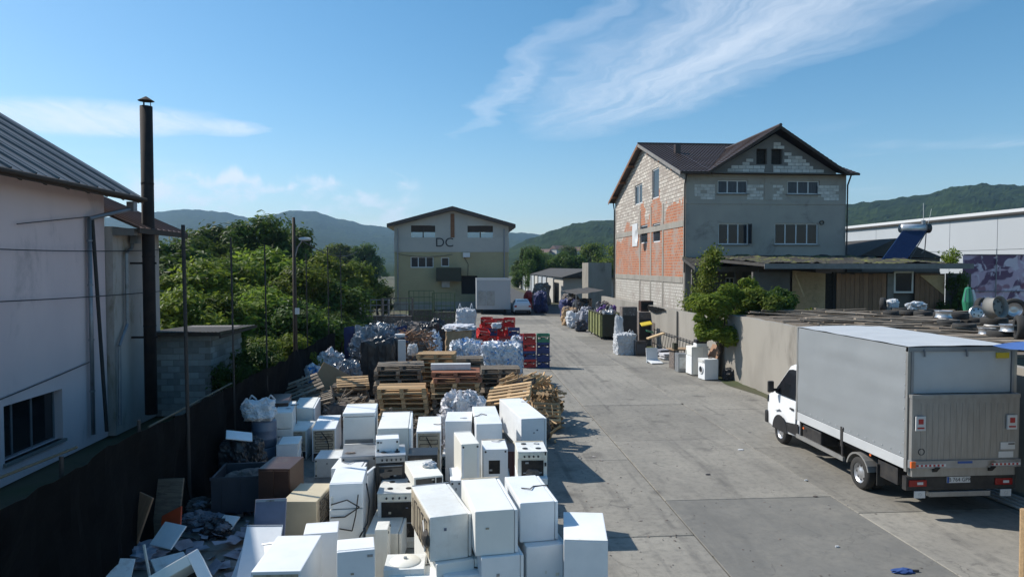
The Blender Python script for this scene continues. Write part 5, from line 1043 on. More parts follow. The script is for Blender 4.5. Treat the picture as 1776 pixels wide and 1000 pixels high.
    rr = random.Random(label)
    if kind != 'cabinet':
        for k in range(rr.choice((0, 1, 1, 2))):
            sx, sz = rr.uniform(-x * .7, x * .5), rr.uniform(H_ * .45, H_ * .85); MB().b2(sx, sx + rr.uniform(.03, .06), -y - .0085, -y - .0068, sz, sz + rr.uniform(.015, .05)).build('sticker', rr.choice(('greysteel', 'greysteel', 'yellowed', 'enamel_dirty', 'bluegrey')), t)
        if rr.random() < .55: MB().b2(-x + .004, x - .004, y - rr.uniform(.03, .06), y - .004, H_ + .0005, H_ + .007).build('top_trim', rr.choice(('greysteel', 'yellowed', 'enamel_dirty')), t)
        if rr.random() < .3: q0 = Vector((rr.uniform(-x, x) * .6, rr.uniform(-.2, .6) * y, H_ + .012)); MB().path([q0, q0 + Vector((.12, -.1, .01)), q0 + Vector((.2, .05, .0)), Vector((x + .02, q0.y + .1, H_ - .0)), Vector((x + .03, q0.y + .12, H_ * .6))], .009, 5).build('hose', rr.choice(('coil', 'greysteel', 'black')), t)
        if rr.random() < .35: lump('grime_patch', rr.choice(('scrap', 'bag')), t, (rr.uniform(-.5, .5) * x, rr.uniform(-.5, .5) * y, H_ + .006), (rr.uniform(.08, .22), rr.uniform(.08, .2), .03), rr.randrange(99), .5, 3, 3, .1, True, .3)
    return t
def A(kind, nl, nr, fl, w_, label, mat='enamel', h=None, face=0, dep=None):
    base, zt_, d_, rz = place(nl, nr, fl, w_); d_ = dep or d_; zt_ = max(zt_, .3); hh = min(h or zt_, zt_); t = appliance(kind, base, rz, w_, d_, hh, zt_ - hh, label, mat, face); PLACED.append((base, zt_ - hh, w_, d_, rz, label)); return t
PLACED = []
# front row: three fridges lying on three others
t1 = A('lying', (745.5, 897), (821, 892), (714, 842), .6, 'stained white fridge lying on its side, its bare brown back and cord to the left', 'enamel_dirty', h=.63)
# bare back with tubes on its left side
x_ = -.3
MB().b2(x_ - .012, x_ - .002, -.7, .68, .04, .6).build('back_panel', 'yellowed', t1); MB().path([(x_ - .03, -.6 + .13 * (i // 2), .1 if (i % 4) in (0, 3) else .54) for i in range(18)], .008, 4).build('condenser_coil', 'coil', t1)
MB().path([(x_ - .04, -.45, .5), (x_ - .06, -.62, .35), (x_ - .05, -.6, .12)], .014, 5).build('power_cord', 'whiteprint', t1); lump('compressor', 'coil', t1, (x_ - .02, -.6, .3), (.14, .24, .26), 5, .08, 2, 2, .2, False, 0)
t2 = A('lying', (824, 887), (900, 884), (800, 830), .6, 'white fridge lying in the middle of the three at the front', 'enamel', h=.62)
t3 = A('lying', (902, 872), (971, 871), (875, 826), .57, 'clean white fridge lying at the right of three, door gap along its edge', 'enamel', h=.58)
for t_, lb in ((t1, 'white fridge under the stained lying fridge, mostly hidden'), (t2, 'white fridge lying under the middle one of three'), (t3, 'white fridge lying under the clean one of three')):
    z = t_.location.z; q = appliance('lying', t_.location + Vector((.06, -.03, 0)), t_.rotation_euler.z + R(1.5), .6, 1.5, z - .003, 0, lb)
t4 = A('fridge', (978, 941), (1055, 940), (977, 882), .6, 'bright white fridge standing apart at the road edge, half shadowed on top', 'enamel', dep=1.1, face=180)
A('chest', (770, 998), (846, 996), (768, 968), .6, 'white appliance top cut off by the lower picture edge, middle')
A('chest', (674, 1003), (758, 1001), (680, 977), .66, 'white appliance top at the lower picture edge beside the stained fridge')
A('openback', (435, 991), (521, 990), (482, 928), .62, 'bright white lying fridge with rusty front rim and open dark underside', 'enamel', face=0)
A('fridge', (584, 957), (650, 947), (585, 935), .5, 'small white fridge with a badge, closest to the lower picture edge')
A('fridge', (526, 926), (586, 921), (531, 906), .5, 'white cabinet fridge just left of the small badge fridge', 'enamel', face=180)
A('openback', (489, 869), (556, 861), (521, 837), .62, 'cream coloured fridge with its open side to the right', 'cream', face=90)
t5 = A('fridge', (571, 839), (629, 837), (583, 810), .54, 'tall white fridge with bent wire shelves leaning on its front', 'enamel', face=0)
for pts in ([(-.24, -.52, 1.0), (.02, -.55, 1.08), (.22, -.55, .95), (-.02, -.5, .78), (-.25, -.5, .78)], [(-.25, -.5, .62), (.1, -.54, .56), (.16, -.55, .82), (.2, -.52, 1.15)]): MB().path(pts, .011, 5).build('wire_shelf', 'coil', t5)
MB().path([(.3, -.1, 1.2), (.36, -.25, .95), (.33, -.35, .6), (.22, -.55, .45)], .014, 5).build('power_cord', 'black', t5)
A('lying', (574, 812), (632, 808), (590, 792), .6, 'white lying fridge with a cord across its top, behind the wire shelves')
A('cabinet', (447, 813), (501, 814), (475, 791), .6, 'dark brown laminate cabinet beside the cream fridge', 'brown')
A('washer', (475, 777), (515, 775), (490, 751), .5, 'front loading washing machine with its porthole facing the road', 'enamel', face=90, dep=.75)
A('openback', (479, 746), (532, 745), (500, 729), .76, 'white appliance with open back behind the porthole washing machine', 'enamel_dirty')
A('box', (461, 767), (481, 766), (474, 750), .28, 'narrow white casing left of the porthole washing machine')
A('openback', (541, 744), (582, 743), (554, 720), .58, 'white topped fridge with yellowed back and hanging cord', 'enamel', face=0)
A('lying', (507, 708), (546, 707), (520, 689), .6, 'half shadowed white appliance with open dark end near the bushes', 'enamel')
A('fridge', (549, 700), (571, 699), (552, 684), .4, 'slim white appliance behind the half shadowed one', 'enamel')
A('chest', (595, 716), (650, 716), (603, 700), .66, 'tall white chest freezer with a dark lower grille', 'enamel', h=.92)
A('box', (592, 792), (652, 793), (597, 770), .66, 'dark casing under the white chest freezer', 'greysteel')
A('box', (545, 795), (590, 795), (556, 780), .6, 'grey white casing under the cord fridge', 'enamel_dirty')
A('lying', (655, 743), (713, 743), (664, 714), .66, 'shadowed pale blue white fridge behind the steel stove', 'enamel', face=0)
A('box', (652, 772), (694, 771), (652, 744), .43, 'small white box standing on the steel stove', 'enamel', h=.26, dep=.36)
A('stove', (651, 790), (704, 791), (652, 772), .55, 'steel topped stove with five knobs and black oven door', 'black')
A('oven', (654, 855), (727, 852), (664, 829), .72, 'white stove with lid and dark open oven front', 'enamel_dirty')
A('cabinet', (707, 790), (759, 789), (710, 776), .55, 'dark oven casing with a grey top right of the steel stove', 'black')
tt = A('micro', (718, 828), (765, 818), (702, 800), .5, 'tilted white hob with crumpled litter on top and dark front', 'enamel', h=.2)
lump('litter', 'bag', tt, (.12, .05, .24), (.24, .2, .12), 8, .4, 3, 3, .2)
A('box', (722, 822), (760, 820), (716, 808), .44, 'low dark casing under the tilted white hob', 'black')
A('lying', (634, 925), (700, 912), (655, 879), .58, 'pale fridge lying half in shadow left of the stained fridge', 'enamel_dirty', face=0)
A('box', (650, 918), (674, 912), (655, 903), .2, 'narrow white control casing beside the small badge fridge', 'enamel_dirty', face=90)
A('openback', (722, 748), (765, 747), (726, 722), .55, 'pale topped fridge with beige bare back', 'enamel', face=0)
A('fridge', (772, 730), (818, 730), (776, 713), .6, 'upright white fridge with a flat bright top behind the slim one', 'enamel', face=180)
A('fridge', (826, 735), (871, 734), (819, 704), .56, 'upright white fridge with a deep top beside the long cabinet', 'enamel', face=180)
A('lying', (904, 726), (950, 725), (866, 691), .62, 'longest white fridge cabinet with yellowed side at the heap edge', 'enamel', h=.74)
A('lying', (906, 770), (947, 770), (874, 735), .6, 'dirty white cabinet under the longest fridge', 'enamel_dirty')
A('box', (800, 770), (833, 770), (787, 749), .36, 'slim upright white casing with black corner caps', 'enamel')
A('boiler', (838, 779), (881, 778), (835, 762), .5, 'white casing with a square black opening', 'enamel', h=.8)
A('washer', (838, 826), (884, 826), (836, 805), .54, 'white machine under the casing with the square opening', 'enamel_dirty')
A('oven', (898, 783), (949, 781), (893, 765), .54, 'gutted white stove with a black open oven full of scrap', 'enamel_dirty', h=.72)
A('washer', (897, 830), (950, 829), (893, 806), .55, 'white machine under the gutted stove', 'enamel')
A('cabinet', (881, 783), (897, 782), (876, 768), .2, 'narrow dark red panel box beside the gutted stove', 'darkred')
A('box', (781, 833), (800, 832), (779, 810), .21, 'small white casing in front of the slim upright one', 'enamel')
A('box', (766, 800), (786, 800), (770, 786), .28, 'low white casing behind the small white one', 'enamel_dirty')
# leaning panels
def panel(label, c, size, rot, mat, cat='panel', name='panel', rim=True):
    t = thing(name, label, cat, c, rot=rot); MB().box((0, 0, 0), size).build('sheet', mat, t, bevel=.008, seg=1)
    if rim: MB().box((0, -size[1] / 2 - .004, size[2] / 2 - .03), (size[0] * .96, .008, .03)).build('edge_rim', 'greysteel', t)
    return t
p = G(468, 918, .55); panel('blue grey appliance panel leaning beside the cream fridge', (p.x, p.y, .62), (.5, .05, .85), (R(-20), 0, R(4)), 'bluegrey')
p = G(692, 860, .8); panel('white fridge door standing between the stove and the wire shelves', (G(640, 850, .8).x + .0, G(640, 850, .8).y, .62), (.06, .4, 1.15), (0, R(4), R(-14)), 'enamel')
p = G(725, 985, .35); panel('white triangular metal offcut between the lying fridges', (G(735, 960, .35).x, G(735, 960, .35).y, .45), (.08, .5, .7), (R(10), R(14), R(10)), 'enamel')
lid = thing('pot_lid', 'round white lid lying among the fridges at the lower edge', 'lid', G(703, 972, .72)); MB().lathe([(.22, 0), (.2, .02), (.05, .035), (.001, .035)], 24).build('disc', 'enamel', lid, smooth=True); MB().tube((0, 0, .03), (0, 0, .06), .025, 10).build('knob', 'greysteel', lid)
MB().b2(-.28, .28, -.26, .26, -.72, -.005).build('stand', 'enamel_dirty', lid, bevel=.01)
# ================================================================== PALLETS
PM = {}
for m_ in ('wood', 'woodred', 'woodgrey'):
    PM[m_] = (MB().b2(-.6, .6, -.048, .048, 0, .022).mesh('deck_board', m_, bevel=.003, seg=1), MB().b2(-.05, .05, -.4, .4, 0, .1).mesh('runner', m_, bevel=.003, seg=1))
def pallet(c, rz, label, mat='wood', rot=None, s=1.0, rnd=random.Random(3)):
    t = thing('pallet', label, 'pallet', c, rz, 'wooden pallets heaped in the yard', rot); d, r_ = PM[mat]
    for x in (-.55, 0, .55): link('runner', r_, t, (x, 0, .02))
    for i, y in enumerate((-.35, -.175, 0, .175, .35)): link('deck_board', d, t, (rnd.uniform(-.012, .012), y + rnd.uniform(-.012, .012), .121), (0, 0, rnd.uniform(-.012, .012)))
    for y in (-.35, 0, .35): link('bottom_board', d, t, (0, y, -.003))
    t.scale = (s, s, 1); return t
def stack(px, Y, ztop, where, mat='wood', s=1.0, rz=0.):
    n = max(1, int(ztop / .147)); x = W(px, 600, Y).x; rnd = random.Random(px)
    for k in range(n):
        lb = ORD[min(k, 14)]; pallet((x + rnd.uniform(-.07, .07), Y + rnd.uniform(-.06, .06), ztop - .147 * (k + 1) + .006 if k < n - 1 else max(.004, ztop - .147 * n)), rz + rnd.uniform(-.1, .1), ('wooden pallet, %s, in the stack %s' % (lb, where)), mat if isinstance(mat, str) else mat[min(k, len(mat) - 1)], s=s, rnd=rnd)
stack(700, 19.6, 1.50, 'behind the tall white chest freezer', 'wood', 1.12)
stack(692, 21.6, 1.85, 'with the dark top farther back', 'woodgrey', 1.2)
stack(790, 19.9, 1.88, 'under the white foam slab', ['woodred', 'woodred', 'wood', 'wood', 'wood', 'woodgrey'], 1.15)
stack(760, 23.0, 2.0, 'behind the white foam slab', 'wood', 1.05)
stack(868, 21.4, 1.74, 'below the blue and white bale', 'woodgrey', 1.0)
stack(812, 25.6, 1.5, 'in front of the wrapped cardboard', 'woodgrey', 1.0)
fo = tag(MB().b2(-.58, .58, -.12, .12, 0, .17).build('foam_slab', 'whiteprint', bevel=.01), 'white foam slab lying on a pallet stack', 'foam'); fo.location = (W(782, 630, 20.2).x, 20.05, 1.885)
p = W(885, 682, 18.9); pallet((p.x, 18.9, 1.3), 0, 'pale pallet tilted down toward the fridges', 'wood', (R(20), R(-10), R(-14)), 1.0)
p = W(612, 668, 22.6); pallet((p.x, 22.6, 1.02), 0, 'sunlit pallet tilted on top of a dark stack left of the others', 'wood', (R(20), 0, R(12)), .85)
p = W(522, 670, 21.8); pallet((p.x, 21.8, 1.0), 0, 'grey pallet tilted steeply at the heap edge by the bushes', 'woodgrey', (R(24), R(-18), R(20)), 1.1)
p = W(540, 690, 21.0); pallet((p.x, 21.2, .72), 0, 'broken grey pallet under the steeply tilted one', 'woodgrey', (R(8), R(-12), R(14)), 1.0)
p = W(925, 668, 20.9); pallet((2.3, 21.6, 1.12), 0, 'pallet leaning over the road end of the dark stack', 'wood', (R(-14), R(24), R(30)), .9)
p = W(940, 690, 20); pallet((2.45, 19.7, .62), 0, 'short pallet leaning on the rough wood bale', 'wood', (R(58), R(6), R(8)), .7)
stack(608, 23.0, .95, 'under the sunlit tilted pallet', 'woodgrey', .95)
# ---------- sticks and wood scrap
def sticks(name, label, c, size, n, mat, cat, seed, along=None):
    t = thing(name, label, cat, c); rnd = random.Random(seed); mb = MB()
    for i in range(n):
        p = Vector((rnd.uniform(-.5, .5) * size[0], rnd.uniform(-.5, .5) * size[1], rnd.random() * size[2])); d = Vector((rnd.gauss(0, 1), rnd.gauss(0, .6), rnd.gauss(0, .55)))
        if along: d = Vector(along) + d * .35
        d = d.normalized() * rnd.uniform(.2, .5) * max(size) * (.55 if along else .36)
        q = Matrix.Rotation(rnd.uniform(0, 3), 3, d.normalized()) @ d.to_track_quat('X', 'Z').to_matrix(); mb.box(p, (d.length * 2, rnd.uniform(.03, .09), rnd.uniform(.015, .03)), q)
    o = mb.build('splintered_wood', mat, t); o['kind'] = 'stuff'; lump('core', 'scrap', t, (0, 0, size[2] * .4), (size[0] * .8, size[1] * .8, size[2] * .8), seed, .2, 2, 3, .6); return t
sticks('wood_bale', 'rough bale of splintered wood at the road edge of the heap', (2.62, 20.4, 0), (.75, .9, 1.15), 330, 'wood', 'wood bale', 3)
sticks('wood_bale', 'darker bale of splintered wood behind the rough one', (2.6, 22.8, 0), (.7, .8, 1.2), 260, 'wood', 'wood bale', 4)
sticks('wood_scrap', 'bundle of split laths lying across the dark pallet stack', (W(905, 655, 20.6).x, 20.6, 1.3), (1.1, .4, .3), 60, 'wood', 'wood scrap', 5, (1, .1, .35))
sticks('wood_scrap', 'loose broken boards beside the longest fridge cabinet', (2.1, 19.0, 0), (1.0, .7, .9), 70, 'wood', 'wood scrap', 6)
sticks('wood_scrap', 'tangle of broken boards between the bushes and pallets', (W(520, 680, 22.5).x, 22.6, 0), (2.4, 1.2, .9), 120, 'woodgrey', 'wood scrap', 7)
sticks('wood_scrap', 'dark broken pallets under the sunlit tilted pallet', (W(590, 700, 21).x, 21.2, 0), (1.6, .8, .9), 90, 'woodgrey', 'wood scrap', 8)
sticks('wood_scrap', 'dark wood scrap filling the gap behind the white fridges', (-.9, 18.3, 0), (2.8, .6, .8), 90, 'woodgrey', 'wood scrap', 9)
sticks('wire_scrap', 'rust brown tangle of scrap behind the pallet stacks', (W(722, 600, 28).x, 28, 0), (1.3, 1.2, 2.3), 220, 'planks_brown', 'scrap', 10)
# ---------- bales, bags, films
def bag(name, label, px, py_bottom, Y, size, mat, seed, cat, z=0, boxy=.6, amp=.22, tie=False, fine=.09, sub=5):
    x = W(px, 600, Y).x; t = thing(name, label, cat, (x, Y, z)); lump('body', mat, t, (0, 0, size[2] * .46), size, seed, amp, 2.0, sub, boxy, True, fine)
    if mat in ('film', 'whitefilm', 'bluefilm') and size[2] > .6:
        sh_ = MB(); rr = random.Random(seed)
        for i in range(int(260 * size[0] * size[2] / 2) + 120):
            d = Vector((rr.gauss(0, 1), rr.gauss(0, 1), rr.gauss(.3, 1))).normalized(); q = d / max(abs(d.x), abs(d.y), abs(d.z)); q = d.lerp(q, boxy) * rr.uniform(.9, 1.12)
            p_ = Vector((q.x * size[0] / 2, q.y * size[1] / 2, max(.03, size[2] * .46 + q.z * size[2] / 2))); u = Vector((rr.uniform(-1, 1), rr.uniform(-1, 1), rr.uniform(-1, 1))).normalized() * rr.uniform(.04, .15); v = u.cross(d).normalized() * rr.uniform(.03, .1)
            sh_.add([p_ - u, p_ + v + d * .04, p_ + u, p_ - v + d * .05], [(0, 1, 2), (0, 2, 3)])
        o_ = sh_.build('loose_film', mat, t, fix=False); o_['kind'] = 'stuff'
    if tie:
        for sx in (-1, 1):
            for sy in (-1, 1): MB().path([(sx * size[0] * .42, sy * size[1] * .42, size[2] * .85), (sx * size[0] * .3, sy * size[1] * .3, size[2] * 1.12), (sx * size[0] * .18, sy * size[1] * .4, size[2] * .9)], .02, 5).build('lifting_loop', mat, t)
    else: MB().path([(-size[0] * .5, 0, size[2] * .5), (0, -size[1] * .52, size[2] * .52), (size[0] * .5, 0, size[2] * .5)], .012, 4).build('tie_band', mat, t)
    return t
bag('film_heap', 'tall heap of crumpled grey foil and clear film', 655, 0, 29, (2.1, 1.6, 2.45), 'film', 1, 'plastic heap', 0, .25, .4, fine=.2)
bag('film_heap', 'brown bundled heap right of the tall foil heap', 700, 0, 32, (1.7, 1.4, 2.3), 'scrap', 14, 'plastic heap', 0, .3, .4, fine=.2)
bag('film_heap', 'spill of clear film at the foot of the foil heap', 628, 0, 26.5, (1.3, 1.1, 1.0), 'film', 15, 'plastic heap', 0, .3, .4, fine=.2)
bag('plastic_bale', 'large blue and white plastic bale on the pallets', 870, 0, 28.5, (1.6, 1.2, 1.75), 'bluefilm', 2, 'plastic bale', 0, .8, .15, fine=.14)
bag('plastic_bale', 'small blue and white plastic bale left of the large one', 808, 0, 29.5, (1.3, 1.0, 1.75), 'bluefilm', 3, 'plastic bale', 0, .6, .2, fine=.16)
bag('plastic_bale', 'bright blue and white sheet bundle beside the cardboard', 752, 0, 31.5, (.7, .8, 1.95), 'bluefilm', 4, 'plastic bale', 0, .3, .25, fine=.16)
bag('white_film_heap', 'heap of white plastic film behind the upright fridges', 803, 0, 17.9, (1.15, .8, 1.62), 'whitefilm', 5, 'plastic heap', 0, .4, .3, fine=.22)
bag('sack', 'small white sack on the pallets beside the brown tangle', 716, 0, 23.5, (.35, .3, .42), 'bag', 6, 'sack', 1.85, .4)
cb = thing('cardboard_bale', 'square cardboard bale wrapped in white film', 'cardboard bale', (W(797, 600, 33.5).x, 33.5, 0)); lump('cardboard', 'card', cb, (0, 0, .95), (1.35, 1.2, 1.85), 7, .05, 3, 4, .93, True, .05); lump('film_cover', 'whitefilm', cb, (0, 0, 1.92), (1.5, 1.3, .3), 8, .3, 3, 4, .5, True, .15); lump('film_side', 'film', cb, (.62, 0, .95), (.4, 1.25, 1.9), 9, .2, 3, 4, .7, True, .1)
bag('grey_bag', 'big crumpled grey green sack among the scrap', 600, 0, 24.5, (1.05, .9, 1.55), 'film', 10, 'sack', 0, .35, .25, fine=.12)
bag('blue_bag', 'pale blue sack on the scrap by the bushes', 540, 0, 24.2, (.75, .6, 1.45), 'bluefilm', 11, 'sack', 0, .3, .3)
bag('film_heap', 'white film scraps on top of the scrap by the bushes', 572, 0, 26.5, (1.0, .7, 1.65), 'whitefilm', 12, 'plastic heap', 0, .4, .35, fine=.2)
bag('sack', 'dull sack lying beside the pale blue sack', 520, 0, 23.4, (.9, .6, 1.0), 'scrap', 13, 'sack', 0, .4)
panel('brown cardboard sheet leaning on the grey green sack', (W(572, 660, 23.6).x, 23.5, .85), (1.1, .04, 1.3), (R(-25), R(30), R(10)), 'card', rim=False)
for px, Y, sz_, lb, k in ((655, 25.8, (1.3, .6, 2.2), 'dark wrapped machine standing before the foil heap', 21), (682, 26.6, (.9, .6, 2.2), 'dark cage box beside the wrapped machine', 22)):
    t = thing('wrapped_machine', lb, 'machine', (W(px, 600, Y).x, Y, 0)); lump('cover', 'blackbag', t, (0, 0, sz_[2] / 2), sz_, k, .12, 2, 4, .8, True, .06)
    for x in (-.35, .0, .3): MB().b2(x, x + .05, -sz_[1] / 2 - .06, -sz_[1] / 2 - .02, .1, sz_[2] * .9).build('slat', 'pole', t)
t = tag(MB().b2(-.14, .14, -.03, .03, 0, .85).build('white_board', 'whiteprint', bevel=.01), 'narrow white panel standing beside the brown tangle', 'panel'); t.location = (W(697, 600, 25.3).x, 25.3, 1.35)
tb_ = thing('stand_box', 'dark box under the narrow white panel', 'box', (W(697, 600, 25.4).x, 25.4, 0)); MB().b2(-.25, .25, -.2, .2, 0, 1.345).build('body', 'bin', tb_, bevel=.01); MB().b2(-.22, .22, -.21, -.202, 1.0, 1.2).build('front_plate', 'greysteel', tb_)
t = tag(MB().b2(-.2, .2, -.2, .2, 0, .1).build('tray', 'whiteprint', bevel=.01), 'flat white tray lying on the foil heap', 'tray'); t.location = (W(694, 578, 27.5).x, 27.5, 2.1)
# ---------- crates
def crate_mesh(mat, w_=.6, d_=.42, h_=.4):
    mb = MB(); mb.b2(-w_ / 2, w_ / 2, -d_ / 2, d_ / 2, 0, .02)
    for y in (-d_ / 2, d_ / 2 - .02):
        mb.b2(-w_ / 2, w_ / 2, y, y + .02, .021, h_ * .3); mb.b2(-w_ / 2, w_ / 2, y, y + .02, h_ * .72, h_); mb.b2(-w_ * .16, w_ * .16, y + .002, y + .018, h_ * .3, h_ * .55)
        for x in (-w_ / 2, -w_ / 4, w_ / 4 - .03, w_ / 2 - .03): mb.b2(x, x + .03, y, y + .02, h_ * .301, h_ * .719)
    for x in (-w_ / 2, w_ / 2 - .02): mb.b2(x, x + .02, -d_ / 2 + .021, d_ / 2 - .021, .021, h_ * .75); mb.b2(x, x + .02, -d_ / 2 + .021, d_ / 2 - .021, h_ * .86, h_)
    mb.b2(-w_ / 2 - .012, w_ / 2 + .012, -d_ / 2 - .012, -d_ / 2 - .001, h_ - .05, h_ - .02); return mb.mesh('crate', mat)
CR = {m_: crate_mesh(m_) for m_ in ('redcrate', 'bluecrate', 'greenplastic')}
rm_ = MB().b2(-.3, .3, -.2, .2, -.02, 0).mesh('contents', 'scrap')
def crate(x, y, z, rz, mat, label, rot=None):
    t = thing('crate', label, 'crate', (x, y, z), rz, 'plastic crates stacked by the road', rot); link('shell', CR[mat], t); link('contents', rm_, t, (0, 0, .25)); return t
colr = {'redcrate': 'red', 'bluecrate': 'dark blue', 'greenplastic': 'green'}
for px, Y, mats, where in ((918, 33.0, ['redcrate', 'redcrate', 'bluecrate', 'redcrate'], 'in the left roadside column'), (942, 33.0, ['greenplastic', 'bluecrate', 'bluecrate', 'bluecrate'], 'in the right roadside column')):
    n = len(mats)
    for k, m_ in enumerate(mats): crate(W(px, 600, Y).x, Y, .41 * (n - 1 - k) + .003, random.uniform(-.05, .05), m_, '%s plastic crate, %s, %s' % (colr[m_], ORD[k], where))
NM = iter(['left', 'middle', 'right', 'far left', 'far middle', 'far right'])
for px, Y, n, where in ((832, 36, 4, 'of the red column beside the cardboard bale'), (852, 36.3, 5, 'of the tallest red heap column'), (874, 35.8, 3, 'of the red column nearest the tidy stack'), (893, 36.2, 4, 'of the near roadside red column'), (843, 38.5, 5, 'of the farthest red heap column'), (884, 38, 5, 'of the far roadside red column'), (864, 37.4, 5, 'of the red heap column in the middle'), (906, 37, 3, 'of the low roadside red column')):
    for k in range(n):
        m_ = 'bluecrate' if (px, k) in ((852, 1), (893, 0)) else 'redcrate'
        crate(W(px, 600, Y).x + random.uniform(-.05, .05), Y, .41 * (n - 1 - k) + .003, random.uniform(-.25, .25), m_, '%s plastic crate, %s %s' % (colr[m_], ORD[k], where), rot=(R(random.uniform(-3, 3)), 0, random.uniform(-.3, .3)))
crate(W(835, 600, 35.2).x, 34.9, 1.3, .4, 'redcrate', 'bright red crate tipped on the heap front', (R(25), R(10), .4)); bag('sack', 'white sheet lying on the red crate heap', 861, 0, 35.3, (.5, .4, .3), 'bag', 31, 'sack', 1.7)
bag('blue_bag', 'blue green crumpled sack beside the tidy crate stack', 897, 0, 33.2, (.6, .5, 1.5), 'bluefilm', 32, 'sack')
bag('big_bag', 'tall white bulk bag before the gabled hall', 808, 0, 45, (1.3, 1.3, 2.2), 'bag', 33, 'bulk bag', 0, .8, .12, True)
bag('big_bag', 'white bulk bag lying behind the cardboard bale', 775, 0, 42, (1.6, 1.2, 1.3), 'bag', 34, 'bulk bag', 0, .5, .25, True)
def cage(px, Y, w_, h_, label, mat='greencage'):
    t = thing('mesh_cage', label, 'cage', (W(px, 600, Y).x, Y, 0)); mb = MB()
    for z in [h_ * i / 6 + .02 for i in range(7)]: mb.b2(-w_ / 2, w_ / 2, -.52, -.48, z - .03, z + .03)
    for x in [-w_ / 2 + w_ * i / 5 for i in range(6)]: mb.b2(x - .02, x + .02, -.5, -.46, 0, h_)
    mb.build('front_grid', mat, t); MB().b2(-w_ / 2, w_ / 2, -.45, .45, .05, h_ * .5).build('load', 'scrap', t)
    for x in (-w_ / 2, w_ / 2 - .06): MB().b2(x, x + .06, -.45, .5, 0, h_).build('side_frame', mat, t)
cage(770, 52, 1.7, 2.9, 'green mesh cage before the dark awning of the hall'); cage(732, 54, 2.0, 3.0, 'green mesh cage left of the hall awning'); cage(690, 50, 2.2, 2.6, 'rusty mesh cage before the hall corner', 'scrap'); cage(650, 52, 2.2, 2.4, 'grey mesh cage beside the trees', 'galv')
bag('scrap_heap', 'far heap of mixed scrap before the mesh cages', 715, 0, 42, (3.5, 1.6, 1.5), 'scrap', 35, 'plastic heap', 0, .3, .3, fine=.15); bag('film_heap', 'far heap of grey film beside the navy tarp', 655, 0, 40, (2.4, 1.4, 1.6), 'film', 36, 'plastic heap', 0, .3, .3, fine=.15)
bag('sack_heap', 'dark tangle of sacks between heap and hall', 755, 0, 38, (1.6, 1.4, 2.0), 'blackbag', 37, 'sack heap', 0, .4, .3)
# container body beside the hall
ct = thing('box_trailer', 'light grey box body standing before the gabled hall', 'trailer', (W(856, 500, 70).x, 70, 0)); MB().b2(-1.75, 1.75, 0, 5.5, .5, W(0, 484, 70).z).build('body', 'warehouse', ct, bevel=.03); MB().b2(-1.77, 1.77, -.03, .0, W(0, 487, 70).z, W(0, 483, 70).z).build('top_edge', 'pvc', ct)
for x in (-1.6, -.7): MB().b2(x, x + .8, -.03, -.003, .9, 2.4).build('rear_door', 'greysteel', ct)
for x in (-1.3, 1.1): MB().lathe([(.3, 0), (.42, .02), (.42, .2), (.3, .22)], 18, (x, .6, .42), Matrix.Rotation(R(90), 3, 'Y')).build('wheel', 'rubber', ct)
# ---------- white car far on the road
car = thing('hatchback_car', 'white hatchback car parked far down the street', 'car', (W(905, 540, 70).x, 69.0, 0)); st_ = []
for y, hw, zb, zs, zt_, tw in ((0, .78, .4, .85, .95, .7), (.12, .88, .3, .95, 1.2, .7), (.7, .9, .25, .97, 1.5, .62), (1.8, .9, .25, .97, 1.52, .64), (2.6, .9, .25, .95, 1.3, .66), (3.1, .89, .25, .95, 1.0, .7), (3.9, .84, .3, .82, .85, .66), (4.15, .7, .4, .65, .68, .55)):
    st_.append([(-hw, y, zb), (-hw, y, zs), (-tw, y, zt_), (tw, y, zt_), (hw, y, zs), (hw, y, zb)])
mb = MB(); mb.add([p for s in st_ for p in s], [(6 * i + j, 6 * i + (j + 1) % 6, 6 * i + 6 + (j + 1) % 6, 6 * i + 6 + j) for i in range(7) for j in range(6)] + [(0, 1, 2, 3, 4, 5), (47, 46, 45, 44, 43, 42)]); mb.build('body', 'carwhite', car, bevel=.05)
MB().quad((-.62, .13, 1.0), (.62, .13, 1.0), (.55, .58, 1.42), (-.55, .58, 1.42)).build('rear_window', 'glassdark', car).location = (0, -.03, .03)
for s in (-1, 1):
    MB().b2(*sorted((s * .6, s * .84)), -.02, .08, .78, .95).build('tail_lamp', 'redlens', car)
    MB().prism([(s * .905, .8, 1.0), (s * .905, 2.5, 1.0), (s * .70, 2.3, 1.38), (s * .70, .95, 1.42)], (s * .01, 0, 0)).build('side_window', 'glassdark', car)
    for y in (.75, 3.25): MB().lathe([(.18, -.1), (.31, -.1), (.31, .1), (.18, .1), (.001, .09)], 20, (s * .8, y, .31), Matrix.Rotation(R(90 * s), 3, 'Y')).build('wheel', 'rubber', car)
MB().b2(-.26, .26, -.03, -.005, .58, .7).build('number_plate', 'whiteprint', car); MB().b2(-.8, .8, -.04, .1, .3, .5).build('bumper', 'black', car, bevel=.03)
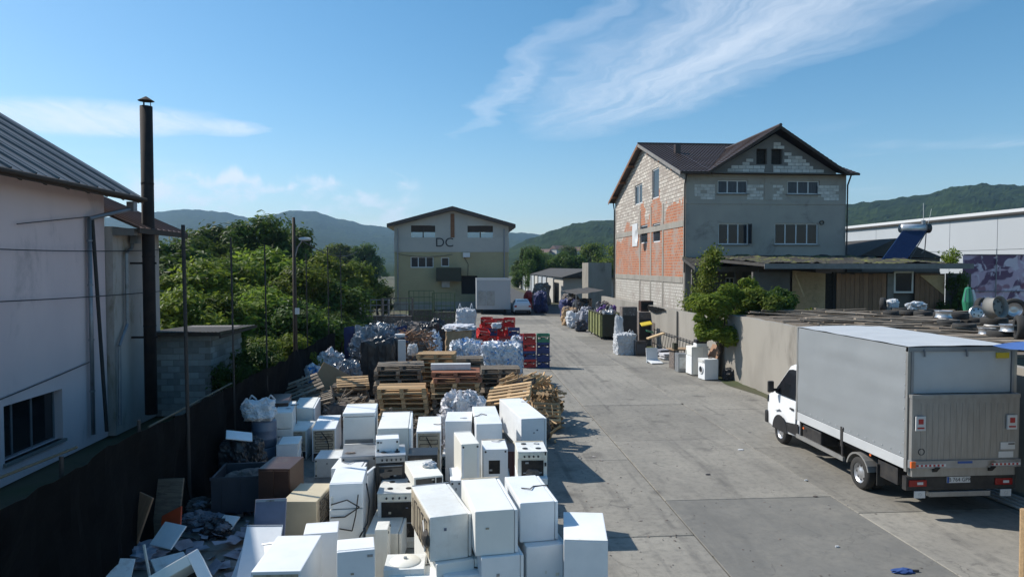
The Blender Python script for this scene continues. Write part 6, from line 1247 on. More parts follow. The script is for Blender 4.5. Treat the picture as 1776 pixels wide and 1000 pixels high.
# ================================================================== ROADSIDE SCRAP (right)
dm = thing('dumpster', 'open olive green scrap dumpster full of sacks', 'dumpster', (9.35, 45, 0))
MB().b2(0, .08, 0, 4.4, .2, 1.7).build('side_panel', 'dumpster', dm); MB().b2(1.25, 1.33, 0, 4.4, .2, 1.7).build('side_panel', 'dumpster', dm); MB().b2(.081, 1.249, .0, .06, .2, 1.7).build('end_panel', 'dumpdark', dm); MB().b2(.081, 1.249, 4.34, 4.4, .2, 1.7).build('end_panel', 'dumpdark', dm); MB().b2(.05, 1.28, .061, 4.33, .2, .3).build('floor', 'dumpdark', dm)  # ends use a darker copy of the side colour: shade painted in
for y in (.1, 1.1, 2.1, 3.1, 4.2): MB().b2(-.08, -.002, y, y + .12, .18, 1.72).build('rib', 'dumpster', dm)
MB().b2(-.07, 1.38, -.05, 4.45, 1.701, 1.78).v; 
for x in (-.06, 1.27): MB().b2(x, x + .12, -.04, 4.44, 1.702, 1.78).build('rim', 'dumpdark', dm)
for x in (.1, 1.1): MB().lathe([(.1, -.04), (.1, .04)], 10, (x, .4, .1), Matrix.Rotation(R(90), 3, 'Y')).build('wheel', 'black', dm); MB().lathe([(.1, -.04), (.1, .04)], 10, (x, 4.0, .1), Matrix.Rotation(R(90), 3, 'Y')).build('wheel', 'black', dm)
for i, (y, m_, c_) in enumerate(((.6, 'film', 'crumpled clear film sack nearest in the dumpster'), (1.6, 'blackbag', 'black sack in the middle of the dumpster'), (2.6, 'purple', 'purple sack in the dumpster'), (3.6, 'blackbag', 'black sack farthest in the dumpster'))):
    t = thing('sack', c_, 'sack', (10.0, 45 + y, .3)); lump('body', m_, t, (0, 0, .8), (1.0, .95, 1.75), 40 + i, .25, 2.2, 4, .4)
    lump('neck', m_, t, (.1, 0, 1.75), (.25, .25, .3), 50 + i, .3, 3, 3, .2)
bag('big_bag', 'white bulk bag standing open at the roadside', 1084, 0, 37.6, (1.15, 1.0, 1.2), 'bag', 60, 'bulk bag', 0, .85, .12, True)
bag('sack', 'white sack on top of the open bulk bag', 1073, 0, 38.6, (.5, .5, 2.2), 'bag', 61, 'sack', 0, .4)
def scrapbox(px, pyb, w_, d_, h_, mat, label, cat='box', z=0., rz=0., name='scrap_box', lid='scrap'):
    p = G(px, pyb, z); t = thing(name, label, cat, (p.x, p.y + d_ / 2, z), rz); MB().b2(-w_ / 2, w_ / 2, -d_ / 2, d_ / 2, 0, h_).build('body', mat, t, bevel=.012); MB().b2(-w_ / 2 + .05, w_ / 2 - .05, -d_ / 2 - .006, -d_ / 2 - .001, h_ * .2, h_ * .8).build('front_panel', lid, t); return t
scrapbox(1092, 605, .9, .7, 2.5, 'scrap', 'tall rack of mixed scrap behind the roadside bulk bag', 'rack', lid='black'); scrapbox(1121, 600, .95, .7, 2.1, 'scrap', 'stack of scrap appliances under the brown cabinet', 'scrap', lid='black'); scrapbox(1122, 598, .8, .6, .65, 'brown', 'dark brown cabinet on top of the scrap stack', 'cabinet', lid='void').location.z = 2.103
scrapbox(1145, 603, .7, .6, 1.5, 'scrap', 'low scrap stack beside the railing', 'scrap', lid='galv'); scrapbox(1112, 617, .6, .5, .8, 'blackbag', 'dark crate beside the roadside bulk bag', 'crate', lid='bin')
panel('yellow tray tilted on the scrap rack', (G(1087, 600).x, 36.9, 1.75), (.6, .4, .06), (R(20), R(-10), 0), 'yellowsign', 'tray', rim=False); panel('pale board lying across the scrap', (G(1120, 611).x, 36.2, 1.15), (1.0, .3, .08), (0, R(-16), R(10)), 'osb', 'board', 'board', False); panel('green plastic lid on the scrap', (G(1108, 608).x, 36.7, 1.35), (.4, .3, .06), (R(10), R(15), 0), 'greenplastic', 'lid', rim=False)
lt = thing('white_chair_shell', 'white L shaped panel standing on the concrete', 'panel', (G(1132, 629).x, G(1132, 629).y, 0), R(8)); MB().box((0, .1, .38), (.62, .04, .75), Matrix.Rotation(R(-8), 3, 'X')).build('back', 'enamel', lt, bevel=.008); MB().box((.03, -.22, .09), (.62, .6, .05), Matrix.Rotation(R(9), 3, 'X')).build('base', 'enamel', lt, bevel=.008); MB().b2(-.2, .3, -.5, .05, 0, .055).build('foot', 'scrap', lt)
for i, (px, py_, w_, m_, lb) in enumerate(((1152, 617, .9, 'paper', 'pile of white boards lying by the railing'), (1163, 624, .8, 'whitefilm', 'crumpled white sheet on the ground before the railing'))):
    p = G(px, py_); t = thing('sheet_pile', lb, 'sheets', (p.x, p.y + .3, 0), R(15))
    for k in range(5): MB().box((random.uniform(-.1, .1), random.uniform(-.08, .08), .03 + .07 * k), (w_, .6, .05), Matrix.Rotation(random.uniform(-.15, .15), 3, 'Z')).build('board', m_, t, bevel=.01, seg=1)
scrapbox(1187, 645, .58, .55, .85, 'greysteel', 'grey appliance casing beside the roadside fridge', 'appliance', name='appliance_casing', lid='enamel_dirty')
tp = thing('table_board', 'brown chipboard top laid across roadside scrap', 'board', (G(1182, 604, .95).x, G(1182, 604, .95).y, .9), R(10)); MB().b2(-.6, .5, -.35, .45, 0, .05).build('top', 'card', tp, bevel=.008); MB().b2(-.5, -.42, -.2, .3, -.9, -.001).build('leg', 'scrap', tp); MB().b2(.3, .38, -.2, .3, -.9, -.001).build('leg', 'scrap', tp); MB().b2(-.55, -.35, -.3, -.1, .051, .35).build('green_box', 'dumpdark', tp)
b_ = G(1208, 651); appliance('fridge', Vector((b_.x, b_.y + .3, 0)), R(6), .55, .6, 1.3, 0, 'upright white fridge by the roadside wall', 'enamel', -90)
pr_ = thing('printer', 'black and white printer on the roadside fridge', 'printer', (b_.x + .25, b_.y + .25, 1.303)); MB().b2(-.25, .25, -.2, .2, 0, .14).build('base', 'enamel', pr_, bevel=.02); MB().b2(-.25, .25, -.2, .2, .141, .3).build('scanner_lid', 'black', pr_, bevel=.03)
MB().b2(-.2, .3, -.18, .3, -1.303, -.001).build('stand', 'enamel_dirty', pr_, bevel=.01)
b_ = G(1232, 659); wa = appliance('washer', Vector((b_.x, b_.y + .3, 0)), R(8), .66, .6, .9, 0, 'white washing machine alone at the foot of the wall', 'enamel', -90)
panel('dark board leaning against the wall behind the washing machine', (11.25, 29.9, .72), (.05, 1.0, 1.4), (0, R(24), R(4)), 'planks_brown', 'board', 'board', False)
bag('bin_bag', 'black bin bag slumped at the foot of the wall', 1268, 0, 28.6, (.75, .7, .55), 'blackbag', 70, 'bin bag', 0, .3); bag('bin_bag', 'small black bin bag beside the larger one', 1284, 0, 28.2, (.4, .4, .28), 'blackbag', 71, 'bin bag', 0, .3)
rl = thing('railing', 'rusty steel railing panel leaning on the yard wall', 'railing', (11.45, 31, 0))
for z in (.35, 1.15): MB().tube((-.1 + z * .12, 0, z), (-.1 + z * .12, 9, z - .0), .025, 6).build('rail', 'pole', rl)
for k in range(19): MB().tube((-.12, .2 + k * .48, 0), (.04, .2 + k * .48, 1.2), .015, 5).build('bar', 'pole', rl)
tag(MB().sheet(lambda u, v: (11.54 - .06 * v + .04 * mnoise.noise((u * 6, v * 3, 0)), 38 + u * 4.5, 2.5 - v * (.1 + .22 * math.sin(u * 3.1) ** 2) + .05 * mnoise.noise((u * 20, v, 1))), 50, 8).build('net_drape', 'net', fix=False), 'black netting sagging over the top of the yard wall', 'net')
# stalls farther down
sl = thing('canopy_stall', 'low canopy stall with hanging goods down the street', 'stall', (9.6, 58, 0)); MB().sheet(lambda u, v: (.2 + u * 2.6, v * 9, 2.5 + .35 * u + .06 * mnoise.noise((u * 4, v * 8, 0))), 16, 24).build('canopy', 'felt', sl, fix=False)
for y in (.1, 4.5, 8.9): MB().tube((.25, y, 0), (.25, y, 2.5), .04, 6).build('post', 'galv', sl)
for i, (x, y, sz_, m_, lb) in enumerate(((10.6, 59, (1.6, 1.4, 2.1), 'blackbag', 'dark heap of goods at the near end of the canopy stall'), (9.9, 63, (1.4, 2.2, 2.0), 'bluetarp', 'navy covered pile under the canopy stall'), (8.4, 72, (1.4, 1.6, 2.3), 'bluetarp', 'navy covered pile beyond the canopy stall'), (8.9, 54, (1.1, 1.2, 1.4), 'bag', 'white sack pile before the canopy stall'), (9.8, 53, (1.0, 1.2, 1.7), 'paper', 'pale sack pile beside the dumpster'), (10.9, 52, (1.2, 1.4, 2.2), 'blackbag', 'black pile between the dumpster and house'), (8.7, 76, (1.5, 1.5, 2.8), 'scrap', 'mixed stall goods beyond the navy pile'), (10.8, 67, (1.6, 3, 2.4), 'scrap', 'mixed goods at the far end of the canopy stall'), (9.0, 51, (.9, .8, .8), 'bin', 'grey bin left of the dumpster'))):
    t = thing('goods_pile', lb, 'goods', (x, y, 0)); lump('heap', m_, t, (0, 0, sz_[2] * .46), sz_, 80 + i, .3, 2, 4, .5, True, .12); lump('loose_top', 'scrap' if i % 2 else m_, t, (.15, -.1, sz_[2] * .92), (sz_[0] * .5, sz_[1] * .5, .4), 90 + i, .4, 3, 3, .2)
# ================================================================== PLANK ROOF WITH TYRES
pr2 = thing('plank_roof', 'flat shed roof of rough weathered planks behind the truck', 'roof', (11.9, 16, 2.86))
MB().b2(-.02, 10, -1, 12.6, -.12, -.02).build('base_boards', 'woodgrey', pr2); rnd = random.Random(9)
pmesh = [MB().b2(-ln / 2, ln / 2, -wd / 2, wd / 2, 0, th).mesh('plank', 'woodgrey', bevel=.008, seg=1) for ln, wd, th in ((3.4, .16, .04), (2.6, .2, .05), (4.2, .13, .035), (1.9, .17, .045))]
for i in range(230):
    x, y = rnd.uniform(.2, 8.5), rnd.uniform(-.8, 12.3)
    link('plank', pmesh[i % 4], pr2, (max(x, 1.75 + .2), y, rnd.uniform(-.015, .14)), (rnd.uniform(-.12, .12), rnd.gauss(0, .035), R(-16) + (rnd.gauss(0, .14) if i % 9 else rnd.uniform(-1.2, 1.2))))
MB().b2(.1, 9.8, 12.61, 12.75, -2.8, -.1).build('rear_wall', 'shedwall', pr2)
for y in (-.8, 5, 12): MB().b2(7.5, 7.65, y, y + .15, -2.86, -.13).build('post', 'timber', pr2)
def tyre(px, py_, label, flat=True, r=.31, w_=.2, z=2.98, rim=None, tilt=0., Y=None):
    p = G(px, py_, z) if Y is None else Vector((W(px, py_, Y).x, Y, z)); t = thing('tyre' if rim is None else 'wheel', label, 'tyre', (p.x, p.y, z), group='tyres and rims on the plank roof')
    c = (0, 0, w_ / 2) if flat else (0, 0, r); m_ = Matrix.Identity(3) if flat else Matrix.Rotation(R(90), 3, 'X') @ Matrix.Rotation(0, 3, 'Z'); m_ = Matrix.Rotation(tilt, 3, 'Z') @ m_
    MB().lathe([(r * .6, -w_ * .4), (r * .75, -w_ / 2), (r * .93, -w_ * .48), (r, -w_ * .3), (r, w_ * .3), (r * .93, w_ * .48), (r * .75, w_ / 2), (r * .6, w_ * .4), (r * .62, 0), (r * .6, -w_ * .4)], 24, c, m_).build('tread', 'rubber', t, smooth=True)
    if rim: MB().lathe([(r * .62, w_ * .4), (r * .52, w_ * .3), (r * .48, -w_ * .05), (r * .2, w_ * .05), (.001, w_ * .05)], 20, c, m_).build('rim', rim, t, smooth=True)
    return t
def rim(px, py_, label, z=2.98, r=.22, h=.19, mat='rim', upright=False, tilt=0.):
    p = G(px, py_, z); t = thing('alloy_hub', label, 'wheel rim', (p.x, p.y, z), group='tyres and rims on the plank roof'); m_ = Matrix.Rotation(tilt, 3, 'Z') @ (Matrix.Rotation(R(80), 3, 'X') if upright else Matrix.Identity(3)); c = (0, 0, r if upright else h / 2)
    MB().lathe([(r, -h / 2), (r * .86, -h * .36), (r * .84, 0), (r * .86, h * .36), (r, h / 2), (r * .97, h / 2), (r * .8, h * .3), (r * .78, -h * .3), (r * .97, -h / 2), (r, -h / 2)], 24, c, m_).build('barrel', mat, t, smooth=True)
    MB().lathe([(r * .8, h * .12), (r * .3, h * .25), (.001, h * .25)], 20, c, m_).build('disc', mat, t, smooth=True)
    for k in range(5):
        a_ = k * 1.2566; q = m_ @ Vector((math.cos(a_) * r * .52, math.sin(a_) * r * .52, h * .235)); q2 = m_ @ Vector((math.cos(a_) * r * .52, math.sin(a_) * r * .52, h * .27)); MB().tube(Vector(c) + q, Vector(c) + q2, r * .12, 8).build('spoke_gap', 'black', t)
    return t
tyre(1531, 541, 'upright tyre at the left end of the plank roof', False, .31, .2, rim=None, tilt=R(50)); bag('rag', 'white crumpled bag behind the upright tyre', 1547, 0, 27.6, (.45, .4, .4), 'bag', 101, 'bag', 3.15, .3); tyre(1560, 542, 'tyre lying behind the upright tyre', True, .32, .2)
tyre(1577, 546, 'big tyre lying under the crumpled metal sheet', True, .36, .2); bag('metal_sheet', 'crumpled silver metal sheet on a lying tyre', 1588, 0, 26.0, (.75, .5, .34), 'steel', 102, 'metal sheet', 3.17, .3, .35)
rim(1636, 553, 'white wheel rim under a tyre, left of two', 2.98, .2, .2, 'rimwhite'); tyre(1636, 551, 'tyre lying on a white rim', True, .3, .2, 3.18); rim(1636, 550, 'shiny alloy rim topmost on the tyre pile', 3.39, .24, .2)
rim(1656, 555, 'white wheel rim under the broad tyre, right of two', 2.98, .2, .2, 'rimwhite'); tyre(1660, 553, 'broad tyre lying on a white rim', True, .34, .22, 3.18)
tyre(1688, 562, 'thick tyre lying flat in the middle of the roof', True, .36, .22); rim(1694, 553, 'perforated alloy rim leaning behind the thick tyre', 3.0, .24, .16, 'rim', True, R(-20))
rim(1720, 566, 'white rim drum under the big truck rim', 2.98, .24, .26, 'rimwhite'); tyre(1724, 562, 'tyre lying under the big truck rim', True, .34, .2, 3.25); rim(1726, 552, 'big grey truck rim standing on a tyre', 3.46, .31, .3, 'concpost', True, R(15))
tyre(1758, 556, 'upright tyre at the right picture edge', False, .4, .22, rim='rim', tilt=R(-30)); rim(1711, 580, 'alloy rim lying nearest the truck', 2.98, .23, .2); rim(1752, 576, 'alloy rim lying below a second one', 2.98, .26, .2); rim(1752, 574, 'alloy rim stacked on another near the picture edge', 3.18, .26, .18)
for px, py_, lb, kw in ((1601, 548, 'tyre lying right of the crumpled metal sheet', dict(r=.33)), (1618, 545, 'tyre lying at the back left of the rim pile', dict(r=.31)), (1645, 565, 'tyre lying in front of the white rims', dict(r=.33)), (1672, 572, 'tyre lying near the truck roof', dict(r=.32)), (1738, 585, 'tyre lying nearest the blue canopy', dict(r=.36)), (1772, 568, 'tyre lying at the right end of the roof', dict(r=.36)), (1545, 548, 'small tyre lying beside the upright tyre', dict(r=.28))): tyre(px, py_, lb, True, **kw)
tyre(1702, 545, 'tyre standing upright behind the big truck rim', False, .34, .2, tilt=R(20)); tyre(1768, 590, 'tyre standing upright at the front right corner', False, .33, .2, tilt=R(60))
um = thing('folded_parasol', 'folded green and white parasol standing on the plank roof', 'parasol', (W(1684, 540, 28).x, 28.2, 2.96)); MB().lathe([(.03, 1.05), (.12, 1.0), (.2, .55), (.22, .4), (.16, .0)], 12).build('canopy', 'greenplastic', um)
for a_ in (R(200), R(320)): MB().prism([(math.cos(a_) * .21, math.sin(a_) * .21, .4), (math.cos(a_) * .26, math.sin(a_) * .26, .45), (math.cos(a_) * .15, math.sin(a_) * .15, .95), (math.cos(a_) * .12, math.sin(a_) * .12, .9)], (.09, 0, 0)).build('white_panel', 'whiteprint', um)
MB().tube((0, 0, 0), (0, 0, 1.15), .02, 6).build('pole', 'galv', um)
# ================================================================== BUSHES ON THE WALL
def bush(X, Y, z, rx, ry, rz_, mat, nl, label, seed, leaf=.09, name='bush'):
    t = thing(name, label, 'bush', (X, Y, z)); me, lobes = crownmesh('crown', mat, 1, 1, 22, nl, leaf / ((rx + rz_) / 2), seed); o = link('crown', me, t, (0, 0, rz_)); o.scale = (rx, ry, rz_)
    mb = MB(); rnd = random.Random(seed)
    for c, r_ in lobes[:10]: mb.tube((0, 0, -.3), (c.x * rx, c.y * ry, c.z * rz_ + rz_), .03, 5, .008, caps=False)
    mb.build('stem', 'bark', t); return t
p = W(1262, 550, 29.5); bush(11.3, 29.0, 1.45, 1.75, 1.4, 1.25, 'leafbright', 26000, 'bright green bush tumbling over the yard wall', 41)
bush(12.7, 30.2, 2.0, 1.4, 1.2, 1.15, 'leafbright', 14000, 'bright green bush behind the tumbling one', 42); bush(12.7, 33.5, 1.2, .9, .9, 1.05, 'leaf', 5000, 'mid green bush before the porch window', 46)
bush(12.9, 28.6, 2.15, 1.25, 1.0, .85, 'leaf', 10000, 'mid green bush spilling over the wall top toward the truck', 48)
bush(14.2, 32.2, 1.6, 1.1, 1.0, 1.3, 'leafdark', 5200, 'dark shrub before the porch wall', 43); bush(15.2, 31.5, 1.5, 1.2, 1.0, 1.1, 'leafdark', 5000, 'dark shrub before the plywood panel', 44); bush(14.0, 29.6, 2.0, 1.2, .9, .9, 'leafdark', 6500, 'low dark shrub behind the concrete wall', 45)
bush(16.4, 31.0, 1.3, .9, .8, .75, 'leaf', 2600, 'thin reddish weeds before the plywood panel', 47)
vn = thing('climbing_vine', 'climbing vine running up to the porch roof edge', 'vine', (0, 0, 0)); mb = MB(); rnd = random.Random(50)
vp = [W(1196, 535, 41), W(1212, 512, 40), W(1222, 492, 38.5), W(1228, 470, 37.3), W(1234, 450, 37.2), W(1240, 438, 37.4)]
MB().path(vp, .03, 5).build('stem', 'bark', vn)
for i in range(3600):
    k = rnd.randrange(len(vp) - 1); c = vp[k].lerp(vp[k + 1], rnd.random()); sp = .62 - .06 * k
    q = c + Vector((rnd.gauss(0, sp * .6), rnd.gauss(0, .25), rnd.gauss(0, sp * .5))); nrm = Vector((rnd.uniform(-1, 1), rnd.uniform(-1, .2), rnd.uniform(-.2, 1))).normalized(); u = nrm.orthogonal().normalized(); w2 = nrm.cross(u); s = rnd.uniform(.05, .11)
    mb.add([q - u * s, q + w2 * s * .6, q + u * s, q - w2 * s * .6], [(0, 1, 2, 3)])
mb.build('leaves', 'leafbright', vn, fix=False)
def sprig(X, Y, z, h, n, label, seed):
    t = thing('weed', label, 'plant', (X, Y, z)); rnd = random.Random(seed); mb = MB(); st = MB()
    for k in range(6):
        e = Vector((rnd.uniform(-.3, .3), rnd.uniform(-.2, .2), h * rnd.uniform(.6, 1.1))); st.tube((0, 0, 0), e, .012, 4, .004)
        for i in range(n // 6):
            q = e * rnd.uniform(.15, 1.05) + Vector((rnd.gauss(0, .1), rnd.gauss(0, .1), rnd.gauss(0, .05))); nrm = Vector((rnd.uniform(-1, 1), rnd.uniform(-1, 1), rnd.uniform(0, 1))).normalized(); u = nrm.orthogonal().normalized(); w2 = nrm.cross(u); s = rnd.uniform(.04, .09); mb.add([q - u * s, q + w2 * s * .5, q + u * s, q - w2 * s * .5], [(0, 1, 2, 3)])
    st.build('stem', 'bark', t); mb.build('leaves', 'leafbright', t, fix=False)
sprig(W(1658, 455, 34.4).x, 34.6, 4.95, .85, 500, 'leafy weed growing on the annex roof end', 61); sprig(W(1648, 455, 35).x, 35.2, 5.0, .6, 300, 'small leafy weed beside the taller roof weed', 62)
bush(W(1662, 500, 35).x, 35.2, 1.5, .9, .7, 1.5, 'leafdark', 4000, 'dark ivy mass at the annex end', 63)
# ================================================================== LEFT SHADED CORNER
bn_ = thing('pallet_box', 'large dark grey plastic pallet box full of rubbish', 'bin', (-4.35, 14.0, 0), R(4)); w_, d_, h_ = 1.05, 1.0, .82
MB().b2(-w_ / 2, w_ / 2, -d_ / 2, -d_ / 2 + .04, .12, h_).build('side', 'bin', bn_, bevel=.01); MB().b2(-w_ / 2, w_ / 2, d_ / 2 - .04, d_ / 2, .12, h_).build('side', 'bin', bn_, bevel=.01)
for x in (-w_ / 2, w_ / 2 - .04): MB().b2(x, x + .04, -d_ / 2 + .041, d_ / 2 - .041, .12, h_).build('side', 'bin', bn_, bevel=.01)
MB().b2(-w_ / 2 + .045, w_ / 2 - .045, -d_ / 2 + .045, d_ / 2 - .045, .121, .16).build('floor', 'bin', bn_)
for x in (-.48, -.05, .38): MB().b2(x, x + .1, -d_ / 2, d_ / 2, 0, .119).build('skid', 'bin', bn_)
for x in (-.35, 0, .35): MB().b2(x - .02, x + .02, -d_ / 2 - .02, -d_ / 2 - .001, .15, h_ - .05).build('rib', 'bin', bn_)
MB().b2(-w_ / 2 - .015, w_ / 2 + .015, -d_ / 2 - .02, -d_ / 2 - .001, h_ - .05, h_ + .01).build('rim', 'bin', bn_)
t = thing('rubbish', 'rubbish heaped in the grey pallet box', 'rubbish', (-4.35, 14.0, .17)); lump('heap', 'scrap', t, (0, 0, .28), (.85, .8, .62), 111, .3, 2.5, 4, .6, True, .15)
bag('bin_bag', 'dark bag with pale sheet behind the grey pallet box', 418, 0, 15.6, (.95, .7, 1.15), 'blackbag', 112, 'bag', 0, .4); panel('pale sheet lying on the dark bag', (W(415, 770, 15.4).x, 15.4, 1.16), (.55, .4, .03), (R(14), R(12), R(20)), 'enamel', 'sheet', rim=False)
for k, z in enumerate((.0, .62)):
    t = thing('drum', ('blue grey plastic drum, lower of two by the fence', 'blue grey plastic drum, upper of two by the fence')[k], 'drum', (W(458, 740, 16.6).x, 16.6, z + .003)); MB().lathe([(.001, 0), (.27, 0), (.285, .03), (.285, .18), (.295, .2), (.285, .22), (.285, .38), (.295, .4), (.285, .42), (.285, .58), (.27, .615), (.001, .615)], 24).build('body', 'drum', t, smooth=True); MB().tube((.1, 0, .612), (.1, 0, .618), .04, 10).build('bung', 'black', t)
bag('big_bag', 'dirty white woven bag with handle loops on the drums', 448, 0, 16.6, (.75, .65, .5), 'bag', 113, 'bag', 1.24, .3, .3, True)
A('fridge', (476, 716), (507, 714), (486, 696), .42, 'grey shaded fridge cabinet behind the two drums', 'enamel_dirty'); A('cabinet', (466, 700), (500, 698), (474, 683), .48, 'dark open cabinet in the shade behind the drums', 'brown')
def opencase(c, rot, size, label):
    t = thing('fridge_shell', label, 'fridge', c, rot=rot); x, y, z = size[0] / 2, size[1] / 2, size[2] / 2; th = .14
    MB().b2(-x, -x + th, -y, y, -z, z).build('side', 'enamel', t, bevel=.01); MB().b2(x - th, x, -y, y, -z, z).build('side', 'enamel', t, bevel=.01); MB().b2(-x + th, x - th, -y, y, z - th, z).build('top', 'enamel', t, bevel=.01); MB().b2(-x + th, x - th, -y, y, -z, -z + th).build('bottom', 'enamel', t, bevel=.01); MB().b2(-x + th, x - th, y - th, y, -z + th, z - th).build('liner', 'void', t)  # liner coloured near-black for the shade inside the shell
opencase((-3.45, 8.75, .5), (R(-38), R(-22), R(28)), (.85, .55, 1.25), 'gutted white fridge shell tilted in the shade with a dark opening')
p = G(292, 940, .3); panel('pale blue white panel tilted among the shaded litter', (p.x, p.y, .42), (.5, .03, .42), (R(-48), R(0), R(-28)), 'enamel', rim=False); panel('orange red panel behind the tilted white panel', (p.x - .12, p.y + .42, .5), (.42, .03, .4), (R(-42), R(-28), R(-10)), 'orange', rim=False)
p = G(225, 945, .3); panel('brown board leaning against the net fence', (p.x - .1, p.y + .3, .55), (.55, .04, 1.05), (R(-16), R(10), R(-30)), 'planks_brown', 'board', 'board', False); panel('second brown board with a cut corner beside the first', (p.x + .3, p.y + .75, .6), (.5, .04, 1.1), (R(-18), R(-4), R(-12)), 'woodgrey', 'board', 'board', False)
p = G(452, 955, .5); panel('white fridge door lying slanted in front of the blue grey panel', (p.x, p.y, .5), (.55, .06, 1.1), (R(-68), R(5), R(10)), 'enamel'); p = G(440, 990, .3); panel('second white fridge door lying slanted below the first', (p.x, p.y, .34), (.6, .06, .9), (R(-62), R(-8), R(-6)), 'enamel')
p = G(205, 995, .2); panel('bent pale sheet in the litter at the lower left', (p.x, p.y, .25), (.4, .03, .5), (R(-66), R(12), R(20)), 'enamel_dirty', rim=False); p = G(290, 975, .2); panel('dull pale panel flat in the litter', (p.x, p.y + .1, .16), (.5, .04, .4), (R(-80), 0, R(35)), 'enamel_dirty', rim=False); p = G(395, 905, .2); panel('small pale panel beside the pallet box', (p.x, p.y, .2), (.35, .03, .3), (R(-60), 0, R(-20)), 'enamel_dirty', rim=False)
p = G(155, 985, .25); panel('pale panel lying at the lower left picture edge', (p.x, p.y, .3), (.62, .05, .5), (R(-58), 0, R(-6)), 'enamel', rim=False)
p = G(250, 990, .2); panel('thin white strip standing in the shaded litter', (p.x, p.y + .1, .3), (.04, .03, .55), (R(-10), R(-14), 0), 'enamel', 'strip', rim=False)
p = G(320, 985, .2); panel('pale flap lying beside the gutted fridge shell', (p.x, p.y, .22), (.5, .03, .3), (R(-70), 0, R(-14)), 'enamel', rim=False)
li = MB(); rnd = random.Random(77)
for i in range(230):
    x, y = rnd.uniform(-5.1, -2.6), rnd.uniform(7.5, 14.5)
    if x > -3.3 and rnd.random() < .6: continue
    s = rnd.uniform(.05, .2); m_ = Matrix.Rotation(rnd.uniform(0, 6.28), 3, 'Z') @ Matrix.Rotation(rnd.uniform(-.6, .6), 3, 'X'); c = Vector((x, y, rnd.uniform(.01, .14)))
    pts = [Vector((-s, -s * rnd.uniform(.3, .9), 0)), Vector((s, -s * rnd.uniform(.3, .9), rnd.uniform(-.04, .06))), Vector((s * rnd.uniform(.4, 1), s * rnd.uniform(.3, .9), 0)), Vector((-s, s * rnd.uniform(.3, .9), rnd.uniform(-.04, .06)))]
    li.add([m_ @ q + c for q in pts], [(0, 1, 2, 3)])
o = li.build('litter', 'paper', fix=False); o['kind'] = 'stuff'; o['label'] = 'shaded loose litter strewn along the net fence'
lump_o = []
for i, (px, py_, s, m_, lb) in enumerate(((230, 965, .9, 'paper', 'heap of crumpled grey sheets at the lower left'), (330, 880, .7, 'scrap', 'low heap of shaded scrap left of the pallet box'), (345, 905, .6, 'paper', 'crumpled pale sheet in the shade left of the pallet box'), (375, 920, .5, 'blackbag', 'dark bag lying before the pallet box'))):
    p = G(px, py_, .1); t = thing('litter_heap', lb, 'litter', (p.x, p.y, 0)); lump('heap', m_, t, (0, 0, .12), (s, s * .8, .32), 120 + i, .4, 2.5, 4, .2, True, .2); lump('loose_piece', 'paper', t, (s * .3, -.1, .2), (.25, .2, .12), 130 + i, .5, 3, 3, .2)
# ================================================================== SMALL THINGS ON THE CONCRETE
t = thing('blue_glove', 'crumpled blue rag lying on the concrete', 'rag', G(1570, 991)); lump('cloth', 'blueglove', t, (-.05, 0, .02), (.34, .14, .07), 140, .4, 2.5, 3, .3); MB().tube((.1, 0, .02), (.22, -.01, .02), .018, 6).build('loose_end', 'ink', t)
for i, (px, py_, s, m_, lb) in enumerate(((1285, 780, .22, 'bag', 'small white litter scrap in the middle of the yard'), (1228, 823, .16, 'ink', 'tiny dark twig on the concrete'), (1398, 833, .12, 'bag', 'tiny white scrap near the truck wheel'), (1414, 861, .14, 'scrap', 'small dark stone near the slab joint'), (1452, 948, .10, 'bag', 'tiny pale chip before the truck'), (1183, 700, .14, 'scrap', 'small dark lump on the far slab joint'))):
    p = G(px, py_); t = lump('litter_scrap', m_, None, (0, 0, .012), (s * .7, s * .4, .03), 150 + i, .4, 3, 3, .2); t.location = p; tag(t, lb, 'litter')
pi = []
PL = ['aluminium pipe nearest the truck in the bundle by the wall', 'aluminium pipe second in the bundle by the wall', 'aluminium pipe third in the bundle by the wall', 'aluminium pipe nearest the wall in the bundle']
for k in range(4): tag(MB().tube((11.0 + .1 * k, 14.6 + .1 * k, .05 + .01 * k), (11.25 + .07 * k, 12.2, .05 + .05 * k), .04, 10).build('aluminium_pipe', 'alu', smooth=True), PL[k], 'pipe', 'aluminium pipes by the wall')
ps = tag(MB().tube((7.62, 8.6, 0), (7.6, 8.6, 1.62), .06, 8, .055).build('timber_post', 'wood'), 'short timber post at the lower right picture edge', 'post')
bc = thing('tarp_canopy', 'edge of a blue tarp canopy over the truck corner', 'tarp', (9.88, 8.6, 0)); MB().sheet(lambda u, v: (u * 3.2, v * 3.4, 3.43 + .1 * math.sin(u * 3.1) + .04 * mnoise.noise((u * 4, v * 5, 0))), 16, 16).build('tarp', 'bluecanopy', bc, fix=False)
for x, y in ((3.1, .1), (3.1, 3.3)): MB().tube((x, y, 0), (x, y, 3.42), .05, 6).build('post', 'timber', bc)
gr_ = MB(); rnd = random.Random(91)
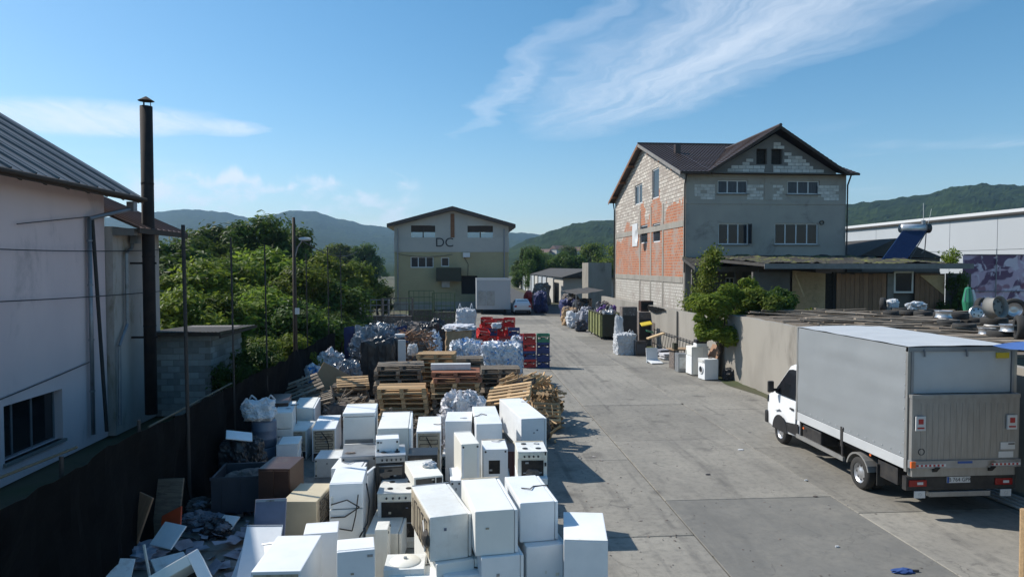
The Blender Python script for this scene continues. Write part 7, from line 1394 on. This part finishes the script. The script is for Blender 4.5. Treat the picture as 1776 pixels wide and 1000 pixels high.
for i in range(1500):
    x, y = (rnd.uniform(.8, 11.3), rnd.uniform(8, 45)) if i % 3 else (rnd.choice((rnd.gauss(3.2, .7), rnd.gauss(11.0, .35))), rnd.uniform(9, 45))
    if 8.5 < x < 11.2 and y < 20: continue
    s = rnd.uniform(.008, .035) * (1 if i % 12 else 2.0); a_ = rnd.uniform(0, 6.28); ux, uy = math.cos(a_) * s, math.sin(a_) * s; k = rnd.uniform(.3, .9); h_ = rnd.uniform(.004, .02)
    gr_.add([(x - ux, y - uy, .002), (x + uy * k, y - ux * k, .003), (x + ux, y + uy, .002), (x - uy * k, y + ux * k, .003), (x, y, h_)], [(0, 1, 4), (1, 2, 4), (2, 3, 4), (3, 0, 4)])
o = gr_.build('gravel_crumbs', 'scrap', fix=False); o['kind'] = 'stuff'; o['label'] = 'fine crumbs and chips scattered over the concrete'
for i, (x, y, sz_, m_, lb) in enumerate(((9.0, 56.5, (1.2, 1.2, 1.5), 'card', 'cardboard pile before the canopy stall'), (7.9, 79, (1.2, 1.4, 2.0), 'redcrate', 'dark red covered pile far down the lane'), (11.0, 49.5, (.8, 1.2, 2.1), 'purple', 'purple covered pile behind the dumpster'), (10.6, 42.5, (1.2, 1.5, 1.6), 'scrap', 'low scrap heap between the dumpster and the scrap rack'), (9.3, 81, (1.6, 2, 2.6), 'bag', 'pale tarp covered pile far down the lane'), (10.4, 88, (2.2, 2, 2.8), 'scrap', 'mixed pile before the far white wall'))):
    t = thing('goods_pile', lb, 'goods', (x, y, 0)); lump('heap', m_, t, (0, 0, sz_[2] * .46), sz_, 180 + i, .35, 2, 4, .6, True, .14); lump('loose_top', 'scrap', t, (-.15, -.1, sz_[2] * .9), (sz_[0] * .5, sz_[1] * .4, .5), 190 + i, .4, 3, 3, .2)
# ================================================================== HAZE
hz = MB().b2(-3500, 3500, -300, 4500, -8, 360).build('haze', 'pvc'); hz['kind'] = 'stuff'; hz['label'] = 'thin summer haze over the valley'
hm = bpy.data.materials.new('haze_air'); hm.use_nodes = True; t_ = hm.node_tree; t_.nodes.clear(); oo = t_.nodes.new('ShaderNodeOutputMaterial'); pv = t_.nodes.new('ShaderNodeVolumePrincipled')
pv.inputs['Color'].default_value = (.42, .68, 1, 1); pv.inputs['Density'].default_value = .00015; pv.inputs['Anisotropy'].default_value = .2; t_.links.new(pv.outputs[0], oo.inputs['Volume']); hz.data.materials.clear(); hz.data.materials.append(hm)
